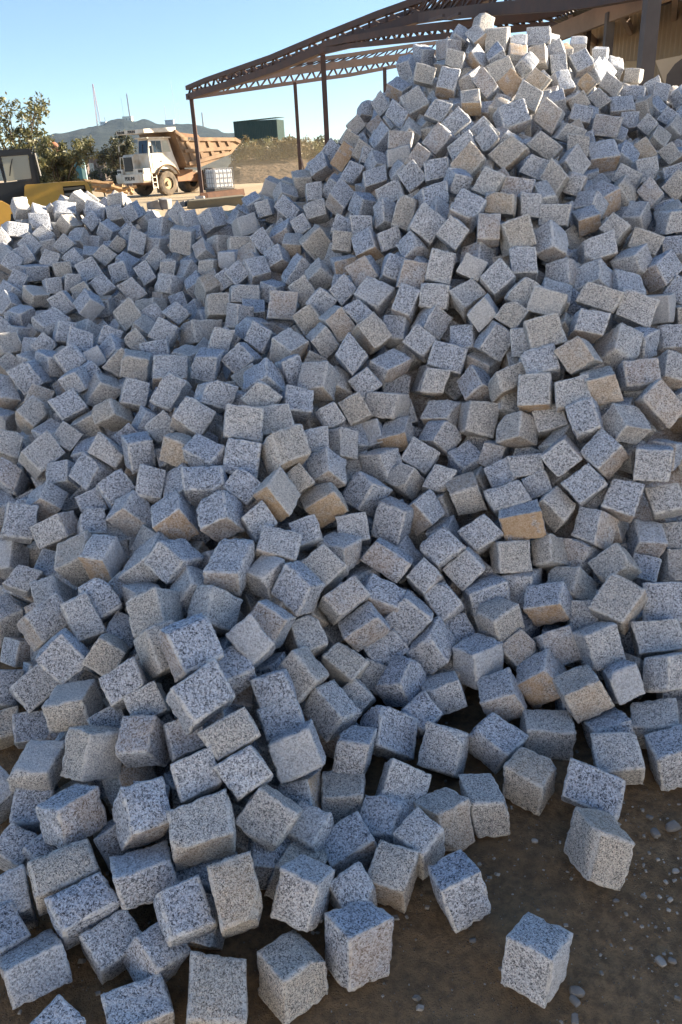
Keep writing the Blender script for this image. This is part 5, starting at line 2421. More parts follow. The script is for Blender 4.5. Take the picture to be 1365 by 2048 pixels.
1273,2749,667,-135,-188,211
1280,2887,727,189,187,-154
1253,2982,701,134,-4,3
1258,3298,958,-148,-31,144
1278,3468,982,-203,-56,10
1287,3480,1086,134,-80,11
1290,3572,1060,45,300,30
1283,3817,1181,-84,-15,224
1278,3965,1249,-60,46,-240
1292,4033,1323,-25,143,101
1278,4126,1345,141,77,117
1275,4270,1374,-131,-26,-41
1283,4356,1409,200,-145,-102
1294,4427,1469,-288,-23,52
1283,4553,1521,67,-271,-97
1277,4698,1648,-182,101,83
1298,4870,1676,-21,261,-110
1257,4948,1705,151,-14,-111
1300,5075,1801,65,32,-208
1251,5191,1817,54,175,-43
1293,5234,1905,127,-32,-281
1259,5385,1977,71,126,90
1276,5503,1995,-52,231,134
1290,5745,2167,-109,247,11
1290,5865,2073,-102,-3,63
1291,5942,1524,-38,17,-143
1291,6071,468,149,-249,-3
1253,6146,285,-196,158,146
1238,6262,253,-80,-106,171
1201,6333,206,-7,11,17
1257,6499,180,-216,34,-130
1177,6573,229,72,-55,-13
1217,6648,184,-53,18,-234
1265,6785,168,117,13,38
1171,6854,182,138,44,-205
1220,6947,165,150,35,-187
1162,7013,160,-276,145,-1
1227,7068,187,152,-24,-168
1256,7164,99,-60,126,-220
1183,7249,96,-106,64,-147
1284,7428,170,-267,109,12
1302,7539,556,-62,29,186
1298,7597,871,-133,-54,-128
1278,7722,1115,40,17,153
1320,7636,1053,42,122,76
1320,7875,984,-37,-196,-21
1281,8010,860,109,42,-48
1282,8181,827,177,39,-61
1278,8251,710,122,-131,-77
1289,8365,641,-104,154,113
1297,8460,550,197,-75,-109
1293,8563,550,-107,-48,-275
1319,8707,494,85,17,152
1304,8787,412,71,-37,-180
1321,8941,317,-42,-136,-26
1332,2838,580,-58,-137,-99
1377,2950,697,-124,-120,-50
1333,3035,749,-77,-56,-31
1339,3136,819,25,179,-76
1309,3241,817,184,98,168
1348,3264,928,-96,276,2
1376,3416,987,96,-98,-79
1384,3654,1111,55,-170,151
1393,3743,1133,170,27,-104
1397,3874,1219,-119,-211,124
1390,4043,1249,41,47,183
1379,4160,1355,142,-205,149
1360,4266,1394,165,-38,2
1351,4506,1465,75,-68,-183
1348,4627,1509,32,45,-259
1356,4729,1553,83,88,220
1394,4766,1634,-222,179,-65
1367,4855,1603,-89,61,-138
1362,5043,1691,-50,96,6
1370,5174,1823,30,-67,101
1366,5333,1912,97,134,-243
1351,5554,2017,177,-11,-115
1337,5629,2085,246,150,-21
1371,5737,2065,-73,-107,32
1373,5848,2153,-27,129,-63
1405,5895,2003,186,-59,164
1406,5964,1656,-127,141,-124
1403,6051,573,-39,210,122
1410,6107,312,-58,54,110
1488,6247,300,78,-252,-139
1489,6415,274,-56,-206,-142
1464,6560,222,62,-131,-16
1451,6700,183,-49,21,-30
1457,6795,177,-54,-231,40
1457,6945,210,114,78,-174
1476,7008,102,-20,65,28
1459,7099,170,71,9,-159
1465,7219,159,-197,-181,-121
1480,7317,114,200,-58,-142
1442,7445,208,7,-100,-28
1423,7521,417,57,66,-178
1412,7666,987,-151,102,-75
1401,7684,1150,-62,-230,-196
1424,7786,1055,-18,52,-71
1423,7979,959,141,-40,-159
1400,8017,866,-218,-170,137
1420,8101,840,130,63,245
1417,8175,770,261,13,14
1421,8337,703,-13,271,73
1394,8389,608,5,208,179
1425,8481,644,105,-15,-197
1435,8530,551,152,69,135
1403,8704,439,-38,64,82
1422,8837,396,-173,-52,-184
1429,8913,277,-88,141,-39
1424,2995,623,-134,1,-260
1479,3037,689,131,41,232
1448,3102,762,270,-83,-82
1435,3280,809,-104,61,-58
1432,3379,850,-6,37,-243
1460,3434,941,-13,62,235
1451,3535,1014,170,154,-198
1471,3667,1061,-26,-189,52
1464,3822,1147,-152,131,23
1467,3937,1236,-247,-45,-84
1479,4062,1222,-17,52,-114
1458,4196,1309,49,209,-124
1469,4333,1380,84,-172,86
1463,4476,1484,140,79,-140
1449,4564,1473,-66,189,144
1460,4706,1565,225,145,-28
1471,4878,1579,-132,-61,-74
1456,4946,1681,156,183,-191
1469,5091,1694,124,-135,-75
1487,5142,1780,64,220,-190
1430,5241,1760,-71,-38,175
1433,5332,1834,63,-29,208
1437,5509,1897,-127,151,6
1430,5621,2072,75,-205,75
1455,5812,2082,-160,21,196
1510,5959,1714,144,-107,-199
1493,6004,938,-119,163,238
1535,6138,451,-32,-212,-113
1564,6321,467,-111,260,-49
1567,6407,419,172,-143,-7
1562,6543,414,-25,-48,-194
1604,6614,352,-1,-189,-112
1566,6718,396,-95,289,32
1536,6860,309,-37,-250,-180
1608,6936,307,-157,39,-76
1569,7098,317,31,87,-16
1562,7225,301,164,145,147
1611,7293,229,-14,54,-99
1540,7429,332,51,143,67
1522,7560,646,106,239,-158
1505,7640,1094,210,-3,130
1535,7777,1027,136,-7,-121
1507,7894,1008,166,146,89
1497,8043,906,46,114,6
1507,8208,838,-176,-83,-49
1503,8318,724,-11,-175,67
1540,8466,602,-125,-32,-40
1506,8582,609,-110,-96,-251
1518,8679,452,96,-28,-45
1520,8772,417,-193,16,-48
1503,8876,398,-288,81,43
1568,3271,766,-205,166,-147
1534,3457,882,211,-91,-23
1534,3544,958,-78,-82,63
1568,3684,1078,184,-37,58
1563,3962,1167,105,28,-106
1561,4114,1262,-90,288,-59
1565,4246,1302,-34,-196,110
1576,4414,1354,248,-165,41
1576,4510,1400,-109,35,123
1538,4637,1470,26,-176,106
1576,4769,1539,-94,124,178
1558,4915,1638,73,-239,-17
1571,5086,1714,-50,-125,61
1560,5160,1674,70,153,65
1550,5241,1786,79,-104,248
1524,5402,1809,75,-78,-83
1547,5566,1943,279,-106,13
1514,5670,1960,132,129,188
1571,5760,2092,-170,-65,207
1558,5844,2044,-24,40,-198
1603,5880,1759,106,-170,58
1604,6021,996,89,93,275
1618,6116,693,-177,21,-39
1617,6249,598,210,-222,-47
1651,6402,566,59,-140,-151
1615,6534,536,178,-40,-115
1671,6639,495,78,-136,15
1651,6772,529,-50,-14,-255
1672,6835,434,163,73,-8
1638,6944,468,40,-63,157
1655,7076,439,-27,137,-93
1677,7205,336,-61,182,-62
1665,7333,397,-208,-26,27
1668,7453,393,-132,-15,-200
1602,7663,1014,187,209,67
1594,7651,1239,156,82,-167
1621,7746,1169,-51,15,143
1613,7870,1056,206,-50,-214
1629,7960,1044,230,55,173
1607,8117,936,-118,92,-172
1637,8216,817,280,51,125
1600,8428,733,101,6,-109
1590,8559,661,133,-144,2
1629,8616,562,11,156,105
1606,8789,543,137,-257,-68
1637,8829,416,-4,178,-187
1607,8951,399,259,51,37
1653,3509,922,-103,71,9
1651,3637,944,-148,44,258
1668,3719,1126,-111,60,-286
1682,3808,1174,21,-44,-38
1662,3969,1170,-159,-61,-8
1658,4024,1263,146,-171,140
1672,4185,1282,-58,-239,23
1672,4288,1286,-7,83,-71
1655,4316,1376,78,-91,-246
1661,4482,1403,-108,63,-187
1653,4607,1501,153,108,192
1626,4730,1448,161,-76,-1
1670,4857,1596,-192,133,-156
1662,4929,1544,62,-127,188
1629,5009,1623,-152,-133,58
1648,5113,1608,-6,-304,-64
1631,5234,1711,-228,151,-116
1650,5405,1777,-50,-142,10
1647,5459,1855,-10,-255,-142
1611,5573,1837,241,140,66
1625,5659,1908,213,-38,-43
1658,5885,2052,46,25,101
1691,6004,978,39,13,130
1713,6166,798,73,78,-151
1729,6250,742,-86,57,-186
1752,6408,735,-78,-106,-29
1724,6560,669,4,-130,-236
1759,6700,679,131,-211,-64
1769,6787,637,-83,-176,213
1729,6915,636,-76,281,33
1758,7010,554,-66,-153,-73
1806,7075,542,-1,-15,229
1730,7160,545,18,225,-12
1790,7228,468,-73,56,245
1705,7541,726,-184,-88,-180
1726,7716,1251,-232,194,-56
1724,7864,1090,60,103,79
1705,8007,1002,-109,-74,-52
1709,8088,1007,-246,175,23
1728,8177,947,-122,-16,159
1685,8268,903,281,23,-77
1746,8293,814,169,-22,-21
1704,8395,793,-285,85,-19
1729,8459,701,-115,113,244
1709,8570,719,60,40,189
1685,8723,623,0,-179,215
1691,8888,521,-241,14,65
1751,3893,1128,-7,-184,226
1783,3923,1233,140,71,-90
1781,4016,1218,-31,-59,147
1750,4118,1224,-95,-19,115
1761,4262,1313,-105,69,62
1756,4392,1386,155,-84,208
1759,4564,1423,173,24,70
1742,4691,1503,-75,120,-224
1727,4855,1510,-8,131,-195
1746,5004,1570,-72,-78,-22
1745,5176,1605,-153,172,61
1721,5271,1663,-18,89,192
1746,5403,1771,-181,178,62
1704,5501,1775,-33,91,236
1741,5630,1845,17,153,-80
1733,5792,1974,0,-178,167
1772,5880,2044,29,-207,51
1753,5972,1657,78,94,225
1789,6056,1194,89,25,84
1828,6127,1036,-130,147,-25
1829,6254,937,72,-27,-102
1808,6394,899,-9,100,99
1826,6537,824,-238,-84,60
1819,6696,809,213,116,-16
1888,6748,744,-103,-50,-98
1809,6835,733,237,99,-35
1878,6928,714,-19,-212,-54
1837,7073,688,13,-118,274
1816,7220,624,101,131,-8
1860,7305,566,-44,62,-47
1801,7445,657,252,86,-131
1759,7616,1221,-158,26,-108
1802,7648,1354,68,-232,134
1797,7786,1171,-16,-257,120
1797,7957,1105,-70,4,254
1826,8149,937,2,69,275
1818,8394,808,-249,55,-51
1771,8499,810,70,70,78
1818,8549,731,151,234,89
1796,8700,650,-3,82,142
1817,8776,572,49,-290,103
1811,8908,512,-180,-35,71
1876,4109,1296,-41,147,72
1871,4243,1308,-106,94,116
1868,4332,1357,100,46,183
1861,4487,1376,112,-163,106
1851,4609,1458,181,117,-109
1855,4794,1467,-7,-200,237
1828,4947,1526,-63,-215,-49
1863,5070,1633,9,98,85
1833,5251,1637,25,50,-111
1833,5302,1719,-26,125,-249
1826,5472,1721,-23,240,51
1832,5537,1804,103,-210,61
1807,5733,1830,-137,141,113
1813,5861,1901,-150,-19,-228
1868,5948,1793,150,-66,-40
1907,6051,1307,-94,235,166
1910,6157,1190,-122,123,145
1989,6215,1109,32,126,144
1900,6308,1098,-202,-42,-11
1945,6393,1053,38,146,-237
1927,6555,1030,-73,38,-56
1902,6697,964,177,218,-117
1958,6774,906,127,-23,-73
1923,6901,863,179,253,-10
1899,6995,822,-191,127,-84
1954,7078,775,174,-8,39
1910,7241,746,222,47,-206
1992,7291,707,-184,219,101
1906,7410,765,-144,58,159
1877,7513,934,20,238,-56
1854,7631,1182,46,-85,-23
1869,7643,1282,-44,-8,-168
1860,7894,1214,-31,-147,-29
1855,8020,1148,55,-179,41
1853,8122,1064,222,-159,71
1860,8269,975,182,-189,88
1846,8710,719,-259,-91,-116
1866,8850,595,-108,-134,-83
1957,4343,1318,-134,-137,-34
1960,4686,1472,-113,77,-102
1947,4939,1477,-59,-38,236
1947,5005,1575,-100,235,92
1949,5154,1627,139,27,43
1930,5335,1652,-92,65,61
1911,5470,1752,-167,159,-45
1903,5636,1762,100,-177,-166
1929,5697,1860,16,126,157
1902,5792,1851,-196,180,-89
1934,5898,1952,-72,-52,239
1966,5912,1738,-78,-117,61
1986,6039,1575,73,131,-88
2028,6160,1332,22,-94,196
2084,6236,1261,199,-173,0
1993,6377,1224,-139,149,212
2062,6451,1160,187,105,-133
2009,6549,1128,-88,-218,100
1990,6685,1115,-58,-126,74
1997,6777,1067,-189,-171,-46
2013,6845,1024,171,-59,-171
2004,6983,956,116,25,192
2028,7127,929,-161,108,82
1999,7231,870,24,151,-263
1977,7303,836,-190,89,29
1988,7456,843,138,196,63
1972,7533,1013,18,199,22
1910,7645,1358,45,-114,85
1937,7812,1239,292,10,24
1928,7942,1111,-197,-1,244
1913,8029,1059,-133,-140,-110
1904,8320,899,1,-71,231
1932,8428,864,-25,2,235
1932,8570,785,-49,-154,241
1905,8627,689,-184,131,-157
2022,4465,1395,11,205,-102
2048,4566,1377,-16,-233,-175
2024,4787,1504,40,-132,-155
2033,5013,1517,90,-35,94
2027,5229,1602,-132,-30,89
2020,5375,1681,118,100,252
2041,5467,1709,115,-17,87
2010,5574,1706,50,-119,158
2048,5605,1805,-125,71,-154
2036,5739,1859,6,51,-124
2028,5840,1875,92,105,206
2073,5995,1629,-66,62,141
2077,6141,1484,-58,-217,-8
2163,6208,1477,-139,194,-42
2110,6333,1448,20,94,-37
2172,6385,1373,-11,-115,-51
2097,6480,1356,230,-151,140
2139,6533,1282,76,-34,62
2098,6687,1235,103,96,-116
2132,6767,1167,12,-98,-171
2097,6897,1120,2,91,-125
2067,7008,1083,103,11,73
2107,7138,1028,269,103,30
2106,7317,940,-180,-31,-125
2114,7442,910,96,-93,-271
2097,7557,996,125,-146,114
2045,7623,1288,-171,-209,-152
1967,7633,1249,-33,265,26
1998,7774,1140,7,-97,242
2010,7890,1154,15,-15,1
2029,8056,1061,-277,40,66
2000,8190,954,-129,-83,-209
1995,8395,770,-6,-129,179
1974,8546,682,156,71,187
2012,8645,702,-154,-41,-91
2003,8696,606,-95,2,272
1991,8782,587,174,-234,-57
2031,8873,539,-203,48,28
1972,8921,456,142,-166,-35
2114,4676,1467,-76,122,43
2112,4774,1464,-156,-73,-74
2106,4951,1498,4,-141,-107
2120,5082,1586,-73,228,26
2132,5251,1604,-274,-66,26
2118,5390,1700,-248,-72,105
2130,5542,1706,-284,87,-18
2131,5635,1716,-255,8,132
2095,5714,1768,-121,52,58
2108,5873,1824,184,-53,-22
2129,5962,1897,-253,10,140
2144,6055,1750,-278,124,0
2198,6160,1638,-204,-65,-55
2182,6328,1577,-89,125,52
2247,6379,1483,203,158,-154
2174,6485,1473,173,203,-59
2175,6635,1421,-53,-14,-58
2167,6769,1346,25,-59,-114
2209,6924,1267,168,20,-111
2173,6982,1217,21,92,-118
2204,7057,1138,64,-100,-9
2174,7225,1111,-8,155,242
2227,7260,1034,-101,-18,-44
2183,7415,1052,-93,111,246
2156,7490,1084,177,56,24
2130,7645,1191,-105,17,67
2105,7809,1135,-77,-76,124
2073,7853,1048,-4,-160,-263
2076,7951,1052,-97,-177,63
2061,7995,970,-52,107,121
2095,8123,967,186,94,35
2076,8160,846,108,216,91
2106,8254,895,135,-13,-68
2067,8304,794,145,45,-173
2090,8470,751,110,-181,8
2086,8572,664,-5,-55,-188
2118,8780,563,-69,139,96
2068,8844,426,-31,-15,-149
2091,8946,475,-14,-223,196
2218,4867,1505,-38,-20,90
2207,4976,1562,29,99,266
2227,5163,1593,-285,-88,41
2225,5296,1682,-103,-249,-116
2198,5451,1670,57,98,-279
2224,5627,1764,-95,-11,123
2226,5746,1842,20,9,232
2211,5905,1851,-75,96,-26
2249,6042,1817,-115,93,98
2260,6164,1735,-144,102,-187
2289,6204,1660,-35,139,264
2260,6310,1638,75,3,-164
2260,6462,1583,-165,-187,34
2281,6606,1470,51,-140,-99
2256,6764,1401,-6,-65,194
2259,6885,1323,-74,-45,107
2271,7045,1213,60,-231,-64
2268,7176,1151,11,180,219
2182,7565,1196,-6,-161,-199
2113,7698,1120,-94,22,47
2168,7894,1040,69,-129,-143
2179,8033,980,123,89,-226
2193,8188,858,-132,84,-122
2181,8287,815,185,-57,111
2153,8424,702,-143,-26,-202
2144,8551,589,-115,-127,223
2171,8651,585,-101,173,85
2120,8760,447,185,86,210
2122,8933,353,166,-58,216
2326,5155,1548,-113,19,-1
2297,5310,1585,-13,-70,13
2319,5456,1714,-89,-151,191
2298,5554,1705,306,58,7
2329,5695,1756,-42,73,-273
2335,5767,1828,104,-130,-12
2318,5959,1823,-207,-102,-144
2335,6067,1821,-75,-192,27
2335,6152,1762,70,-165,-106
2335,6986,1301,-80,-164,-97
2309,7293,1128,-187,123,34
2274,7509,1026,-109,198,-12
2244,7619,1064,80,30,205
2284,7703,876,74,33,-33
2260,7848,851,-9,26,-297
2178,7916,818,-174,13,-20
2229,8049,786,-10,20,184
2195,8115,724,109,-32,89
2250,8191,616,35,266,14
2266,8304,606,112,-116,67
2227,8356,508,-73,-4,58
2248,8516,562,201,-131,180
2262,8598,393,-116,6,114
2227,8717,360,-175,230,-93
2256,8897,270,97,47,244
2403,5413,1642,100,160,194
2397,5543,1663,-156,-55,5
2413,5614,1767,-149,-65,198
2410,6198,1717,-103,-288,60
2398,6289,1682,-71,-70,-264
2405,6350,1588,-155,-246,108
2413,6471,1597,80,-30,277
2407,6494,1490,-118,156,124
2408,6607,1531,40,192,-164
2414,6755,1454,114,-20,-63
2411,6825,1351,-24,213,-74
2401,7025,1214,-278,41,-33
2423,7140,1214,24,67,-249
2393,7245,1114,-255,113,81
2365,7393,936,-62,-36,232
2313,7500,649,13,-83,-41
2349,7602,278,10,101,21
2333,7684,395,75,88,101
2359,7835,184,111,-129,-262
2280,7919,175,-21,-17,-76
2333,7969,327,87,-46,104
2321,8082,283,170,196,-101
2310,8232,234,-115,39,-137
2302,8286,132,-121,222,124
2318,8380,99,103,-107,-253
2359,8505,60,-4,-105,6
2326,8758,80,67,10,-268
2505,5553,1720,-23,-174,-258
2482,6052,1850,-6,68,5
2516,6143,1751,125,32,152
2513,6267,1666,132,-111,119
2520,6352,1610,-171,-207,52
2486,6539,1551,278,82,100
2515,6647,1456,30,-193,-160
2502,6822,1395,-78,84,-68
2503,6864,1311,-68,-117,262
2495,7026,1230,-160,63,-194
2482,7154,1124,94,139,245
2515,7259,1151,-113,110,134
2489,7309,1067,-191,-206,-35
2485,7378,760,92,6,-245
2500,7487,133,-97,148,120
2599,6068,1798,-26,-162,-94
2581,6180,1658,48,-1,-1
2590,6293,1675,244,27,187
2591,6406,1566,-182,71,-134
2607,6527,1573,165,-33,85
2611,6578,1469,-66,147,-84
2595,6733,1423,-189,-81,-165
2586,6896,1377,-74,-23,-274
2598,6945,1256,-183,45,151
2577,7097,1167,249,28,-114
2607,7269,1148,107,112,143
2599,7251,1049,61,-141,-257
2571,7366,721,-132,-149,56
2572,7455,252,-128,213,150
2680,6120,1738,-260,-36,142
2680,6221,1722,100,138,191
2695,6401,1649,130,133,-95
2674,6420,1529,-26,-80,31
2698,6606,1485,168,161,-32
2700,6739,1390,116,-80,131
2693,6814,1367,-219,181,-64
2699,6882,1300,119,75,-73
2698,6991,1292,-248,23,163
2680,7132,1227,241,61,-1
2691,7347,1063,239,115,120
2689,7380,879,-118,14,129
2698,7431,255,-50,-149,22
2790,6152,1746,125,-107,-43
2761,6203,1656,101,-258,-137
2792,6341,1595,291,-6,-37
2785,6453,1578,158,69,-119
2767,6670,1420,-134,75,-154
2784,6826,1392,53,139,181
2796,6941,1246,164,53,116
2791,7074,1264,-22,-59,-113
2770,7221,1196,-66,67,-39
2768,7276,1103,-31,154,-79
2777,7414,710,-93,100,-76
2787,7397,201,-95,-152,91
2848,6274,1682,-87,149,100
2881,6426,1551,197,-6,-30
2861,6623,1516,-213,27,18
2888,6657,1428,195,3,-29
2873,6762,1418,167,116,-104
2868,6870,1319,62,63,30
2868,7018,1202,-21,45,150
2857,7134,1199,-81,-14,118
2855,7274,1142,199,155,-49
2880,7388,845,294,-66,11
2856,7469,257,168,-133,70
2941,6510,1555,74,-14,-59
2958,6573,1494,49,79,-196
2973,6715,1371,131,145,159
2975,6822,1392,-181,84,-101
2960,6965,1303,-56,-255,-117
2956,7007,1211,42,-164,-77
2957,7134,1235,194,-14,112
2963,7191,1129,11,3,-272
2953,7320,1053,194,50,17
2956,7408,704,-9,-218,-133
2980,7464,94,-19,-78,62
3050,6665,1494,79,241,44
3071,6711,1377,157,-52,-112
3063,6896,1365,40,179,77
3059,6932,1268,-6,-159,59
3064,7093,1182,61,51,0
3047,7209,1165,-172,143,142
3043,7248,1070,135,-27,-52
3054,7362,717,-44,185,-139
3039,7442,244,26,112,-53
3157,6803,1360,97,161,166
3132,6969,1326,70,-193,35
3129,7056,1258,-90,172,-133
3163,7271,1152,-15,-16,-99
3128,7397,605,-11,54,-204
3150,7438,62,-181,11,197
3216,6970,1254,99,-12,-261
3216,7135,1236,-71,249,-53
3244,7165,1122,103,13,20
3227,7305,1042,-186,53,-104
3256,7395,646,64,128,72
3228,7474,152,103,-71,129
3335,7279,1148,-111,-124,-61
3333,7348,1059,48,26,104
3324,7380,875,-212,-143,-33
3322,7465,254,-116,27,205
3427,7278,1066,26,-43,-38
3438,7399,622,54,-262,43
3410,7478,75,151,45,234
3492,7365,707,81,-95,27
3528,7463,254,-91,60,130
3593,7468,74,-26,140,-63
"""
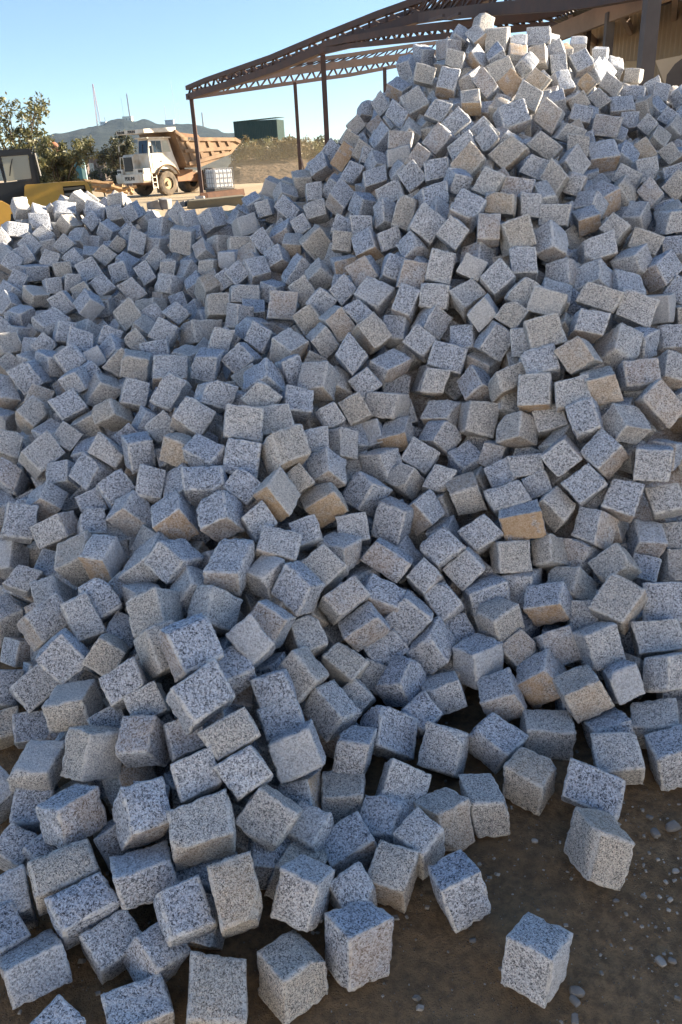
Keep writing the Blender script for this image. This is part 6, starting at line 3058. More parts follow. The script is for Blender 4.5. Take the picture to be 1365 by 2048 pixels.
GRID = "-20 -20 -20 -20 -20 -20 -20 -20 -20 -20 -20 -20 -20 -20 -20 -20 -20 -20 -20 -20 -17 -5 6 18 25 29 29 -5 -20 -20 -20 -20 -20 -20 -20 -20 -20 -20 -20 -20 -20 -20 -20 -20 -20 -20 -20 -20 -20 -20 -20 -20 -20 -20 -20 -20 -20 -20 -20 -20 -20 -20 -20 -20 -20 -20 -20 -20 -20 -20 -20 -19 -10 2 14 25 32 36 36 -3 -20 -20 -20 -20 -20 -20 -20 -20 -20 -20 -20 -20 -20 -20 -20 -20 -20 -20 -20 -20 -20 -20 -20 -20 -20 -20 -20 -20 -20 -20 -20 -20 -20 -20 -20 -20 -20 -20 -20 -20 -20 -20 -20 -14 -2 9 21 33 39 43 43 0 -20 -20 -20 -20 -20 -20 -20 -20 -20 -20 -20 -20 -20 -20 -20 -20 -20 -20 -20 -20 -20 -20 -20 -20 -20 -20 -20 -20 -20 -20 -20 -20 -20 -20 -20 -20 -20 -20 -20 -20 -20 -20 -16 -6 5 17 29 40 47 51 51 2 -20 -20 -20 -20 -20 -20 -20 -20 -20 -20 -20 -20 -20 -20 -20 -20 -20 -20 -20 -20 -20 -20 -20 -20 -20 -20 -20 -20 -20 -20 -20 -20 -20 -20 -20 -20 -20 -20 -20 -20 -20 -18 -9 1 13 24 36 47 54 58 58 5 -20 -20 -20 -20 -20 -20 -20 -20 -20 -20 -20 -20 -20 -20 -20 -20 -20 -20 -20 -20 -20 -20 -20 -20 -20 -20 -20 -20 -20 -20 -20 -20 -20 -20 -20 -20 -20 -20 -20 -20 -18 -11 -2 8 20 32 43 55 62 66 65 7 -20 -20 -20 -20 -20 -20 -20 -20 -20 -20 -20 -20 -20 -20 -20 -20 -20 -20 -20 -20 -20 -20 -20 -20 -20 -20 -20 -20 -20 -20 -20 -20 -20 -20 -20 -20 -20 -20 -20 -18 -11 -3 5 16 27 39 51 62 69 73 73 10 -20 -20 -20 -20 -20 -20 -20 -20 -20 -20 -20 -20 -20 -20 -20 -20 -20 -20 -20 -20 -20 -20 -20 -20 -20 -20 -20 -20 -20 -20 -20 -20 -20 -20 -20 -20 -20 -20 -17 -11 -4 4 13 23 35 46 58 70 76 80 80 12 -20 -20 -20 -20 -20 -20 -20 -20 -20 -20 -20 -20 -20 -20 -20 -20 -20 -20 -20 -20 -20 -20 -20 -20 -20 -20 -20 -20 -20 -20 -20 -20 -20 -20 -20 -20 -20 -18 -11 -3 4 11 20 31 42 54 66 77 84 88 88 15 -20 -20 -20 -20 -20 -20 -20 -20 -20 -20 -20 -20 -20 -20 -20 -20 -20 -20 -20 -20 -20 -20 -20 -20 -20 -20 -20 -20 -20 -20 -20 -20 -20 -20 -20 -20 -19 -12 -3 4 11 19 28 38 50 61 73 84 91 95 95 17 -20 -20 -20 -20 -20 -20 -20 -20 -20 -20 -20 -20 -20 -20 -20 -20 -20 -20 -20 -20 -20 -20 -20 -20 -20 -20 -20 -20 -20 -20 -20 -20 -20 -20 -20 -20 -16 -4 4 11 18 26 35 45 57 69 80 92 99 103 102 19 -20 -20 -20 -20 -20 -20 -20 -20 -20 -20 -20 -20 -20 -20 -20 -20 -20 -20 -20 -20 -20 -20 -20 -20 -20 -20 -20 -20 -20 -20 -20 -20 -20 -20 -20 -20 -9 3 12 19 26 34 42 53 64 76 88 99 106 110 110 22 -20 -20 -20 -20 -20 -20 -20 -20 -20 -20 -20 -20 -20 -20 -20 -20 -20 -20 -20 -20 -20 -20 -20 -20 -20 -20 -20 -20 -20 -20 -20 -20 -20 -20 -20 -19 -2 11 19 26 33 41 50 60 72 83 95 106 113 117 117 24 -20 -20 -20 -20 -20 -20 -20 -20 -20 -20 -20 -20 -20 -20 -20 -20 -20 -20 -20 -20 -20 -20 -20 -20 -20 -20 -20 -20 -20 -20 -20 -20 -20 -20 -20 -17 5 18 26 34 41 48 57 67 78 88 99 110 119 125 125 27 -20 -20 -20 -20 -20 -20 -20 -20 -20 -20 -20 -20 -20 -20 -20 -20 -20 -20 -20 -20 -20 -20 -20 -20 -20 -20 -20 -20 -20 -20 -20 -20 -20 -20 -20 -13 13 25 34 41 48 54 62 70 80 91 101 112 122 129 131 29 -20 -20 -20 -20 -20 -20 -20 -20 -20 -20 -20 -20 -20 -20 -20 -20 -20 -20 -20 -20 -20 -20 -20 -20 -20 -20 -20 -20 -20 -20 -20 -20 -20 -20 -20 -8 20 33 40 46 51 57 64 73 83 93 103 114 124 131 134 36 -20 -20 -20 -20 -20 -20 -20 -20 -20 -20 -20 -20 -20 -20 -20 -20 -20 -20 -20 -20 -20 -20 -20 -20 -20 -20 -20 -20 -20 -20 -20 -20 -20 -20 -19 -3 25 36 43 48 54 59 67 75 85 95 106 117 126 133 137 101 6 -8 -10 -11 -12 -13 -15 -16 -17 -18 -18 -18 -18 -18 -18 -18 -18 -18 -18 -18 -18 -18 -18 -18 -20 -20 -20 -18 -16 -18 -20 -20 -20 -20 -18 0 27 38 45 50 56 62 69 78 89 99 108 117 127 136 140 134 122 110 98 86 73 61 49 37 25 13 4 0 0 0 0 0 0 0 0 0 0 0 0 0 -20 -20 -20 -13 -9 -12 -18 -20 -20 -20 -17 2 30 41 48 53 59 66 76 85 94 102 109 116 124 133 141 144 142 136 124 112 100 87 75 62 50 38 25 13 3 0 0 0 0 0 0 0 0 0 0 0 -20 -20 -20 -9 -4 -9 -16 -20 -20 -19 -9 9 32 44 52 60 68 76 84 90 97 102 108 115 121 129 137 144 146 143 135 122 110 98 85 73 60 48 36 23 11 1 0 0 0 0 0 0 0 0 0 0 -20 -20 -20 -5 -1 -6 -13 -19 -20 -18 -4 21 41 53 61 69 76 82 87 92 97 102 108 114 121 128 137 142 143 139 129 117 104 92 79 67 55 42 30 17 6 0 0 0 0 0 0 0 0 0 0 0 -20 -20 -20 -3 1 -4 -11 -14 -7 8 26 41 52 61 68 75 79 84 88 93 97 102 108 115 123 131 135 135 130 119 107 95 82 70 58 45 33 20 8 1 0 0 0 0 0 0 0 0 0 0 0 0 -20 -20 -19 -1 3 0 1 8 20 31 40 50 58 66 72 77 81 85 89 94 99 105 112 120 128 133 132 135 125 104 92 80 67 55 42 30 18 6 0 0 0 0 0 0 0 0 0 0 0 0 0 0 -20 -20 -13 3 8 13 19 27 35 41 47 56 64 70 75 79 83 87 92 97 103 110 118 127 132 132 128 137 127 94 82 69 57 44 32 20 7 0 0 0 0 0 0 0 0 0 0 0 0 0 0 0 -20 -20 -12 3 13 21 29 38 42 47 55 64 70 75 79 83 87 91 96 103 109 117 125 132 133 131 123 140 129 86 73 61 48 36 24 11 1 0 0 0 0 0 0 0 0 0 0 0 0 0 0 0 -20 -20 -9 6 16 23 34 40 44 51 62 70 75 79 83 86 91 96 102 109 116 124 133 140 143 141 134 148 138 97 85 72 60 47 35 23 10 1 0 0 0 0 0 0 0 0 0 0 0 0 0 0 -20 -20 -11 5 13 18 23 30 40 49 59 67 75 80 85 90 96 102 109 117 124 133 141 149 152 151 145 157 146 108 96 83 71 58 46 34 21 9 1 0 0 0 0 0 0 0 0 0 0 0 0 0 -20 -20 -13 4 6 8 11 14 26 40 49 57 67 78 87 96 103 111 119 126 135 143 151 159 163 162 158 166 156 122 109 97 85 72 60 47 35 23 10 1 0 0 0 0 0 0 0 0 0 0 0 0 -20 -20 -19 2 4 5 7 10 17 31 40 48 59 74 91 104 114 122 131 139 146 154 161 168 175 180 180 181 172 154 141 129 117 104 92 79 67 55 42 30 18 9 2 0 0 0 0 0 0 0 0 0 -20 -20 -20 1 4 5 6 10 16 27 38 47 58 76 97 113 125 134 143 150 157 164 172 178 186 193 199 200 198 190 178 165 153 140 128 116 103 91 78 66 54 41 29 17 6 1 0 0 0 0 0 0 -20 -20 -20 1 4 5 7 13 19 28 43 57 72 88 105 121 133 142 151 158 166 173 181 188 196 204 212 217 217 213 203 191 179 166 154 141 129 117 104 92 79 67 55 42 30 17 6 0 0 0 0 0 -20 -20 -20 0 3 4 8 16 22 30 49 73 88 98 109 122 133 143 152 160 168 176 185 194 202 212 220 223 222 216 204 192 179 167 155 142 130 117 105 93 80 68 55 43 31 18 6 0 0 0 0 0 -20 -20 -20 -1 2 4 8 13 17 24 50 76 90 100 109 118 129 139 148 157 165 174 183 193 203 215 224 226 223 215 203 191 178 166 153 141 129 117 104 92 79 67 55 42 30 17 5 0 0 0 0 0 -10 -10 -10 0 1 3 8 12 12 13 33 68 81 93 104 114 123 133 142 151 160 169 178 188 199 214 224 224 174 75 70 65 61 56 52 56 123 112 100 87 75 63 50 38 25 13 2 0 0 0 0 0 -5 -5 -5 0 1 2 7 11 11 11 13 55 71 80 94 108 119 128 137 146 154 163 172 181 191 204 218 221 160 37 34 32 29 27 24 33 123 112 100 88 75 63 50 38 26 13 2 0 0 0 0 0 -5 -5 -5 0 0 1 5 10 12 13 15 54 69 74 80 95 114 126 134 142 149 157 165 174 183 193 206 217 172 74 69 65 60 55 51 56 133 122 110 97 85 73 60 48 35 23 11 1 0 0 0 0 -5 -5 -5 -1 0 1 4 9 14 16 19 55 69 74 79 89 111 126 134 140 147 154 161 169 177 185 195 206 182 111 104 97 90 84 77 78 143 133 120 108 96 83 71 58 46 34 21 9 1 0 0 0 -5 -5 -5 -1 0 0 3 10 16 21 25 56 70 76 81 91 112 127 135 141 146 152 159 166 173 181 189 197 188 148 139 130 121 112 103 99 139 128 115 103 91 78 66 53 41 29 16 4 0 0 0 0 -5 -5 -5 -1 0 0 2 11 20 27 33 58 71 79 85 94 114 128 136 142 147 152 158 164 171 178 186 193 195 178 167 156 145 135 124 116 127 115 103 90 78 66 53 41 29 17 5 0 0 0 0 0 -5 -5 -5 -1 0 0 3 14 25 34 42 61 74 83 90 99 117 130 139 145 150 155 160 165 171 178 185 193 196 181 170 159 148 137 126 105 21 16 11 7 3 -1 -5 -9 -12 -13 -13 -13 -13 -13 -13 -13 -5 -5 -5 -1 0 0 5 17 29 40 50 66 78 88 96 106 122 134 143 150 156 161 165 169 174 181 188 194 196 181 170 159 148 137 126 102 -17 -20 -20 -20 -20 -20 -20 -20 -20 -20 -20 -20 -20 -20 -20 -20 -5 -5 -5 -1 0 0 8 21 33 45 57 70 82 93 103 113 127 139 149 156 163 168 173 177 182 187 193 196 196 181 170 159 148 137 126 102 -17 -20 -20 -20 -20 -20 -20 -20 -20 -20 -20 -20 -20 -20 -20 -20 -5 -5 -5 -1 0 1 11 24 36 48 61 73 86 98 109 120 133 144 155 164 171 178 184 188 192 197 199 199 195 181 170 159 148 137 126 102 -17 -20 -20 -20 -20 -20 -20 -20 -20 -20 -20 -20 -20 -20 -20 -20 -5 -5 -5 -1 0 3 14 27 39 52 64 76 89 101 113 126 138 150 161 171 180 188 195 201 204 207 206 202 195 181 170 159 148 137 126 102 -17 -20 -20 -20 -20 -20 -20 -20 -20 -20 -20 -20 -20 -20 -20 -20 -5 -5 -5 -1 0 5 17 30 42 55 67 79 92 104 117 129 141 154 166 178 188 198 207 214 216 218 213 204 195 181 170 159 148 137 126 102 -17 -20 -20 -20 -20 -20 -20 -20 -20 -20 -20 -20 -20 -20 -20 -20 -5 -5 -5 -1 0 8 21 33 45 58 70 83 95 107 120 132 145 157 169 182 194 205 216 225 226 226 218 206 195 181 170 159 148 137 126 102 -17 -20 -20 -20 -20 -20 -20 -20 -20 -20 -20 -20 -20 -20 -20 -20 -5 -5 -5 -1 1 11 24 36 48 61 73 86 98 110 123 135 148 160 172 185 197 210 222 232 233 233 222 207 195 181 170 159 148 137 126 102 -17 -20 -20 -20 -20 -20 -20 -20 -20 -20 -20 -20 -20 -20 -20 -20 -5 -5 -5 -1 3 14 27 39 52 64 76 89 101 114 126 138 151 163 176 188 200 213 225 234 235 235 223 208 195 181 170 159 148 137 126 102 -17 -20 -20 -20 -20 -20 -20 -20 -20 -20 -20 -20 -20 -20 -20 -20 -5 -5 -5 0 5 17 30 42 55 67 79 92 104 117 129 141 154 166 179 191 203 216 228 235 235 235 223 208 195 181 170 159 148 137 126 102 -17 -20 -20 -20 -20 -20 -20 -20 -20 -20 -20 -20 -20 -20 -20 -20 -5 -5 -5 0 8 21 33 45 58 70 83 95 107 120 132 145 157 169 182 194 207 219 231 235 235 235 223 208 195 181 170 159 148 137 126 102 -17 -20 -20 -20 -20 -20 -20 -20 -20 -20 -20 -20 -20 -20 -20 -20 -5 -5 -5 1 11 24 36 48 61 73 86 98 110 123 135 148 160 172 185 197 210 222 233 235 235 235 223 208 195 181 170 159 148 137 126 102 -17 -20 -20 -20 -20 -20 -20 -20 -20 -20 -20 -20 -20 -20 -20 -20 -8 -8 -8 -1 11 24 36 48 61 73 86 98 110 123 135 148 160 172 185 197 210 222 231 232 232 232 220 204 192 177 166 155 144 133 122 99 -17 -20 -20 -20 -20 -20 -20 -20 -20 -20 -20 -20 -20 -20 -20 -20 -19 -19 -19 -13 -1 12 24 37 49 61 74 86 99 111 123 136 148 161 173 185 198 210 217 217 217 217 205 190 177 163 152 141 130 119 108 85 -18 -20 -20 -20 -20 -20 -20 -20 -20 -20 -20 -20 -20 -20 -20 -20 -20 -20 -20 -20 -13 -1 11 24 36 49 61 73 86 98 111 123 135 148 160 173 185 197 201 201 201 201 189 174 161 147 136 125 114 103 92 71 -18 -20 -20 -20 -20 -20 -20 -20 -20 -20 -20 -20 -20 -20 -20 -20 -20 -20 -20 -20 -20 -14 -2 11 23 36 48 60 73 85 98 110 122 135 147 160 172 183 185 185 185 185 173 158 145 131 120 109 98 87 76 57 -18 -20 -20 -20 -20 -20 -20 -20 -20 -20 -20 -20 -20 -20 -20 -20 -20 -20 -20 -20 -20 -20 -14 -2 10 23 35 48 60 72 85 97 110 122 134 147 159 168 169 169 169 169 157 142 129 115 104 93 82 71 60 42 -19 -20 -20 -20 -20 -20 -20 -20 -20 -20 -20 -20 -20 -20 -20 -20 -20 -20 -20 -20 -20 -20 -20 -14 -3 10 22 35 47 59 72 84 97 109 121 134 146 153 153 153 153 153 141 126 113 99 88 77 66 55 44 28 -19 -20 -20 -20 -20 -20 -20 -20 -20 -20 -20 -20 -20 -20 -20 -20"
# ------------------------------------------------------------------ granite
def granite_mat():
    m, t, b = mat('granite')
    co = coords(t)
    tint = N(t, 'ShaderNodeAttribute', attribute_name='tint').outputs['Fac']
    cs_n = N(t, 'ShaderNodeVectorMath', operation='SCALE'); t.links.new(co, cs_n.inputs[0]); t.links.new(mth(t, 'ADD', mth(t, 'MULTIPLY', tint, 0.55), 0.78), cs_n.inputs['Scale']); co = cs_n.outputs[0]
    w = N(t, 'ShaderNodeTexNoise', Scale=160.0, Detail=1.0); t.links.new(co, w.inputs['Vector'])
    sc = N(t, 'ShaderNodeVectorMath', operation='SCALE', Scale=0.006); t.links.new(w.outputs['Color'], sc.inputs[0])
    ad = N(t, 'ShaderNodeVectorMath', operation='ADD'); t.links.new(co, ad.inputs[0]); t.links.new(sc.outputs[0], ad.inputs[1]); cw = ad.outputs[0]
    v1 = N(t, 'ShaderNodeTexVoronoi', Scale=330.0, Randomness=1.0); t.links.new(cw, v1.inputs['Vector'])
    v2 = N(t, 'ShaderNodeTexVoronoi', Scale=570.0, Randomness=1.0); t.links.new(cw, v2.inputs['Vector'])
    s1 = N(t, 'ShaderNodeSeparateColor'); t.links.new(v1.outputs['Color'], s1.inputs[0])
    s2 = N(t, 'ShaderNodeSeparateColor'); t.links.new(v2.outputs['Color'], s2.inputs[0])
    clump = noise(t, co, 55.0, 2)
    f1 = mth(t, 'ADD', s1.outputs[0], mth(t, 'MULTIPLY', mth(t, 'SUBTRACT', clump, 0.5), 0.55), True)
    g1 = ramp(t, f1, [(0.0, (0.03, 0.031, 0.036)), (0.17, (0.075, 0.077, 0.085)), (0.27, (0.23, 0.23, 0.24)), (0.40, (0.50, 0.50, 0.505)), (0.64, (0.68, 0.675, 0.67)), (0.86, (0.62, 0.56, 0.52))], True)
    g2 = ramp(t, s2.outputs[1], [(0.0, (0.035, 0.035, 0.04)), (0.20, (0.19, 0.19, 0.20)), (0.38, (0.54, 0.54, 0.545)), (0.72, (0.75, 0.75, 0.75))], True)
    gr = mixc(t, 0.42, g1, g2)
    big = noise(t, co, 14.0, 3)
    shade = mth(t, 'ADD', mth(t, 'MULTIPLY', big, 0.3), 0.97)
    hue = ramp(t, tint, [(0.0, (0.80, 0.86, 0.96)), (0.45, (0.98, 1.0, 1.03)), (0.75, (1.03, 1.0, 0.95)), (1.0, (1.0, 0.92, 0.80))])
    gr = mixc(t, 1.0, gr, hue, 'MULTIPLY')
    sv = N(t, 'ShaderNodeCombineColor'); [t.links.new(shade, sv.inputs[k]) for k in range(3)]
    gr = mixc(t, 1.0, gr, sv.outputs[0], 'MULTIPLY')
    wr_ = N(t, 'ShaderNodeAttribute', attribute_name='wear').outputs['Fac']
    gr = mixc(t, mth(t, 'MULTIPLY', wr_, ramp(t, noise(t, co, 70.0, 3), [(.38, 0.0), (.6, 0.7)])), gr, (0.74, 0.72, 0.68))
    pale = mth(t, 'SUBTRACT', 0.0, N(t, 'ShaderNodeAttribute', attribute_name='face_tone').outputs['Fac'], True)
    gr = mixc(t, pale, gr, (0.60, 0.60, 0.60))
    st = N(t, 'ShaderNodeAttribute', attribute_name='face_tone').outputs['Fac']
    pn = noise(t, co, 22.0, 4, 0.6)
    mask = mth(t, 'MULTIPLY', st, ramp(t, pn, [(.30, 0.10), (.48, .75), (.62, 1.0)]), True)
    rust = mixc(t, noise(t, co, 60.0, 3), (0.50, 0.26, 0.08), (0.55, 0.38, 0.19))
    rust = mixc(t, 0.30, rust, gr)
    col = mixc(t, mask, gr, rust)
    t.links.new(col, b.inputs['Base Color']); b.inputs['Roughness'].default_value = 0.82
    b.inputs['Specular IOR Level'].default_value = 0.35
    h = mth(t, 'ADD', mth(t, 'MULTIPLY', noise(t, co, 130.0, 4, 0.65), 1.0), mth(t, 'MULTIPLY', s1.outputs[1], 0.12))
    bump(t, b, h, 0.75, 0.007)
    return m
GRANITE = granite_mat()

WEAR = {}
def cube_grid(n, e=0.86):
    if n == 3: ps = np.array([-1, -e, e, 1.0])
    else:
        inner = np.linspace(-e, e, n - 1); ps = np.concatenate([[-1], inner, [1]])
    V = []; Fc = []; face = []; k = len(ps)
    for ax in range(3):
        for sgn in (-1, 1):
            o = len(V)
            for a in ps:
                for b_ in ps:
                    p = [0, 0, 0]; p[ax] = sgn; p[(ax + 1) % 3] = a; p[(ax + 2) % 3] = b_; V.append(p)
            for i in range(k - 1):
                for j in range(k - 1):
                    q = (o + i * k + j, o + (i + 1) * k + j, o + (i + 1) * k + j + 1, o + i * k + j + 1)
                    Fc.append(q if sgn > 0 else q[::-1]); face.append(ax * 2 + (sgn > 0))
    V = np.array(V, float); key = np.round(V, 5); uq, inv = np.unique(key, axis=0, return_inverse=True); inv = inv.ravel()
    Fi = np.array(Fc); WEAR[len(Fi)] = ((np.abs(V[Fi].mean(1)) > e).sum(1) > 1).astype(float)
    return uq, inv[Fi], np.array(face)
GRIDS = {}
def stone_geo(dims, n, rg, rough=1.0):
    if n not in GRIDS: GRIDS[n] = cube_grid(n)
    U, Fc, face = GRIDS[n]
    h = np.array(dims) / 2
    cor = rg.normal(0, 0.05, (2, 2, 2, 3)).clip(-.12, .12)
    w = (U + 1) / 2; off = 0
    for a in (0, 1):
        for b_ in (0, 1):
            for c in (0, 1):
                ww = (w[:, 0] if a else 1 - w[:, 0]) * (w[:, 1] if b_ else 1 - w[:, 1]) * (w[:, 2] if c else 1 - w[:, 2])
                off = off + ww[:, None] * cor[a, b_, c]
    P = U * h
    r = 0.0024 * rg.uniform(0.8, 1.5)
    inn = np.clip(P, -(h - r), h - r); d = P - inn; L = np.linalg.norm(d, axis=1, keepdims=True)
    edge = ((np.abs(U) > 0.8).sum(1) > 1).astype(float)
    P = np.where(L > 1e-9, inn + d / np.maximum(L, 1e-9) * r, P); nrm = np.where(L > 1e-9, d / np.maximum(L, 1e-9), U / np.linalg.norm(U, axis=1, keepdims=True))
    P = P + off * h
    bulge = rg.normal(0.010, 0.03, 6); bl = 0
    for f in range(6):
        ax = f // 2; s = 1 if f % 2 else -1
        m_ = np.clip(U[:, ax] * s, 0, 1) ** 6
        q = (1 - U[:, (ax + 1) % 3] ** 2) * (1 - U[:, (ax + 2) % 3] ** 2)
        v = np.zeros((len(U), 3)); v[:, ax] = s * m_ * q * bulge[f] * 0.1; bl = bl + v
    P = P + bl
    for _ in range(rg.choice([0, 0, 1, 1, 2, 3])):           # split-off corners and edges
        nv = rg.choice([-1, 0, 1, 1, -1], 3).astype(float)
        if np.abs(nv).sum() < 2: continue
        nv = nv / h + rg.normal(0, 5.0, 3); nv /= np.linalg.norm(nv)
        s_ = P @ nv; dlim = s_.max() - rg.uniform(.004, .020); P = P - np.maximum(0, s_ - dlim)[:, None] * nv
    o3 = rg.uniform(0, 30, 3)
    dsp = fbm(P * 22 + o3, 2) * 0.0019 + fbm(P * 105 + o3[::-1], 2) * 0.0014
    chip = np.clip(fbm(P * 60 + o3 + 9, 2) - 0.18, 0, .25) * 0.013 * edge
    P = P + nrm * (dsp * rough - chip * rough)[:, None]
    return P, Fc, face
def rotm(v):
    a = np.linalg.norm(v)
    if a < 1e-9: return np.eye(3)
    k = v / a; K = np.array([[0, -k[2], k[1]], [k[2], 0, -k[0]], [-k[1], k[0], 0]])
    return np.eye(3) + math.sin(a) * K + (1 - math.cos(a)) * K @ K
def mesh_np(name, V, Fc, face_tone, tint, wear=None):
    me = bpy.data.meshes.new(name); nv, nf = len(V), len(Fc)
    me.vertices.add(nv); me.vertices.foreach_set('co', V.ravel().astype(np.float32))
    me.loops.add(nf * 4); me.loops.foreach_set('vertex_index', Fc.ravel().astype(np.int32))
    me.polygons.add(nf); me.polygons.foreach_set('loop_start', np.arange(0, nf * 4, 4, dtype=np.int32))
    me.polygons.foreach_set('use_smooth', np.ones(nf, bool))
    me.update(calc_edges=True)
    a = me.attributes.new('face_tone', 'FLOAT', 'FACE'); a.data.foreach_set('value', face_tone.astype(np.float32))
    a = me.attributes.new('tint', 'FLOAT', 'FACE'); a.data.foreach_set('value', tint.astype(np.float32))
    if wear is not None: a = me.attributes.new('wear', 'FLOAT', 'FACE'); a.data.foreach_set('value', wear.astype(np.float32))
    me.materials.append(GRANITE); me.validate(); return me
ROWS = []
for ln in STONES.strip().split('\n'):
    t = ln.split(','); v = list(map(int, t[:16])); fl = t[16]
    ROWS.append((np.array(v[:3]) / 1000, np.array(v[3:6]) / 1000, np.array(v[6:15]).reshape(3, 3) / 1000, v[15] / 10, [(int(fl[i]), int(fl[i + 1])) for i in range(0, len(fl), 2)]))
CUSTOM = [(1072, 1914, 'lone grey cobble standing apart from the heap on bare brown soil'),
 (1196, 1690, 'broad faceted cobble on the soil under a flat tilted cobble'),
 (1189, 1580, 'flat tilted cobble lying on the broad faceted one at the edge of the soil'),
 (435, 1996, 'tall cobble with a ragged top edge standing at the bottom edge, nearest the viewer'),
 (278, 2025, 'squarish cobble at the bottom edge, just left of the tall ragged one'),
 (583, 1946, 'large cobble with hollowed blue top at the very front, beneath a smooth pale cobble'),
 (714, 1887, 'large upright cobble with a buff side at the front, right of the hollow topped one'),
 (608, 1785, 'smooth pale faced cobble tilted over the hollow topped cobble at the front'),
 (475, 1787, 'big dark speckled cobble tilted upright, left of the smooth pale faced one'),
 (370, 1827, 'cobble with a brownish upper face and dark front side in the front row'),
 (70, 1932, 'long cobble half sunk in mud in the lower left corner'),
 (168, 1820, 'cobble with faint brown patch on its flat top near the lower left corner'),
 (229, 1892, 'small square topped cobble in mud in front of the brown patched one'),
 (112, 2067, 'tip of a cobble just showing over the bottom edge of the view'),
 (918, 1778, 'cobble leaning against the bottom of the heap on brown soil under a buff sided one'),
 (890, 1641, 'cobble with a tan flank perched on top of the one leaning at the soil'),
 (784, 1748, 'cobble with a tan lower edge lying at the foot of the heap beside the soil'),
 (699, 1700, 'pinkish cobble with buff lower face above the smooth pale one'),
 (538, 1632, 'diamond standing cobble with dark flecks and a lighter right edge, low on the heap'),
 (282, 1627, 'large cobble with slanting pale left side, low on the left slope'),
 (402, 1662, 'large dark flecked cobble with tan lower face, right of the slanting pale sided one'),
 (143, 1630, 'cobble pointing a blunt corner down, left of the slanting pale sided one'),
 (187, 1506, 'cobble with a ridge down its front face on the lower left slope'),
 (398, 1390, 'big flat tilted cobble at the low end of a column, lower left'),
 (1043, 1043, 'cobble whose whole front face is plain rust brown, right of the middle'),
 (350, 1040, 'cobble with a blotchy tan front face left of the middle'),
 (208, 1117, 'cobble with a smooth sandy underside on the left slope'),
 (955, 1325, 'upright cube like cobble with blue top and two pale sides, right of the middle'),
 (1082, 1357, 'cobble with a tan front face and blue top near the right foot of the heap'),
 (1210, 1205, 'large cobble with a tan right flank near the right edge'),
 (1320, 1208, 'wide slab like cobble cut by the right edge'),
 (556, 989, 'cobble with a rusty lower left face in the middle of the heap'),
 (648, 1006, 'cobble with a broad tan front face in the middle of the heap')]
USED = set()
def look_words(fl, lay):
    mx = max([l for _, l in fl], default=0)
    a = ('with rust brown face', 'with tan stained face', 'with faintly buff face', 'grey speckled')[3 - mx]
    return a
bigV = []; bigF = []; bigS = []; bigT = []; bigW = []; nb = 0
def to_mass(V, Fc, stv, tv):
    global nb
    bigV.append(V); bigF.append(Fc + nb); bigW.append(WEAR.get(len(Fc), np.zeros(len(Fc)))); bigS.append(stv); bigT.append(tv); nb += len(V)
for k, (c, rv, E3, lay, fl) in enumerate(ROWS):
    dm = np.linalg.norm(E3, axis=1)
    rg = np.random.default_rng(1000 + k)
    n = 14 if k < 110 else (10 if k < 300 else 6)
    V, Fc, face = stone_geo(dm, n, rg)
    stv = np.zeros(len(Fc))
    for ax, lev in fl: stv[face == ax * 2] = (0, 0.42, 0.9, 1.7)[lev]  # tan tone on the marked faces, stronger at higher levels
    for f in range(6):
        if rg.random() < 0.12 and stv[face == f].max() == 0: stv[face == f] = rg.uniform(0.12, 0.4) if rg.random() < .6 else -rg.uniform(.2, .55)
    tv = np.full(len(Fc), rg.random() ** 1.3)
    M3 = rotm(rv)
    V = (V / dm) @ E3 @ M3          # sheared box in the cobble's own frame
    if k < 300:
        me = mesh_np('granite_cobble', V, Fc, stv, tv, WEAR[len(Fc)])
        o = bpy.data.objects.new('granite_cobble', me); COL.objects.link(o)
        o.matrix_world = Matrix([[*M3[0], c[0]], [*M3[1], c[1]], [*M3[2], c[2]], [0, 0, 0, 1]])
        d = Vector(c) - Vector((0, 0, EYE)); zc = d.dot(FWD); px = 682.5 + FPX * d.dot(RGT) / zc; py = 1024 - FPX * d.dot(UPV) / zc
        o['category'] = 'cobble'
        hit = min((math.hypot(px - c_[0], py - c_[1]), i_) for i_, c_ in enumerate(CUSTOM) if i_ not in USED) if len(USED) < len(CUSTOM) else (99, 0)
        if hit[0] < 28:
            USED.add(hit[1]); o['label'] = CUSTOM[hit[1]][2]; o['group'] = 'granite cobbles of the heap'
        else:
            colw = ('leftmost', 'left', 'middle', 'right', 'rightmost')[min(4, max(0, int(px / 273)))]
            roww = ('top', 'upper', 'upper middle', 'middle', 'lower middle', 'lower', 'bottom')[max(0, min(6, int((py - 480) / 205)))]
            ly = 'on top' if lay < .25 else ('half covered' if lay < .8 else 'wedged deep')
            lab = 'granite cobble %s, %s, %s %s part of heap' % (look_words(fl, lay), ly, roww, colw)
            o['label'] = lab; o['group'] = 'cobbles: ' + lab[15:]
    else:
        to_mass(V @ M3.T + c, Fc, stv, tv)
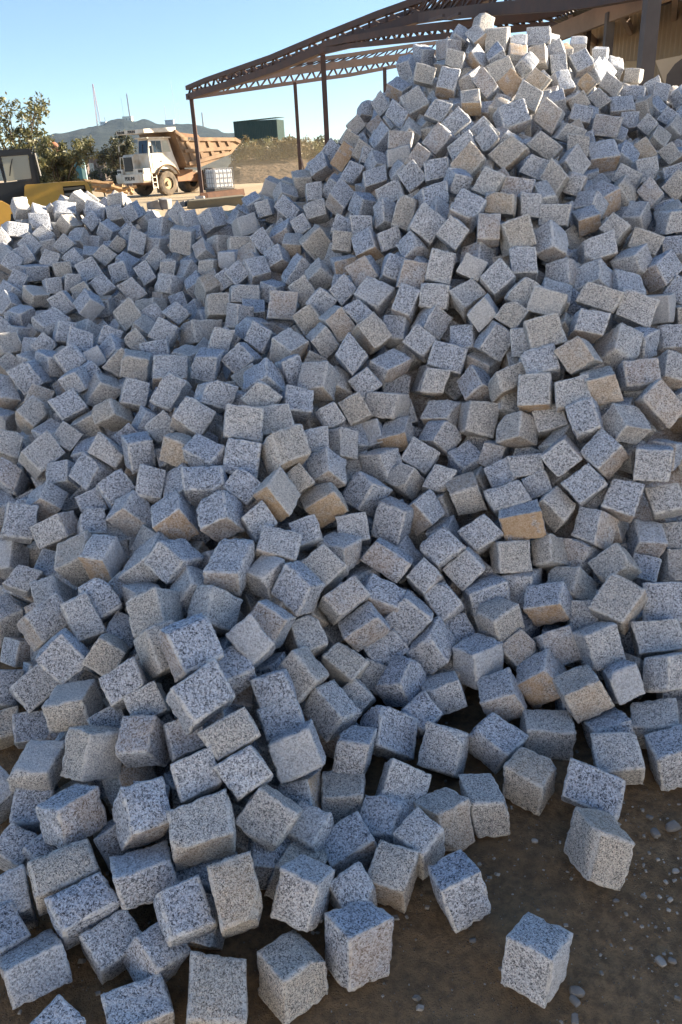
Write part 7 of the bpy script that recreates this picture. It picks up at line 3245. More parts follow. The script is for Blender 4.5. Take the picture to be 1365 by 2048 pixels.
# the deeper cobbles that show in the gaps, and the heap's flanks outside the view
rgf = np.random.default_rng(77)
for ln in FILL.strip().split('\n'):
    v = list(map(int, ln.split(',')))
    V, Fc, face = stone_geo(rgf.uniform(.089, .102, 3), 4, rgf)
    stv = np.zeros(len(Fc))
    for f in range(6):
        if rgf.random() < 0.2: stv[face == f] = rgf.uniform(.2, .8)
    to_mass(V @ rotm(np.array(v[3:6]) / 100).T + np.array(v[:3]) / 1000, Fc, stv, np.full(len(Fc), rgf.random()))
HG = np.array(list(map(int, GRID.split())), float).reshape(57, 52) / 100  # right flank out of view is raised to throw shade on the slope
GX0, GY0, GS = -5.375, 0.425, 0.2
def Hat(x, y):
    fx = min(max((x - GX0) / GS, 0), 55.999); fy = min(max((y - GY0) / GS, 0), 50.999); i, j = int(fx), int(fy); u, v = fx - i, fy - j
    return HG[i, j] * (1 - u) * (1 - v) + HG[i + 1, j] * u * (1 - v) + HG[i, j + 1] * (1 - u) * v + HG[i + 1, j + 1] * u * v
def pix(p):
    d = Vector(p) - Vector((0, 0, EYE)); zc = d.dot(FWD)
    return (682.5 + FPX * d.dot(RGT) / zc, 1024 - FPX * d.dot(UPV) / zc) if zc > .1 else (9999, 9999)
SIL = [(-700, 560), (-60, 500), (0, 450), (40, 430), (100, 405), (165, 396), (235, 396), (290, 420), (400, 430), (470, 425), (520, 395), (580, 360), (620, 330), (690, 285), (725, 240), (770, 185), (830, 110), (900, 85), (980, 65), (1010, 65), (1100, 80), (1180, 100), (1260, 150), (1310, 160), (1365, 190), (1480, 250), (1700, 300), (2600, 330)]
def pokes(c):
    q = pix(c); r = .09 * FPX / max(.5, (Vector(c) - Vector((0, 0, EYE))).dot(FWD))
    return q[0] < 1500 and q[1] - r < np.interp(q[0], [s[0] for s in SIL], [s[1] for s in SIL])
for i in range(96):
    for j in range(96):
        x = -4.6 + i * 0.105 + rgf.uniform(-.02, .02); y = 0.8 + j * 0.09 + rgf.uniform(-.02, .02); h = Hat(x, y)
        if h < 0.05: continue
        q = pix((x, y, h)); inside = -40 < q[0] < 1400 and q[1] < 2080
        e = 0.1; gx = (Hat(x + e, y) - Hat(x - e, y)) / (2 * e); gy = (Hat(x, y + e) - Hat(x, y - e)) / (2 * e)
        n = np.array([-gx, -gy, 1.0]); n /= np.linalg.norm(n)
        if inside:
            back = n @ (np.array([x, y, h]) - [0, 0, EYE]) > -0.25
            if not back: continue
            q2 = pix((x, y, h + .1))
            c = np.array([x, y, h]) - n * 0.22
        else: c = np.array([x, y, h]) - n * rgf.uniform(-.01, .05)
        if pokes(c): continue
        V, Fc, face = stone_geo(rgf.uniform(.089, .102, 3), 3, rgf)
        to_mass(V @ rotm(rgf.normal(0, 1.4, 3)).T + c, Fc, np.zeros(len(Fc)), np.full(len(Fc), rgf.random()))
# stone-dust core under the cobbles
cv = []; cf = []
for i in range(57):
    for j in range(52):
        h = HG[i, j] - 0.24 if HG[i, j] > 0 else -0.6
        while h > -0.6 and pokes((GX0 + i * GS, GY0 + j * GS, h + .12)): h -= 0.1
        cv.append((GX0 + i * GS, GY0 + j * GS, h))
for i in range(56):
    for j in range(51):
        cf.append((i * 52 + j, (i + 1) * 52 + j, (i + 1) * 52 + j + 1, i * 52 + j + 1))
to_mass(np.array(cv), np.array(cf), np.full(len(cf), .5), np.full(len(cf), .1))
hm = mesh_np('granite_cobbles', np.concatenate(bigV), np.concatenate(bigF), np.concatenate(bigS), np.concatenate(bigT), np.concatenate(bigW))
heap = bpy.data.objects.new('granite_cobbles', hm); COL.objects.link(heap)
tag(heap, 'small and half buried grey granite cobbles of the rest of the heap', 'cobbles', kind='stuff')
def ground_mat():
    m, t, b = mat('soil')
    co = coords(t, False)
    a = noise(t, co, 0.12, 4); c = noise(t, co, 2.2, 5, .6); d = noise(t, co, 38.0, 5, .7); e = noise(t, co, 260.0, 3, .7)
    col = mixc(t, ramp(t, c, [(.35, 0.0), (.65, 1.0)]), (0.25, 0.155, 0.076), (0.36, 0.235, 0.125))
    col = mixc(t, ramp(t, d, [(.40, 0.0), (.62, 1.0)]), col, (0.165, 0.108, 0.06))
    yard = mixc(t, c, (0.38, 0.28, 0.165), (0.48, 0.37, 0.23))
    sp = N(t, 'ShaderNodeSeparateXYZ'); t.links.new(co, sp.inputs[0])
    bhd = ramp(t, mth(t, 'DIVIDE', mth(t, 'SUBTRACT', 0.45, sp.outputs['Y']), 1.2, True), [(0, 0.0), (1, 1.0)])  # ground behind the camera tinted pale like the yard to bounce light
    far = ramp(t, mth(t, 'DIVIDE', mth(t, 'SUBTRACT', sp.outputs['Y'], 5.0), 8.0, True), [(0, 0.0), (1, 1.0)])
    col = mixc(t, mth(t, 'MAXIMUM', far, bhd), col, yard)
    v = N(t, 'ShaderNodeTexVoronoi', Scale=120.0); t.links.new(co, v.inputs['Vector'])
    grit = ramp(t, v.outputs['Distance'], [(0.0, 1.0), (.28, 0.0)])
    s1 = N(t, 'ShaderNodeSeparateColor'); t.links.new(v.outputs['Color'], s1.inputs[0])
    gm = mth(t, 'MULTIPLY', grit, ramp(t, s1.outputs[0], [(.72, 0.0), (.74, 1.0)], True))
    col = mixc(t, gm, col, mixc(t, s1.outputs[1], (0.20, 0.18, 0.15), (0.36, 0.33, 0.29)))
    t.links.new(col, b.inputs['Base Color']); b.inputs['Roughness'].default_value = 0.95
    h = mth(t, 'ADD', mth(t, 'MULTIPLY', d, 0.7), mth(t, 'ADD', mth(t, 'MULTIPLY', e, 0.35), mth(t, 'MULTIPLY', gm, 0.5)))
    bump(t, b, h, 0.9, 0.025)
    return m
SOIL = ground_mat()
def axis(lo, hi, near, step, growth):
    p = [near[0]]
    while p[-1] < near[1]: p.append(p[-1] + step)
    s = step
    while p[-1] < hi: s *= growth; p.append(p[-1] + s)
    s = step; q = [near[0]]
    while q[-1] > lo: s *= growth; q.append(q[-1] - s)
    return np.array(sorted(set(q + p)))
gx = axis(-4000, 4000, (-1.3, 1.4), 0.022, 1.12); gy = axis(-300, 6000, (0.6, 2.2), 0.022, 1.12)
A, Bq = np.meshgrid(gx, gy, indexing='ij'); P3 = np.stack([A.ravel(), Bq.ravel(), 0 * A.ravel()], 1)
nearm = np.exp(-((np.hypot(P3[:, 0], P3[:, 1] - 1.2) / 4.0) ** 2))
z = (fbm(P3 * 6.0, 3) * 0.007 + fbm(P3 * 30 + 3, 2) * 0.0035) * nearm - 0.006
z += np.clip(fbm(P3 * 0.25, 3), -1, 1) * 0.06 * (1 - nearm) * np.clip((P3[:, 1] - 8) / 10, 0, 1)
P3[:, 2] = z
ni, nj = len(gx), len(gy)
idx = np.arange(ni * nj).reshape(ni, nj)
gf = np.stack([idx[:-1, :-1].ravel(), idx[1:, :-1].ravel(), idx[1:, 1:].ravel(), idx[:-1, 1:].ravel()], 1)
gme = mesh_np('ground', P3, gf, np.zeros(len(gf)), np.zeros(len(gf))); gme.materials.clear(); gme.materials.append(SOIL)
ground = bpy.data.objects.new('ground', gme); COL.objects.link(ground); tag(ground, kind='structure')
# ------------------------------------------------------------------ materials for the yard
def plain(name, c1, c2=None, scale=3.0, rough=0.7, metal=0.0, bmp=0.0, detail=4, spec=None):
    m, t, b = mat(name); co = coords(t, False)
    if c2 is None: b.inputs['Base Color'].default_value = (*c1, 1)
    else: t.links.new(mixc(t, ramp(t, noise(t, co, scale, detail, .6), [(.35, 0.0), (.65, 1.0)]), c1, c2), b.inputs['Base Color'])
    b.inputs['Roughness'].default_value = rough; b.inputs['Metallic'].default_value = metal
    if spec is not None: b.inputs['Specular IOR Level'].default_value = spec
    if bmp: bump(t, b, noise(t, co, scale * 6, 4), bmp, 0.02)
    return m
WHITE = plain('dusty_white_paint', (0.70, 0.66, 0.58), (0.52, 0.42, 0.29), 1.6, 0.55)
TANP = plain('dust_coated_steel', (0.27, 0.17, 0.092), (0.16, 0.095, 0.05), 1.1, 0.8)
TAND = plain('dusty_bed_inside', (0.27, 0.145, 0.075), (0.19, 0.105, 0.06), 1.2, 0.85)
TYRE = plain('dusty_rubber', (0.060, 0.048, 0.036), (0.17, 0.125, 0.08), 3.0, 0.9)
RIMM = plain('dusty_rim', (0.45, 0.33, 0.17), (0.30, 0.21, 0.11), 4.0, 0.7)
DARK = plain('dark_steel', (0.03, 0.028, 0.026), (0.06, 0.05, 0.04), 4.0, 0.6)
BLACK = plain('black_paint', (0.006, 0.006, 0.0065), (0.013, 0.012, 0.011), 3.0, 0.45)
INK = plain('black_lettering', (0.02, 0.02, 0.02))
YEL = plain('yellow_paint', (0.62, 0.34, 0.045), (0.50, 0.27, 0.05), 2.0, 0.5)
def glass_mat(name, c, rough=0.08, sp=.8):
    m, t, b = mat(name); b.inputs['Base Color'].default_value = (*c, 1); b.inputs['Roughness'].default_value = rough
    b.inputs['Specular IOR Level'].default_value = sp; return m
PANE = glass_mat('window_glass', (0.02, 0.035, 0.055), 0.12, .35); DPANE = glass_mat('dusty_window_glass', (0.36, 0.34, 0.25), 0.3)

# ------------------------------------------------------------------ dump truck
fr = ground_at(313, 391)
tk = empty('dump_truck', fr, 0)
tag(tk, 'dusty white and tan mining dump truck parked beyond the heap', 'dump truck')
hd = math.atan2(-0.77, -0.64)
tk.rotation_euler = (0, 0, hd); tk.location = fr + Vector((math.cos(hd), math.sin(hd), 0)) * 1.9
def part(name, fn, m, parent=tk, smooth=False):
    b = MB(); fn(b); return b.build(name, m, parent, smooth)
part('chassis', lambda b: (b.box((-7.4, -.55, .75), (-.5, .55, 1.3)), b.box((-2.3, -1.0, .65), (-1.5, 1.0, .95)), b.box((-6.5, -1.1, .7), (-5.4, 1.1, 1.05)), b.box((-4.6, -.9, .8), (-3.2, .9, 1.5)), b.bar((-4.5, .3, 1.2), (-3.6, .3, 2.2), .22)), TAND)
bp = part('bumper', lambda b: (b.prism([(-1.42, .98), (-1.32, .86), (1.32, .86), (1.42, .98), (1.42, 1.38), (-1.42, 1.38)], -.55, .08, lambda u, w, a: (a, u, w)),), WHITE)
text_part('PERLINI', .30, .012, Matrix.Translation((.085, .0, 1.12)) @ Matrix.Rotation(R(90), 4, 'Z') @ Matrix.Rotation(R(90), 4, 'X'), 'lettering', INK, bp)
lb = part('light_bar', lambda b: (b.box((-.55, -1.36, 1.383), (-.02, -.80, 1.70)), b.box((-.55, .35, 1.383), (-.02, 1.40, 1.70))), WHITE)
for y in (-1.22, -1.02, .95, 1.17):
    h = MB(); h.tube([(-.03, y, 1.55), (.015, y, 1.55)], .085, 12); h.build('headlight', DARK, tk)
hood = part('hood', lambda b: (b.prism([(-1.9, 1.39), (-.20, 1.39), (-.16, 2.42), (-.30, 2.55), (-1.9, 2.62)], -.78, .33, lambda u, w, a: (u, a, w)),), WHITE)
g = MB(); g.box((-.19, -.66, 1.56), (-.135, .18, 2.40))
gr = g.build('grille', DARK, tk)
g = MB()
for i in range(9): g.box((-.135, -.64, 1.60 + i * .088), (-.11, .16, 1.635 + i * .088))
g.build('grille_slat', BLACK, gr)
cabm = part('cab', lambda b: (b.prism([(-.62, 1.74), (-.58, 2.50), (-.75, 3.42), (-2.35, 3.42), (-2.62, 2.45), (-2.95, 1.62), (-2.75, 1.25), (-2.2, 1.62), (-1.2, 1.62), (-1.0, 1.39), (-.62, 1.39)], .34, 1.42, lambda u, w, a: (u, a, w)), b.box((-2.5, .28, 3.424), (-.55, 1.50, 3.50))), WHITE)
w = MB(); w.add([(-.575, .42, 2.58), (-.575, 1.30, 2.58), (-.715, 1.30, 3.32), (-.715, .42, 3.32)], [(0, 1, 2, 3)]); wf = w.build('windscreen', PANE, tk)
w = MB(); w.bar((-.57, .86, 2.6), (-.65, .83, 3.1), .03); w.build('wiper', DARK, wf)
for a, b_, c, d in ((-.86, -1.28, -1.24, -.92), (-1.31, -1.68, -1.68, -1.27)):
    w = MB(); w.add([(a, 1.432, 2.58), (b_, 1.432, 2.58), (c, 1.432, 3.28), (d, 1.432, 3.28)], [(0, 1, 2, 3)]); w.build('side_window', PANE, tk)
w = MB(); w.add([(-1.78, 1.432, 2.62), (-2.42, 1.432, 2.62), (-2.22, 1.432, 3.28), (-1.78, 1.432, 3.28)], [(0, 1, 2, 3)]); w.build('quarter_window', DPANE, tk)
dr = part('door', lambda b: b.box((-1.72, 1.424, 1.68), (-.80, 1.45, 2.52)), WHITE)
w = MB(); w.box((-1.60, 1.452, 2.05), (-1.42, 1.48, 2.12)); w.build('handle', DARK, dr)
w = MB(); w.box((-.72, 1.55, 2.55), (-.60, 1.80, 3.0)); w.bar((-.66, 1.44, 2.9), (-.66, 1.56, 2.9), .03); w.build('wing_mirror', BLACK, tk)
def fender(b):
    pts = [(-1.9 + 1.0 * math.cos(a), .85 + 1.0 * math.sin(a)) for a in [R(x) for x in range(25, 156, 13)]]
    for (x0, z0), (x1, z1) in zip(pts, pts[1:]): b.add([(x0, .95, z0), (x1, .95, z1), (x1, 1.6, z1), (x0, 1.6, z0), (x0, .95, z0 + .05), (x1, .95, z1 + .05), (x1, 1.6, z1 + .05), (x0, 1.6, z0 + .05)], [(3, 2, 1, 0), (4, 5, 6, 7), (0, 1, 5, 4), (2, 3, 7, 6), (1, 2, 6, 5), (3, 0, 4, 7)])
part('fender', fender, TANP)
def steps(b):
    for x in (-.62, -.98): b.bar((x, 1.42, 1.35), (x + .05, 1.5, .45), .05)
    for z in (.55, .85, 1.15): b.bar((-.6, 1.48, z), (-.96, 1.48, z), .05, .04)
part('boarding_steps', steps, WHITE)
def rail(b):
    b.bar((-.25, -1.25, 1.7), (-.35, -1.25, 2.45), .04); b.bar((-.30, -1.25, 2.40), (-.5, -.78, 2.45), .04); b.bar((-.42, -1.32, 2.75), (-.42, -1.32, 3.1), .07)
    b.bar((-.1, -1.1, .3), (-.1, -1.1, .95), .05); b.bar((-.1, -.75, .35), (-.1, -.75, .95), .05); b.bar((-.1, -1.1, .35), (-.1, -.75, .4), .04)
part('hand_rail', rail, WHITE)
def canopy(b):
    b.prism([(-.15, 3.72), (-.15, 3.95), (-2.75, 4.06), (-2.75, 3.80)], -1.02, 1.80, lambda u, w, a: (u, a, w))
cp = part('canopy_guard', canopy, WHITE)
for y in (-.55, .55): text_part('PERLINI', .22, .01, Matrix.Translation((-.142, y, 3.835)) @ Matrix.Rotation(R(90), 4, 'Z') @ Matrix.Rotation(R(90), 4, 'X'), 'lettering', INK, cp)
PRO = [(-2.55, 3.80), (-3.35, 1.75), (-4.6, 1.70), (-7.6, 2.45), (-8.55, 3.10), (-7.7, 3.72), (-3.1, 3.95)]
NEAR = [(-2.55, 3.80), (-3.35, 1.75), (-4.6, 1.70), (-7.6, 2.45), (-8.55, 3.10), (-7.8, 3.36), (-3.25, 3.46)]
def bed(b):
    b.prism(PRO, -1.80, -1.70, lambda u, w, a: (u, a, w)); b.prism(NEAR, 1.70, 1.80, lambda u, w, a: (u, a, w))
    for (x0, z0), (x1, z1) in zip(PRO[:5], PRO[1:5]): b.add([(x0, -1.7, z0), (x1, -1.7, z1), (x1, 1.7, z1), (x0, 1.7, z0), (x0 - .05, -1.7, z0 - .09), (x1 - .05, -1.7, z1 - .09), (x1 - .05, 1.7, z1 - .09), (x0 - .05, 1.7, z0 - .09)], [(0, 1, 2, 3), (7, 6, 5, 4), (0, 4, 5, 1), (1, 5, 6, 2), (2, 6, 7, 3), (3, 7, 4, 0)])
bd = part('dump_bed', bed, TANP)
def lining(b): b.prism([(-3.2, 2.0), (-2.75, 3.86), (-5.2, 3.98), (-7.75, 3.74), (-8.3, 3.1), (-7.5, 2.6), (-4.6, 1.85)], -1.697, -1.62, lambda u, w, a: (u, a, w))
part('bed_lining', lining, TAND, bd)
def ribs(b):
    for p, q in (((-3.0, 3.34), (-7.95, 3.26)), ((-3.25, 2.62), (-7.6, 2.72)), ((-3.5, 1.85), (-7.2, 2.40)), ((-2.6, 3.80), (-3.3, 3.42)), ((-7.9, 3.3), (-8.45, 3.08))): b.bar((p[0], 1.86, p[1]), (q[0], 1.86, q[1]), .14, .22)
    for x in (-3.55, -4.5, -5.45, -6.4, -7.25): b.bar((x, 1.84, 3.2), (x - .35, 1.84, 2.0 + max(0, (-x - 4.6)) * .22), .11, .26, up=(1, 0, 0))
rb = part('bed_rib', ribs, TANP, bd)
text_part('PERLINI', .27, .01, Matrix.Translation((-4.05, 1.935, 3.325)) @ Matrix.Rotation(R(180), 4, 'Z') @ Matrix.Rotation(R(90), 4, 'X'), 'lettering', INK, bd)
def wheel(x, y, wd, r):
    s = 1 if y > 0 else -1
    b = MB(); prof = [(0.52, -.5), (.82, -.5), (.97, -.42), (1.0, -.25), (1.0, .25), (.97, .42), (.82, .5), (.52, .5)]
    n = 32; vs = []; fs = []
    for k in range(n):
        a = 2 * math.pi * k / n
        for rr, w_ in prof:
            q = rr * r + (.028 if (k % 2 and rr > .95) else 0); vs.append((x + q * math.cos(a), y + w_ * wd, r + q * math.sin(a)))
    m_ = len(prof)
    for k in range(n):
        for i in range(m_ - 1): fs.append((k * m_ + i, k * m_ + i + 1, ((k + 1) % n) * m_ + i + 1, ((k + 1) % n) * m_ + i))
    b.add(vs, fs); wl = b.build('wheel', TYRE, tk)
    b = MB(); b.tube([(x, y - wd * .42, r), (x, y + s * wd * .30, r), (x, y + s * wd * .34, r)], [r * .54, r * .54, r * .44], 20); b.tube([(x, y, r), (x, y + s * wd * .55, r)], r * .2, 12)
    b.build('rim', RIMM, wl)
wheel(-1.9, 1.22, .52, .74); wheel(-1.9, -1.22, .52, .74); wheel(-5.95, 1.20, .95, .76); wheel(-5.95, -1.20, .95, .76)
part('mud_flap', lambda b: (b.box((-3.05, -1.2, .12), (-3.0, 1.0, 1.0)),), plain('grey_flap', (.22, .20, .18), (.30, .26, .21)))

# ------------------------------------------------------------------ shapes whose outline is seen from here, given their own distance, size and depth
def hdir(px, py):
    d = ray(px, py); v = Vector((d.x, d.y, 0)); return v.normalized()
def slab(b, poly, dist, depth, back=None):
    f_ = [at(x, y, dist) for x, y in poly]; dv = hdir(*poly[0]) * depth; k = [p + dv for p in f_]; n = len(poly)
    b.add(f_ + k, [tuple(range(n)), tuple(range(2 * n - 1, n - 1, -1))] + [(i, i + n, (i + 1) % n + n, (i + 1) % n) for i in range(n)])
# loader with a black cab and a yellow engine cover, left of the heap
ld = empty('excavator', ground_at(60, 430)); tag(ld, 'yellow excavator with black cab standing behind the left end of the heap', 'excavator')
LI = ld.location.copy()
def lpart(name, polys, dist, depth, m, parent=ld):
    b = MB()
    for p in polys: slab(b, p, dist, depth)
    b.v = [tuple(Vector(v) - LI) for v in b.v]
    return b.build(name, m, parent)
D = 25.0
lpart('cab_roof', [[(-60, 304), (0, 300), (58, 297), (64, 301), (63, 309), (-60, 317)]], D, 1.7, BLACK)
lpart('cab_pillar', [[(57, 309), (64, 308), (75, 368), (66, 372)]], D, .12, BLACK)
lpart('cab_pillar', [[(66, 303), (69, 304), (83, 352), (80, 356)]], D + 1.5, .10, BLACK)
lpart('cab_pillar', [[(-6, 314), (2, 313), (14, 364), (9, 366)]], D, .12, BLACK)
lpart('cab_pillar', [[(63, 308), (68, 310), (82, 370), (74, 372)]], D + .2, 1.3, BLACK)
lpart('windscreen', [[(3, 314), (56, 309.5), (64, 357), (15, 363)]], D + .03, .02, DPANE)
lpart('wiper', [[(24, 318), (26, 317), (23, 334), (21, 352), (19, 352), (20, 334)]], D - .03, .02, BLACK)
lpart('cab_seat', [[(12, 325), (22, 322), (26, 350), (17, 352)]], D + .6, .3, BLACK)
lpart('cab_front', [[(-60, 368), (9, 366), (66, 359), (70, 372), (62, 405), (-60, 425)]], D, 1.6, BLACK)
lpart('undercarriage', [[(-60, 404), (62, 402), (120, 424), (100, 470), (-60, 470)]], D + .15, 1.9, DARK)
hoodl = lpart('engine_cover', [[(49.5, 373), (52, 370), (120, 364.5), (129, 403), (120, 440), (48, 440)]], D - .7, 1.5, YEL)
lpart('cover_frame', [[(120, 364.5), (170, 362), (175, 364), (193, 402), (193, 420), (186, 420), (170, 370), (126, 373), (131, 402), (128, 404)]], D - .7, 1.3, YEL)
lpart('louvre', [[(127, 376), (168, 372), (170, 377), (129, 381)], [(129, 387), (173, 383), (175, 388), (131, 392)], [(131, 397), (177, 393), (179, 398), (133, 402)]], D - .5, .05, plain('grey_louvre', (.30, .29, .26)))
lpart('cover_inside', [[(127, 374), (169, 370), (188, 410), (130, 412)]], D - .1, .6, BLACK)
lpart('arm', [[(-40, 396), (6, 403), (22, 412), (34, 428), (36, 436), (32, 441), (26, 427), (22, 428), (22, 438), (14, 462), (-40, 470)]], 19.0, .5, YEL)
b = MB(); b.tube([at(70, 306, D + .8), at(82, 352, D + .8)], .02, 6); b.v = [tuple(Vector(v) - LI) for v in b.v]; b.build('hand_rail', plain('worn_steel', (.35, .33, .30)), ld)
# rusty bent pipe in the bush
b = MB(); b.tube([at(97, 284, 31), at(104, 288, 31), at(110, 292, 31), at(113, 300, 31), at(115, 315, 31), at(118, 345, 31), at(121, 392, 31)], [.10, .12, .13, .13, .13, .14, .14], 10)
tag(b.build('bent_pipe', plain('rusty_pipe', (.34, .13, .06), (.22, .09, .05), 5.0, .8), None, True), 'rusty bent pipe rising out of the bush behind the excavator', 'pipe')
# ------------------------------------------------------------------ steel shed frame
RUST = plain('rusty_steel', (0.085, 0.045, 0.033), (0.055, 0.036, 0.032), 2.0, 0.75)
GREYST = plain('grey_steel', (0.10, 0.085, 0.075), (0.07, 0.055, 0.05), 2.0, 0.7)
sf = empty('steel_shed_frame', ground_at(405, 392)); tag(sf, 'rusty open steel frame of a shed with lattice girders on posts', 'shed frame')
FO = sf.location.copy()
def onplane(px, py, a, c):               # where the sight ray meets the upright plane over the ground line a-c
    d = ray(px, py); nx, ny = -(c.y - a.y), (c.x - a.x)
    t = (a.x * nx + a.y * ny) / (d.x * nx + d.y * ny); return Vector((d.x * t, d.y * t, EYE + d.z * t))
def fbuild(b, name, m=RUST, parent=sf):
    b.v = [tuple(Vector(v) - FO) for v in b.v]; return b.build(name, m, parent)
def girder(top, bot, a, c, ct=.14, cb=.14, web=.05, n=20, skip=0):
    T = [onplane(x, y, a, c) for x, y in top]; Bt = [onplane(x, y, a, c) for x, y in bot]
    b = MB()
    for p, q in zip(T, T[1:]): b.bar(p, q, ct, ct)
    top_o = fbuild(b, 'top_chord')
    b = MB()
    for p, q in zip(Bt, Bt[1:]): b.bar(p, q, cb, cb)
    fbuild(b, 'bottom_chord')
    def lerp(P, s):
        L = [0]
        for p, q in zip(P, P[1:]): L.append(L[-1] + (q - p).length)
        s *= L[-1]
        for i in range(len(P) - 1):
            if s <= L[i + 1] or i == len(P) - 2: return P[i].lerp(P[i + 1], (s - L[i]) / max(L[i + 1] - L[i], 1e-6))
    b = MB()
    for i in range(skip, n):
        u0, u1, u2 = i / n, (i + .5) / n, (i + 1) / n
        b.bar(lerp(Bt, u0), lerp(T, u1), web); b.bar(lerp(T, u1), lerp(Bt, u2), web)
    fbuild(b, 'lattice_bar')
def hpt(px, dist):
    d = hdir(px, 330); return Vector((d.x * dist, d.y * dist, 0))
P1 = ground_at(405, 392); P3 = hpt(655, 38); P4 = hpt(768, 56)
girder([(375, 176), (413, 160), (544, 115), (643, 74), (757, 29), (840, 0), (960, -45)], [(377, 194), (467, 166), (554, 137), (643, 100), (772, 57), (874, 24), (990, -12)], P1, P3, .22, .30, .09, 22)
off = (P3 - P1).normalized().cross(Vector((0, 0, 1))) * -1.2
girder([(440, 160), (544, 128), (641, 92), (760, 44), (850, 14)], [(470, 167), (554, 138), (643, 104), (772, 62), (874, 30)], P1 + off, P3 + off, .15, .12, .06, 17)
girder([(385, 183), (471, 167), (556, 150), (641, 138.5), (700, 131), (818, 115), (900, 104)], [(377, 196), (641, 158), (700, 150), (821, 127), (900, 112)], P1, P4, .22, .20, .09, 24)
o2 = Vector((1.5, 5, 0))
girder([(588, 125), (700, 110), (821, 92), (900, 82)], [(525, 149), (641, 131.5), (821, 109), (900, 100)], P1 + o2, P4 + o2, .22, .22, .08, 16)
Q = hpt(1292, 23)
girder([(650, 88), (785, 63), (868, 54), (975, 43), (1060, 35), (1133, 19), (1192, 5), (1300, -25)], [(640, 106), (698, 92), (825, 79), (874, 74), (1040, 57), (1107, 50), (1173, 38), (1292, 11), (1365, -8)], P3, Q, .22, .17, .08, 24)
Fa, Fb = hpt(880, 30), hpt(1190, 19)
girder([(840, -10), (1060, -40), (1250, -65)], [(800, 44), (880, 30), (960, 21), (1060, 12), (1130, 6), (1195, -3), (1330, -30)], Fa, Fb, .18, .30, .07, 15)
def post(px0, py0, px1, py1, dist, w):
    w *= .72; bpt = at(px1, py1, dist); tpt = at(px0, py0, dist); b = MB()
    p = Vector((bpt.x, bpt.y, 0)); b.box((-w / 2, -w / 2, 0), (w / 2, w / 2, tpt.z), Matrix.Translation(p)); b.box((-w, -w, 0), (w, w, .04), Matrix.Translation(p))
    fbuild(b, 'post', RUST if dist > 20 else GREYST)
post(383, 190, 405, 391, math.hypot(P1.x, P1.y), .30); post(588, 165, 601, 335, 47, .26); post(646, 102, 655, 290, 38, .30); post(768, 136, 771, 200, 55, .30); post(1177, 20, 1172, 100, 26, .26); post(1306, -40, 1290, 150, 13, .26)
b = MB(); b.bar(at(601, 312, 47), at(610, 345, 46.4), .07); fbuild(b, 'brace')
for (x0, y0), (x1, y1) in (((860, 41), (888, 31)), ((897, 37), (920, 27)), ((946, 35), (974, 25)), ((988, 31), (1013, 21)), ((1031, 25), (1056, 16)), ((1059, 25), (1086, 15)), ((1092, 20), (1112, 13)), ((1119, 15), (1140, 10))):
    b = MB(); b.bar(at(x0, y0, 27), at(x1, y1, 24), .07); fbuild(b, 'purlin')
for (x0, y0), (x1, y1) in (((858, 39), (985, 42)), ((975, 28), (1040, 38)), ((966, 22), (966, 42))):
    b = MB(); b.tube([at(x0, y0, 28), at(x1, y1, 28)], .012, 4); fbuild(b, 'wire', DARK)

# ------------------------------------------------------------------ corrugated shed at the right
def corr(b, p, q, r_, n, amp):           # corrugated sheet from edge p-q, swept by vector r_
    up = (q - p).cross(r_).normalized(); m_ = 6
    row = []
    for i in range(n * m_ + 1):
        s = i / (n * m_); row.append(p.lerp(q, s) + up * (amp * math.sin(2 * math.pi * i / m_)))
    k = len(row); b.add(row + [v + r_ for v in row], [(i, i + 1, k + i + 1, k + i) for i in range(k - 1)])
ZINC = plain('weathered_zinc', (0.34, 0.32, 0.29), (0.25, 0.21, 0.17), 0.8, 0.55, 0.2)
WALLT = plain('tan_sheet_wall', (0.40, 0.30, 0.20), (0.30, 0.22, 0.15), 0.5, 0.8)
BEAM = plain('pale_brown_beam', (0.30, 0.20, 0.13), (0.22, 0.15, 0.10), 1.0, 0.8)
E1, E2 = at(1102, 72, 24), at(1365, 4, 18.2); E2.z = E1.z; E3 = E1 + (E2 - E1) * 1.9
B1, B2 = at(1160, 93, 30), at(1345, 62, 26.2); B3 = B1 + (E3 - E1) * .95 ; B1l = B1 - (E3 - E1).normalized() * .6
cs_ = empty('corrugated_shed', (E1.x, E1.y, 0)); tag(cs_, 'old open shed with corrugated zinc roof behind the heap', 'shed'); SO = cs_.location.copy()
def sbuild(b, name, m, parent=cs_):
    b.v = [tuple(Vector(v) - SO) for v in b.v]; return b.build(name, m, parent)
b = MB(); corr(b, E1 + Vector((0, 0, .34)), E3 + Vector((0, 0, .34)), (B1 - E1) + Vector((0, 0, .05)), 60, .035); rf_ = sbuild(b, 'roof', ZINC)
b = MB(); b.bar(E1, E3, .12, .38); sbuild(b, 'eave_beam', BEAM)
b = MB(); p0, p1 = Vector((B1l.x, B1l.y, 0)), Vector((B3.x, B3.y, 0)); corr(b, p0, p1, Vector((0, 0, B1.z + .36)), 50, .025); sbuild(b, 'back_wall', WALLT)
for s in (.28, .62): 
    p = E1.lerp(E3, s); b = MB(); b.bar((p.x, p.y, 0), (p.x, p.y, p.z), .18); sbuild(b, 'post', GREYST)
for s in (.1, .3, .5, .7, .9):
    b = MB(); b.bar(E1.lerp(E3, s) + Vector((0, 0, .18)), B1.lerp(B3, s) + Vector((0, 0, -.05)), .12, .2); sbuild(b, 'rafter', BEAM)
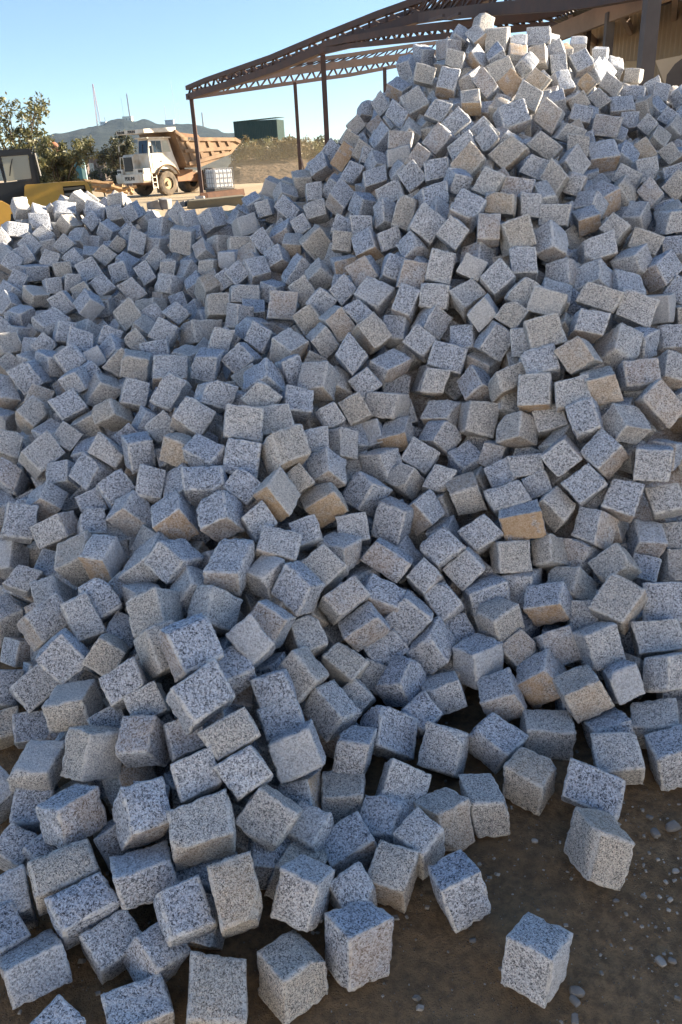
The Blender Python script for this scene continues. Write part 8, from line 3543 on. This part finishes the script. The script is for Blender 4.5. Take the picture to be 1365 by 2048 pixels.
# pale sheet and dark plate leaning inside the shed
b = MB(); slab(b, [(1311, 121), (1366, 110), (1390, 130), (1345, 175), (1329, 166)], 20.5, .04); tag(b.build('cream_sheet', plain('cream_sheet', (.62, .50, .36), (.52, .41, .29), 1.0, .8)), 'cream sheet hanging by the right post of the shed frame', 'sheet')
b = MB(); slab(b, [(1334, 150), (1350, 128), (1400, 90), (1430, 120), (1400, 190), (1330, 180)], 19.5, .06); tag(b.build('steel_plate', GREYST), 'grey steel plate leaning in front of the cream sheet', 'plate')
b = MB(); slab(b, [(1250, 122), (1278, 121), (1280, 160), (1252, 162)], 23, .5); tag(b.build('cream_crate', plain('cream_crate', (.60, .47, .30), (.5, .38, .24), 2.0, .8), bevel=.03), 'small cream crate behind the crest of the heap', 'crate')
# added sheet wall, unseen past the right edge, put there to shade the heap
lw = MB(); corr(lw, Vector((8.2, 2.9, 0)), Vector((8.2, 7.2, 0)), Vector((0, 0, 4.4)), 36, .03)
wl_ = lw.build('shade_wall', WALLT); tag(wl_, 'unseen tan corrugated wall added right of the view to shade the heap', 'wall')

# ------------------------------------------------------------------ container, tank, trough, block, planks
def boxthing(name, px, dist, size, rz, z=0.0):
    p = hpt(px, dist); e = empty(name, (p.x, p.y, z), rz); return e
GREEN = plain('green_sheet', (0.035, 0.075, 0.06), (0.05, 0.085, 0.065), 1.0, 0.6)
gc = empty('green_shed', hpt(524, 112) + Vector((0, 0, 3.6)), R(-14)); tag(gc, 'dark green corrugated metal shed on top of the earth bank', 'shed')
b = MB()
for a, c, v in (((-2.9, -1.4, 0), (2.9, -1.4, 0), (0, 0, 3.1)), ((2.9, -1.4, 0), (2.9, 1.8, 0), (0, 0, 3.1)), ((2.9, 1.8, 0), (-2.9, 1.8, 0), (0, 0, 3.1)), ((-2.9, 1.8, 0), (-2.9, -1.4, 0), (0, 0, 3.1))):
    corr(b, Vector(a), Vector(c), Vector(v), 26 if abs(a[0] - c[0]) > 1 else 12, .05)
b.build('wall', GREEN, gc); b = MB(); corr(b, Vector((-3.0, -1.5, 3.12)), Vector((3.0, -1.5, 3.32)), Vector((0, 3.5, .1)), 26, .04); b.build('roof', GREEN, gc)
# IBC tank
t0 = at(441, 381, 47.5); zb = t0.z; t0.z = 0.0; tn = empty('liquid_tank', t0, R(36)); tag(tn, 'white plastic liquid tank in a wire cage beside the frame post', 'tank')
b = MB(); b.box((-.58, -.48, .16), (.58, .48, 1.08)); b.v = [(x, y, z + zb) for x, y, z in b.v]; b.build('bottle', plain('milky_plastic', (.72, .72, .70), (.62, .62, .62), 2.0, .45), tn, bevel=.06)
b = MB()
for i in range(6):
    x = -.62 + i * .248
    for y in (-.52, .52): b.bar((x, y, .1), (x, y, 1.14), .025)
for i in range(5):
    y = -.52 + i * .26
    for x in (-.62, .62): b.bar((x, y, .1), (x, y, 1.14), .025)
for z in (.14, .4, .66, .92, 1.14):
    for y in (-.52, .52): b.bar((-.62, y, z), (.62, y, z), .025)
    for x in (-.62, .62): b.bar((x, -.52, z), (x, .52, z), .025)
b.v = [(x, y, z + zb) for x, y, z in b.v]; b.build('cage', plain('galvanised', (.22, .22, .23), None, rough=.5), tn)
b = MB(); b.box((-.62, -.52, 0), (.62, .52, zb + .10)); b.build('pallet', DARK, tn)
# steel trough
b = MB(); a, c = at(408, 393, 39), at(481, 384, 40)
ax = (c - a).normalized(); sd = ax.cross(Vector((0, 0, 1))).normalized(); k = .0
pts = [(-.42, .0), (-.34, .30), (-.30, .30), (-.36, .03), (.36, .03), (.30, .30), (.34, .30), (.42, .0)]
vs = [P_ + sd * u + Vector((0, 0, w_ - .15)) for P_ in (a, c) for u, w_ in pts]; n = len(pts)
b.add(vs, [(i, (i + 1) % n, (i + 1) % n + n, i + n) for i in range(n)] + [(0, 1, 2, 3), (0, 3, 4, 7), (4, 5, 6, 7), (n + 3, n + 2, n + 1, n), (n + 7, n + 4, n + 3, n), (n + 7, n + 6, n + 5, n + 4)])
tag(b.build('steel_trough', plain('brown_rust', (.16, .075, .04), (.10, .05, .03), 3.0, .85)), 'rusty brown steel channel lying at the foot of the post', 'channel')
# rough block behind the heap
b = MB(); slab(b, [(375, 402), (430, 397), (488, 391), (500, 396), (500, 445), (375, 450)], 30, 1.2)
tag(b.build('stone_block', plain('olive_stone', (.24, .20, .12), (.17, .145, .095), 1.5, .9, bmp=.6), bevel=.05), 'large olive brown stone block behind the crest of the heap', 'stone block')
# dressed stones on the earth behind the crest
rgb = np.random.default_rng(5)
def rock(name, px, py, dist, size, label, cat, group=None, mt=GRANITE, z=None, round_=False):
    V, Fc, fa = stone_geo((.1, .1, .1), 6, rgb, 1.3)
    if round_: V = V * .35 + .65 * V / np.linalg.norm(V, axis=1, keepdims=True) * .056 * (1 + .3 * fbm(V * 16 + px, 2))[:, None]
    V = V * (np.array(size) / .1)
    me = mesh_np(name, V, Fc, np.zeros(len(Fc)), np.full(len(Fc), .2)); me.materials.clear(); me.materials.append(mt)
    o = bpy.data.objects.new(name, me); COL.objects.link(o); o.location = at(px, py, dist) if z is None else z; o.rotation_euler = (rgb.normal(0, .1), rgb.normal(0, .1), rgb.uniform(0, 3)); tag(o, label, cat, group); return o
GREYR = plain('grey_rock', (.30, .29, .28), (.2, .19, .18), 4.0, .9, bmp=.4)
rock('stone_block', 310, 413, 30, (.48, .42, .38), 'grey dressed stone block lying on the bank behind the crest, the larger of two', 'stone block', mt=GREYR)
rock('stone_block', 331, 407, 30, (.36, .36, .32), 'smaller grey stone block beside the larger one behind the crest', 'stone block', mt=GREYR)
rock('rock', 369, 408, 31, (.28, .2, .18), 'dark grey rock on the earth before the stone block', 'rock', mt=GREYR)
rock('rock', 386, 404, 31, (.26, .2, .2), 'grey rock between dark rock and white rock', 'rock', mt=GREYR)
rock('rock', 401, 399, 36, (.36, .26, .24), 'pale white rock at the foot of the frame post', 'rock', mt=plain('pale_rock', (.6, .58, .55), (.45, .42, .38), 4.0, .9))
# earth berm behind the heap
b = MB(); nx_ = 30
for i in range(nx_):
    for j, (d_, zz) in enumerate(((21, -.05), (23, .18), (26, .30), (29, .30), (34, .12), (43, -.05))):
        p = hpt(-60 + i * 24, d_); b.v.append((p.x, p.y, zz * min(1, i / 5, (nx_ - 1 - i) / 5) + (rnd.uniform(-.05, .05) if zz > 0 else 0)))
b.f = [(i * 6 + j, (i + 1) * 6 + j, (i + 1) * 6 + j + 1, i * 6 + j + 1) for i in range(nx_ - 1) for j in range(5)]
tag(b.build('earth_berm', SOIL, None, True), kind='structure')
# pale heap added out of view behind the camera to bounce sunlight onto cobbles
b = MB(); n_a, n_r = 40, 9
for i in range(n_a):
    for j in range(n_r):
        a_ = 2 * math.pi * i / n_a; r_ = 10.5 * (1 - j / n_r) * (1 + .12 * math.sin(3 * a_ + 1)); b.v.append((-1.5 + r_ * 1.5 * math.cos(a_), -10.6 + r_ * .8 * math.sin(a_), -.1 + 7.4 * (j / (n_r - 1)) ** .9 + rnd.uniform(-.08, .08)))
b.f = [(i * n_r + j, ((i + 1) % n_a) * n_r + j, ((i + 1) % n_a) * n_r + j + 1, i * n_r + j + 1) for i in range(n_a) for j in range(n_r - 1)] + [tuple(i * n_r + n_r - 1 for i in range(n_a))]
tag(b.build('bounce_heap', plain('bounce_stone', (.62, .61, .60), (.54, .53, .52), 1.0, .95), None, True), kind='structure')
# timber offcuts
WOOD = plain('split_timber', (.42, .27, .13), (.27, .16, .08), 6.0, .85)
wr = random.Random(4)
for i in range(34):
    x = wr.uniform(186, 265) ; f_ = (x - 186) / 80; y = 388 - 26 * (1 - f_) * wr.random() - 12 * wr.random()
    d_ = wr.uniform(35, 38); p = at(x, y, d_); L = wr.uniform(.5, 1.1) * (1.0 if f_ < .6 else .55); an = wr.uniform(-.5, .6) + (0 if f_ < .6 else wr.choice((0, 1.2)))
    dv = Vector((math.cos(an), wr.uniform(-.5, .5), math.sin(an) * .4 - .15)).normalized() * L / 2
    b = MB(); mid = p + Vector((0, 0, wr.uniform(-.02, .02))); b.tube([p - dv, mid, p + dv], [wr.uniform(.05, .09), .085, wr.uniform(.05, .08)], 6)
    tag(b.build('timber_offcut', WOOD), 'split timber offcut in the loose pile left of the truck', 'timber', 'timber offcuts beside the dump truck')
# teal container with pale posts
b = MB(); slab(b, [(135, 308), (163, 303), (176, 372), (150, 378)], 40, 2.2); tag(b.build('teal_container', plain('teal_paint', (.03, .13, .17), (.045, .15, .18), .8, .5)), 'teal blue container half hidden by the bush', 'container')
for q, (x0, y0, x1, y1) in enumerate(((160, 303, 172, 372), (164, 302, 176, 374))):
    b = MB(); b.bar(at(x0, y0, 39.4 - q * .3), at(x1, y1, 39.4 - q * .3), .09); tag(b.build('steel_post', plain('mint_paint', (.42, .62, .55), None, rough=.6)), 'mint green post before the teal container, the %s of two' % ('one nearer the bush' if q == 0 else 'one nearer the truck'), 'post')
# brick ruin
b = MB()
pA, pB = hpt(160, 88), hpt(262, 84)
for s0, s1, z0, z1 in ((0, 1, 0, .9), (0, .16, .9, 2.5), (.3, .5, .9, 2.5), (.62, .72, .9, 2.5), (.88, 1, .9, 2.6), (0, 1, 2.5, 3.1)):
    p, q = pA.lerp(pB, s0), pA.lerp(pB, s1); b.bar(Vector((p.x, p.y, (z0 + z1) / 2)), Vector((q.x, q.y, (z0 + z1) / 2)), .35, z1 - z0 - .004)
bk, bt, bb = mat('brick_wall'); cb_ = N(bt, 'ShaderNodeTexBrick', Scale=2.2); cb_.inputs['Color1'].default_value = (.16, .11, .09, 1); cb_.inputs['Color2'].default_value = (.11, .09, .085, 1); cb_.inputs['Mortar'].default_value = (.2, .18, .16, 1)
bt.links.new(cb_.outputs['Color'], bb.inputs['Base Color']); bb.inputs['Roughness'].default_value = .95
tag(b.build('brick_wall', bk), 'grey brown ruined brick wall with openings far behind the timber', 'wall')
# ------------------------------------------------------------------ vegetation
def leaf_mat(name, c1, c2, c3):
    m, t, b = mat(name); co = coords(t, False)
    col = ramp(t, noise(t, co, 5.0, 3, .7), [(.3, c1), (.52, c2), (.72, c3)])
    t.links.new(col, b.inputs['Base Color']); b.inputs['Roughness'].default_value = .5
    tr = t.nodes.new('ShaderNodeBsdfTranslucent'); t.links.new(col, tr.inputs['Color']); mx = t.nodes.new('ShaderNodeMixShader'); mx.inputs[0].default_value = .3
    t.links.new(b.outputs[0], mx.inputs[1]); t.links.new(tr.outputs[0], mx.inputs[2])
    out = [n for n in t.nodes if n.type == 'OUTPUT_MATERIAL'][0]; t.links.new(mx.outputs[0], out.inputs['Surface']); return m
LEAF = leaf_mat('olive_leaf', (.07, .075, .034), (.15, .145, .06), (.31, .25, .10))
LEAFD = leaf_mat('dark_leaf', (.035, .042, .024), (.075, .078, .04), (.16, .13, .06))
BARK = plain('bark', (.09, .065, .045), (.06, .045, .03), 5.0, .9)
rgl = np.random.default_rng(21)
def leaves(centers, radii, per, size, m, name, parent, org):
    V = []; 
    C = np.repeat(np.array([list(c) for c in centers]), per, axis=0); Rr = np.repeat(np.array(radii), per)[:, None]
    d = rgl.normal(size=C.shape); d /= np.linalg.norm(d, axis=1, keepdims=True); C = C + d * Rr * rgl.random((len(C), 1)) ** .55 - np.array(org)
    a = rgl.normal(size=C.shape); a /= np.linalg.norm(a, axis=1, keepdims=True); b = np.cross(a, rgl.normal(size=C.shape)); b /= np.linalg.norm(b, axis=1, keepdims=True)
    s = size * rgl.uniform(.6, 1.3, (len(C), 1))
    P = np.stack([C - a * s, C + b * s * .36, C + a * s, C - b * s * .36], 1).reshape(-1, 3)
    F_ = np.arange(len(P)).reshape(-1, 4)
    me = mesh_np(name, P, F_, np.zeros(len(F_)), np.zeros(len(F_))); me.materials.clear(); me.materials.append(m)
    o = bpy.data.objects.new(name, me); COL.objects.link(o); o.parent = parent; return o
def tree(name, base, ends, rad, per, size, m, label, cat, group=None, tr=.12, sub=3):
    e = empty(name, base); tag(e, label, cat, group); org = Vector(base); tops = []
    b = MB(); fork = org.lerp(sum((Vector(p) for p in ends), Vector()) / len(ends), .35)
    b.tube([(0, 0, 0), (fork - org) * .55 + Vector((.05, 0, 0)), fork - org], [tr, tr * .8, tr * .65], 8)
    for p in ends:
        p = Vector(p); mid = fork.lerp(p, .5) + Vector((rnd.uniform(-.2, .2), rnd.uniform(-.2, .2), .12)); b.tube([fork - org, mid - org, p - org], [tr * .45, tr * .25, tr * .07], 5)
        tops.append((p, rad))
        for _ in range(sub):
            s = rnd.uniform(.35, .9); q = mid.lerp(p, s) + Vector((rnd.gauss(0, rad * .8), rnd.gauss(0, rad * .9), rnd.gauss(0, rad * .6))); b.tube([mid.lerp(p, s * .7) - org, q - org], [tr * .16, tr * .04], 4); tops.append((q, rad * rnd.uniform(.6, 1.0)))
    b.build('trunk', BARK, e, True)
    leaves([t[0] for t in tops], [t[1] for t in tops], per, size, m, 'crown', e, org); return e
g0 = ground_at(60, 424)
ends = [at(x, y, 31 + rnd.uniform(-.7, .9)) for x, y in ((5, 200), (-20, 190), (20, 222), (44, 232), (60, 212), (74, 200), (82, 212), (70, 236), (10, 250), (36, 262), (58, 258), (-15, 245), (28, 282), (62, 282), (90, 272), (-30, 270), (5, 285), (48, 292), (-60, 215), (-70, 250))]
tree('tree', at(45, 330, 31) * 1.0 - Vector((0, 0, at(45, 330, 31).z)), ends, .28, 36, .082, LEAF, 'sparse olive leaved tree above the black excavator cab', 'tree', None, .10, 3)
ends = [at(x, y, 30 + rnd.uniform(-.8, 1.2)) for x, y in ((85, 300), (95, 285), (104, 312), (84, 325), (100, 340), (118, 330), (130, 318), (142, 318), (158, 297), (170, 292), (178, 284), (128, 345), (112, 355), (135, 340), (95, 360), (140, 358), (160, 368), (75, 345), (125, 302), (172, 374))]
bp_ = at(115, 380, 30); tree('bush', Vector((bp_.x, bp_.y, 0)), ends, .24, 110, .07, LEAF, 'dense leafy bush behind the yellow engine cover', 'bush', None, .09, 3)
ends = [at(x, y, 74 + rnd.uniform(-1.5, 2)) for x, y in ((228, 285), (238, 274), (250, 272), (258, 282), (264, 296), (215, 300), (225, 305), (240, 295), (252, 305), (218, 322), (232, 325), (246, 322), (260, 318), (210, 312))]
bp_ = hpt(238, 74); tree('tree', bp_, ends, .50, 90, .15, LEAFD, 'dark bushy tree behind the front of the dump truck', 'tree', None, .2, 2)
for i, (x, y, d_, r_) in enumerate(((205, 356, 60, .7), (226, 354, 62, .75))):
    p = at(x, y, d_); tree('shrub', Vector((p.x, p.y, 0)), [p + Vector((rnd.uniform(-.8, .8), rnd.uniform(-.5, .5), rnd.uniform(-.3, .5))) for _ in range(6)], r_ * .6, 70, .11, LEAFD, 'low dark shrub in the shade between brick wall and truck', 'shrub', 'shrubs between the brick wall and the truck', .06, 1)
# ------------------------------------------------------------------ earth bank with scrub
b = MB(); NX, NY = 60, 14; BX = np.linspace(440, 800, NX)
for i in range(NX):
    x = BX[i]
    for j in range(NY):
        s = j / (NY - 1); d_ = 78 + s * 46
        topz = 3.0 - .6 * max(0, (x - 660) / 100)
        if x < 480: topz *= max(0, (x - 440) / 40) * .9 + .1
        zz = topz * (1 - math.exp(-(s / .20) ** 1.6)) if s < .8 else topz * (1 - (s - .8) * 2)
        p = hpt(x, d_); n_ = float(fbm(np.array([[p.x * .22, p.y * .22, 3.0]]), 4)[0]); b.v.append((p.x, p.y + n_ * 1.5, max(-.1, zz + n_ * .55 * min(1, s * 5))))
b.f = [(i * NY + j, (i + 1) * NY + j, (i + 1) * NY + j + 1, i * NY + j + 1) for i in range(NX - 1) for j in range(NY - 1)]
m, t, bb_ = mat('bank_earth'); co = coords(t, False)
t.links.new(ramp(t, noise(t, co, .5, 6, .65), [(.3, (.045, .027, .016)), (.5, (.085, .052, .028)), (.68, (.145, .09, .05))]), bb_.inputs['Base Color']); bb_.inputs['Roughness'].default_value = 1.0; bump(t, bb_, noise(t, co, 1.6, 5), 1.0, .5)
bank = b.build('earth_bank', m, None, True); tag(bank, kind='structure')
SCRUB = leaf_mat('dry_scrub', (.09, .075, .035), (.17, .13, .06), (.26, .19, .09))
sb = random.Random(9)
for i in range(30):
    x = 486 + i * 6.0 + sb.uniform(-4, 4); y = sb.uniform(288, 300) + (12 if i % 3 == 0 else 0); d_ = 90 + sb.uniform(-3, 6); p = at(x, y, d_); r_ = sb.uniform(.8, 1.3)
    tree('scrub_bush', Vector((p.x, p.y, 2.2)), [p + Vector((sb.uniform(-1, 1) * r_, sb.uniform(-.6, .6), sb.uniform(-.5, .35))) for _ in range(5)], r_ * .55, 60, .17, (SCRUB, LEAFD, SCRUB, LEAF)[i % 4], 'dry scrub bush growing along the top of the earth bank', 'bush', 'scrub bushes on the earth bank', .05, 1)
TANR = plain('tan_boulder', (.42, .30, .18), (.3, .21, .13), 1.0, .95, bmp=.4)
for x, y, s_ in ((503, 323, 1.3), (545, 330, 1.4), (560, 327, 1.3), (575, 335, 1.6), (532, 340, 1.0), (580, 312, .9), (515, 335, .8), (590, 330, 1.0), (562, 315, .7), (612, 325, 1.1), (480, 340, .9)):
    d_ = 84 + (345 - y) * .25; rock('boulder', x, y, d_, (s_ * 1.2, s_ * .8, s_ * .55), 'tan boulder half buried in the slope of the earth bank', 'boulder', 'boulders on the earth bank', TANR, round_=True)
# ------------------------------------------------------------------ hill and masts
prof = [(-900, 330), (-400, 322), (-100, 312), (40, 292), (85, 277), (120, 268), (150, 263), (175, 255), (205, 248), (240, 246), (280, 243), (320, 244), (360, 247), (400, 251), (440, 259), (480, 267), (520, 272), (560, 275), (600, 281), (650, 293), (720, 302), (900, 305), (1300, 290), (1900, 280)]
HD = 1500.0
NA = 420; pxs = np.linspace(-900, 1900, NA); V = []; NJ = 26
pys = np.interp(pxs, [p[0] for p in prof], [p[1] for p in prof])
for i in range(NA):
    dv = hdir(pxs[i], 330); zr = at(pxs[i], pys[i], HD).z; zr = max(zr, 4)
    for j in range(NJ):
        s = j / (NJ - 1) * 1.35
        d_ = HD * (.42 + .58 * s); zz = zr * (s ** 1.15 if s < 1 else 1 - (s - 1) * 1.2)
        V.append((dv.x * d_, dv.y * d_, zz))
V = np.array(V); nz = fbm(V * .012, 3); n2 = fbm(V * .055 + 9, 2); V[:, 2] += (nz * 6.0 + n2 * 2.6) * np.clip(V[:, 2] / 40, 0, 1)
ii = np.arange(NA * NJ).reshape(NA, NJ); hf = np.stack([ii[:-1, :-1].ravel(), ii[1:, :-1].ravel(), ii[1:, 1:].ravel(), ii[:-1, 1:].ravel()], 1)
hme = mesh_np('hill', V, hf, np.zeros(len(hf)), np.zeros(len(hf))); hme.materials.clear()
m, t, bb_ = mat('wooded_hill'); co = coords(t, False)
t.links.new(ramp(t, noise(t, co, .05, 6, .7), [(.32, (.010, .018, .020)), (.5, (.020, .031, .028)), (.7, (.048, .055, .040))]), bb_.inputs['Base Color']); bb_.inputs['Roughness'].default_value = 1.0
bump(t, bb_, noise(t, co, .12, 5, .7), 1.0, 8.0); hme.materials.append(m)
hill = bpy.data.objects.new('hill', hme); COL.objects.link(hill); tag(hill, kind='structure')
def mast(x0, y0, x1, y1, w0, w1, lattice, label, m):
    bpt, tpt = at(x1, y1, HD), at(x0, y0, HD); h = tpt.z - bpt.z; e = empty('radio_mast', bpt); tag(e, label, 'mast')
    b = MB()
    if lattice:
        for s in ((-1, -1), (1, -1), (1, 1), (-1, 1)): b.bar((s[0] * w0, s[1] * w0, -6), (s[0] * w1, s[1] * w1, h), .45)
        n = 14
        for k in range(n):
            a0, a1 = k / n, (k + 1) / n; r0, r1 = w0 + (w1 - w0) * a0, w0 + (w1 - w0) * a1
            for s in ((-1, 1), (1, -1)): b.bar((s[0] * r0, -r0, h * a0), (s[1] * r1, -r1, h * a1), .3); b.bar((-r0, s[0] * r0, h * a0), (-r1, s[1] * r1, h * a1), .3)
        b.build('lattice', m, e)
    else:
        b.tube([(0, 0, -6), (0, 0, h * .95)], [w0, w1], 6); b.build('pole', m, e)
        b = MB(); b.tube([(0, 0, h * .95), (0, 0, h)], [w1 * .5, w1 * .3], 5); b.build('aerial', m, e)
    return e
RW = plain('red_white_mast', (.55, .45, .42), (.5, .2, .15), .06, .7); DK = plain('dark_mast', (.12, .10, .10)); PALE = plain('pale_mast', (.45, .45, .46))
mast(184, 168, 199, 252, 3.2, .5, True, 'tall pale lattice mast, the first on the hill from the tree', RW)
mast(253, 186, 262, 246, 1.1, .9, False, 'dark slender mast rising beside the white hilltop building', DK)
mast(327, 211, 333, 244, .55, .4, False, 'thin short mast on the crest above the truck cab', PALE)
mast(340, 160, 352, 243, .22, .18, False, 'hair thin tall mast on the crest, tallest beyond the truck', PALE)
mast(356, 205, 360, 244, .22, .18, False, 'hair thin low mast beside the tallest thin one', PALE)
mast(243, 192, 249, 240, .22, .18, False, 'hair thin mast left of the dark slender mast', PALE)
mast(404, 224, 407, 250, 1.5, 1.3, False, 'stubby grey mast with thick shaft beyond the frame post', plain('grey_mast', (.25, .26, .27)))
def hut(x, y, w, h, label, m, d2=6):
    p = at(x, y, HD); e = empty('hilltop_building', p - Vector((0, 0, 4))); tag(e, label, 'building'); b = MB(); b.box((-w / 2, -d2, 0), (w / 2, d2, h + 4)); b.build('wall', m, e)
    b = MB(); b.box((-w / 2 - .6, -d2 - .6, h + 4.01), (w / 2 + .6, d2 + .6, h + 4.8)); b.build('roof', m, e)
    b = MB(); [b.box((-w / 2 + 1.2 + k * w / 3, -d2 - .08, h * .5 + 4), (-w / 2 + 2.6 + k * w / 3, -d2 - .02, h * .7 + 4)) for k in range(3)]; b.build('window', DK, e)
CRM = plain('cream_render', (.72, .66, .52), (.6, .56, .46), .2, .8)
hut(257, 246, 15, 9, 'cream block building at the foot of the dark mast', CRM); hut(209, 250, 9, 4, 'small white hut with aerials near the lattice mast', plain('white_render', (.75, .74, .7))); hut(340, 245, 14, 3, 'low grey building on the crest above the truck cab', PALE)
mast(211, 234, 212, 250, .5, .4, False, 'short stub aerial on the small white hut', DK)
# ------------------------------------------------------------------ pebbles
PEB = plain('pebble_grey', (.22, .205, .19), (.14, .13, .12), 30.0, .85)
PEBL = plain('pebble_pale', (.36, .34, .31), (.25, .23, .21), 30.0, .85)
for x, y, s_, mm, lab in ((1311, 1668, .021, 0, 'dark flat pebble on the soil below the right hand cobbles'), (1300, 1635, .013, 0, 'small pebble above the flat dark pebble'), (1345, 1655, .026, 0, 'large grey pebble by the edge of the soil'), (1322, 1925, .019, 1, 'pale bluish pebble among the gravel'), (1344, 1922, .013, 0, 'small dark pebble beside the pale bluish one'), (1153, 1985, .021, 0, 'grey pebble beside the lone cobble, upper of two'), (1150, 2003, .018, 0, 'grey pebble beside the lone cobble, lower of two'), (1070, 1683, .012, 1, 'small pale pebble on bare soil beneath the stacked cobbles'), (946, 1882, .011, 0, 'tiny pebble pair member on the brown soil'), (311, 1912, .014, 1, 'pale pebble in the mud between front cobbles'), (1232, 1802, .010, 0, 'small grey pebble left of the gravel'), (1352, 1743, .012, 1, 'pale pebble at the edge below the large grey one'), (1150, 2040, .016, 0, 'dark pebble under the lone cobble near the bottom edge'), (1003, 1938, .009, 0, 'tiny dark pebble left of the lone cobble')):
    p = ground_at(x, y); rock('pebble', x, y, 1, (s_ * 1.25, s_ * .9, s_ * .6), lab, 'pebble', None, PEBL if mm else PEB, z=(p.x, p.y, s_ * .12), round_=True)
gv = []; gF = []; n0 = 0; rgp = np.random.default_rng(8)
for i in range(9000):
    x, y = rgp.uniform(-1.2, 1.6), rgp.uniform(.7, 2.0); 
    dn = math.exp(-((x - .78) / .22) ** 2 - ((y - 1.13) / .3) ** 2)
    if rgp.random() > .14 + dn * .9: continue
    s_ = .0010 + .0042 * rgp.random() ** 5 + .0028 * dn * rgp.random() ** 2
    V, Fc, fa = stone_geo((.1, .1, .1), 4, rgp, 1.0); V = .45 * V + .55 * V / np.linalg.norm(V, axis=1, keepdims=True) * .05 * (1 + .35 * fbm(V * 14 + i, 1))[:, None]
    V = V * (s_ / .05) * np.array([1.2, .9, .65]); V = V @ rotm(np.array([0, 0, rgp.uniform(0, 6)])).T + [x, y, s_ * .2]
    gv.append(V); gF.append(Fc + n0); n0 += len(V)
for i in range(170):                      # granite chips spalled off along the foot of the heap
    a_ = rgp.uniform(0, 1); x = -.75 + 1.9 * a_; y = 1.02 + .55 * a_ ** 1.5 + rgp.normal(0, .16)
    if y < .8: continue
    V, Fc, fa = stone_geo((.1, .1, .1), 3, rgp, 1.0); V = V @ rotm(rgp.normal(0, 1, 3)).T * (.03 + .12 * rgp.random() ** 4) * np.array([1.3, 1, .6]) * .7
    V = V + [x, y, .002]; gv.append(V); gF.append(Fc + n0); n0 += len(V)
gF = np.concatenate(gF); gme = mesh_np('gravel', np.concatenate(gv), gF, np.zeros(len(gF)), np.zeros(len(gF))); gme.materials.clear()
m, t, bb_ = mat('grit'); co = coords(t, False); t.links.new(ramp(t, noise(t, co, 40, 2), [(.3, (.14, .125, .105)), (.5, (.28, .26, .23)), (.7, (.46, .43, .39))]), bb_.inputs['Base Color']); bb_.inputs['Roughness'].default_value = .9; gme.materials.append(m)
go = bpy.data.objects.new('gravel', gme); COL.objects.link(go); tag(go, 'loose grit and tiny stones on the soil', 'gravel', kind='stuff')
# ------------------------------------------------------------------ the air
hz = MB(); hz.box((-2600, -260, -8.0), (2600, 2150, 420)); hzo = hz.build('haze', None); tag(hzo, kind='stuff')
m = bpy.data.materials.new('haze'); m.use_nodes = True; t = m.node_tree; t.nodes.clear(); o = t.nodes.new('ShaderNodeOutputMaterial')
v = t.nodes.new('ShaderNodeVolumePrincipled'); v.inputs['Color'].default_value = (.50, .72, 1.0, 1); v.inputs['Density'].default_value = .00008; v.inputs['Anisotropy'].default_value = .3
t.links.new(v.outputs[0], o.inputs['Volume']); hzo.data.materials.append(m)
# dust hanging behind the truck
V, Fc, fa = stone_geo((1, 1, 1), 8, np.random.default_rng(2), 0.0); V = V / np.linalg.norm(V, axis=1, keepdims=True) * np.array([9.0, 5.0, 2.2])
dme = mesh_np('dust', V, Fc, np.zeros(len(Fc)), np.zeros(len(Fc))); dme.materials.clear()
m = bpy.data.materials.new('dust'); m.use_nodes = True; t = m.node_tree; t.nodes.clear(); o = t.nodes.new('ShaderNodeOutputMaterial')
v = t.nodes.new('ShaderNodeVolumePrincipled'); v.inputs['Color'].default_value = (.95, .78, .52, 1); v.inputs['Density'].default_value = .016
t.links.new(v.outputs[0], o.inputs['Volume']); dme.materials.append(m)
do_ = bpy.data.objects.new('dust', dme); COL.objects.link(do_); dp = hpt(540, 66); do_.location = (dp.x, dp.y, 1.2); tag(do_, kind='stuff')
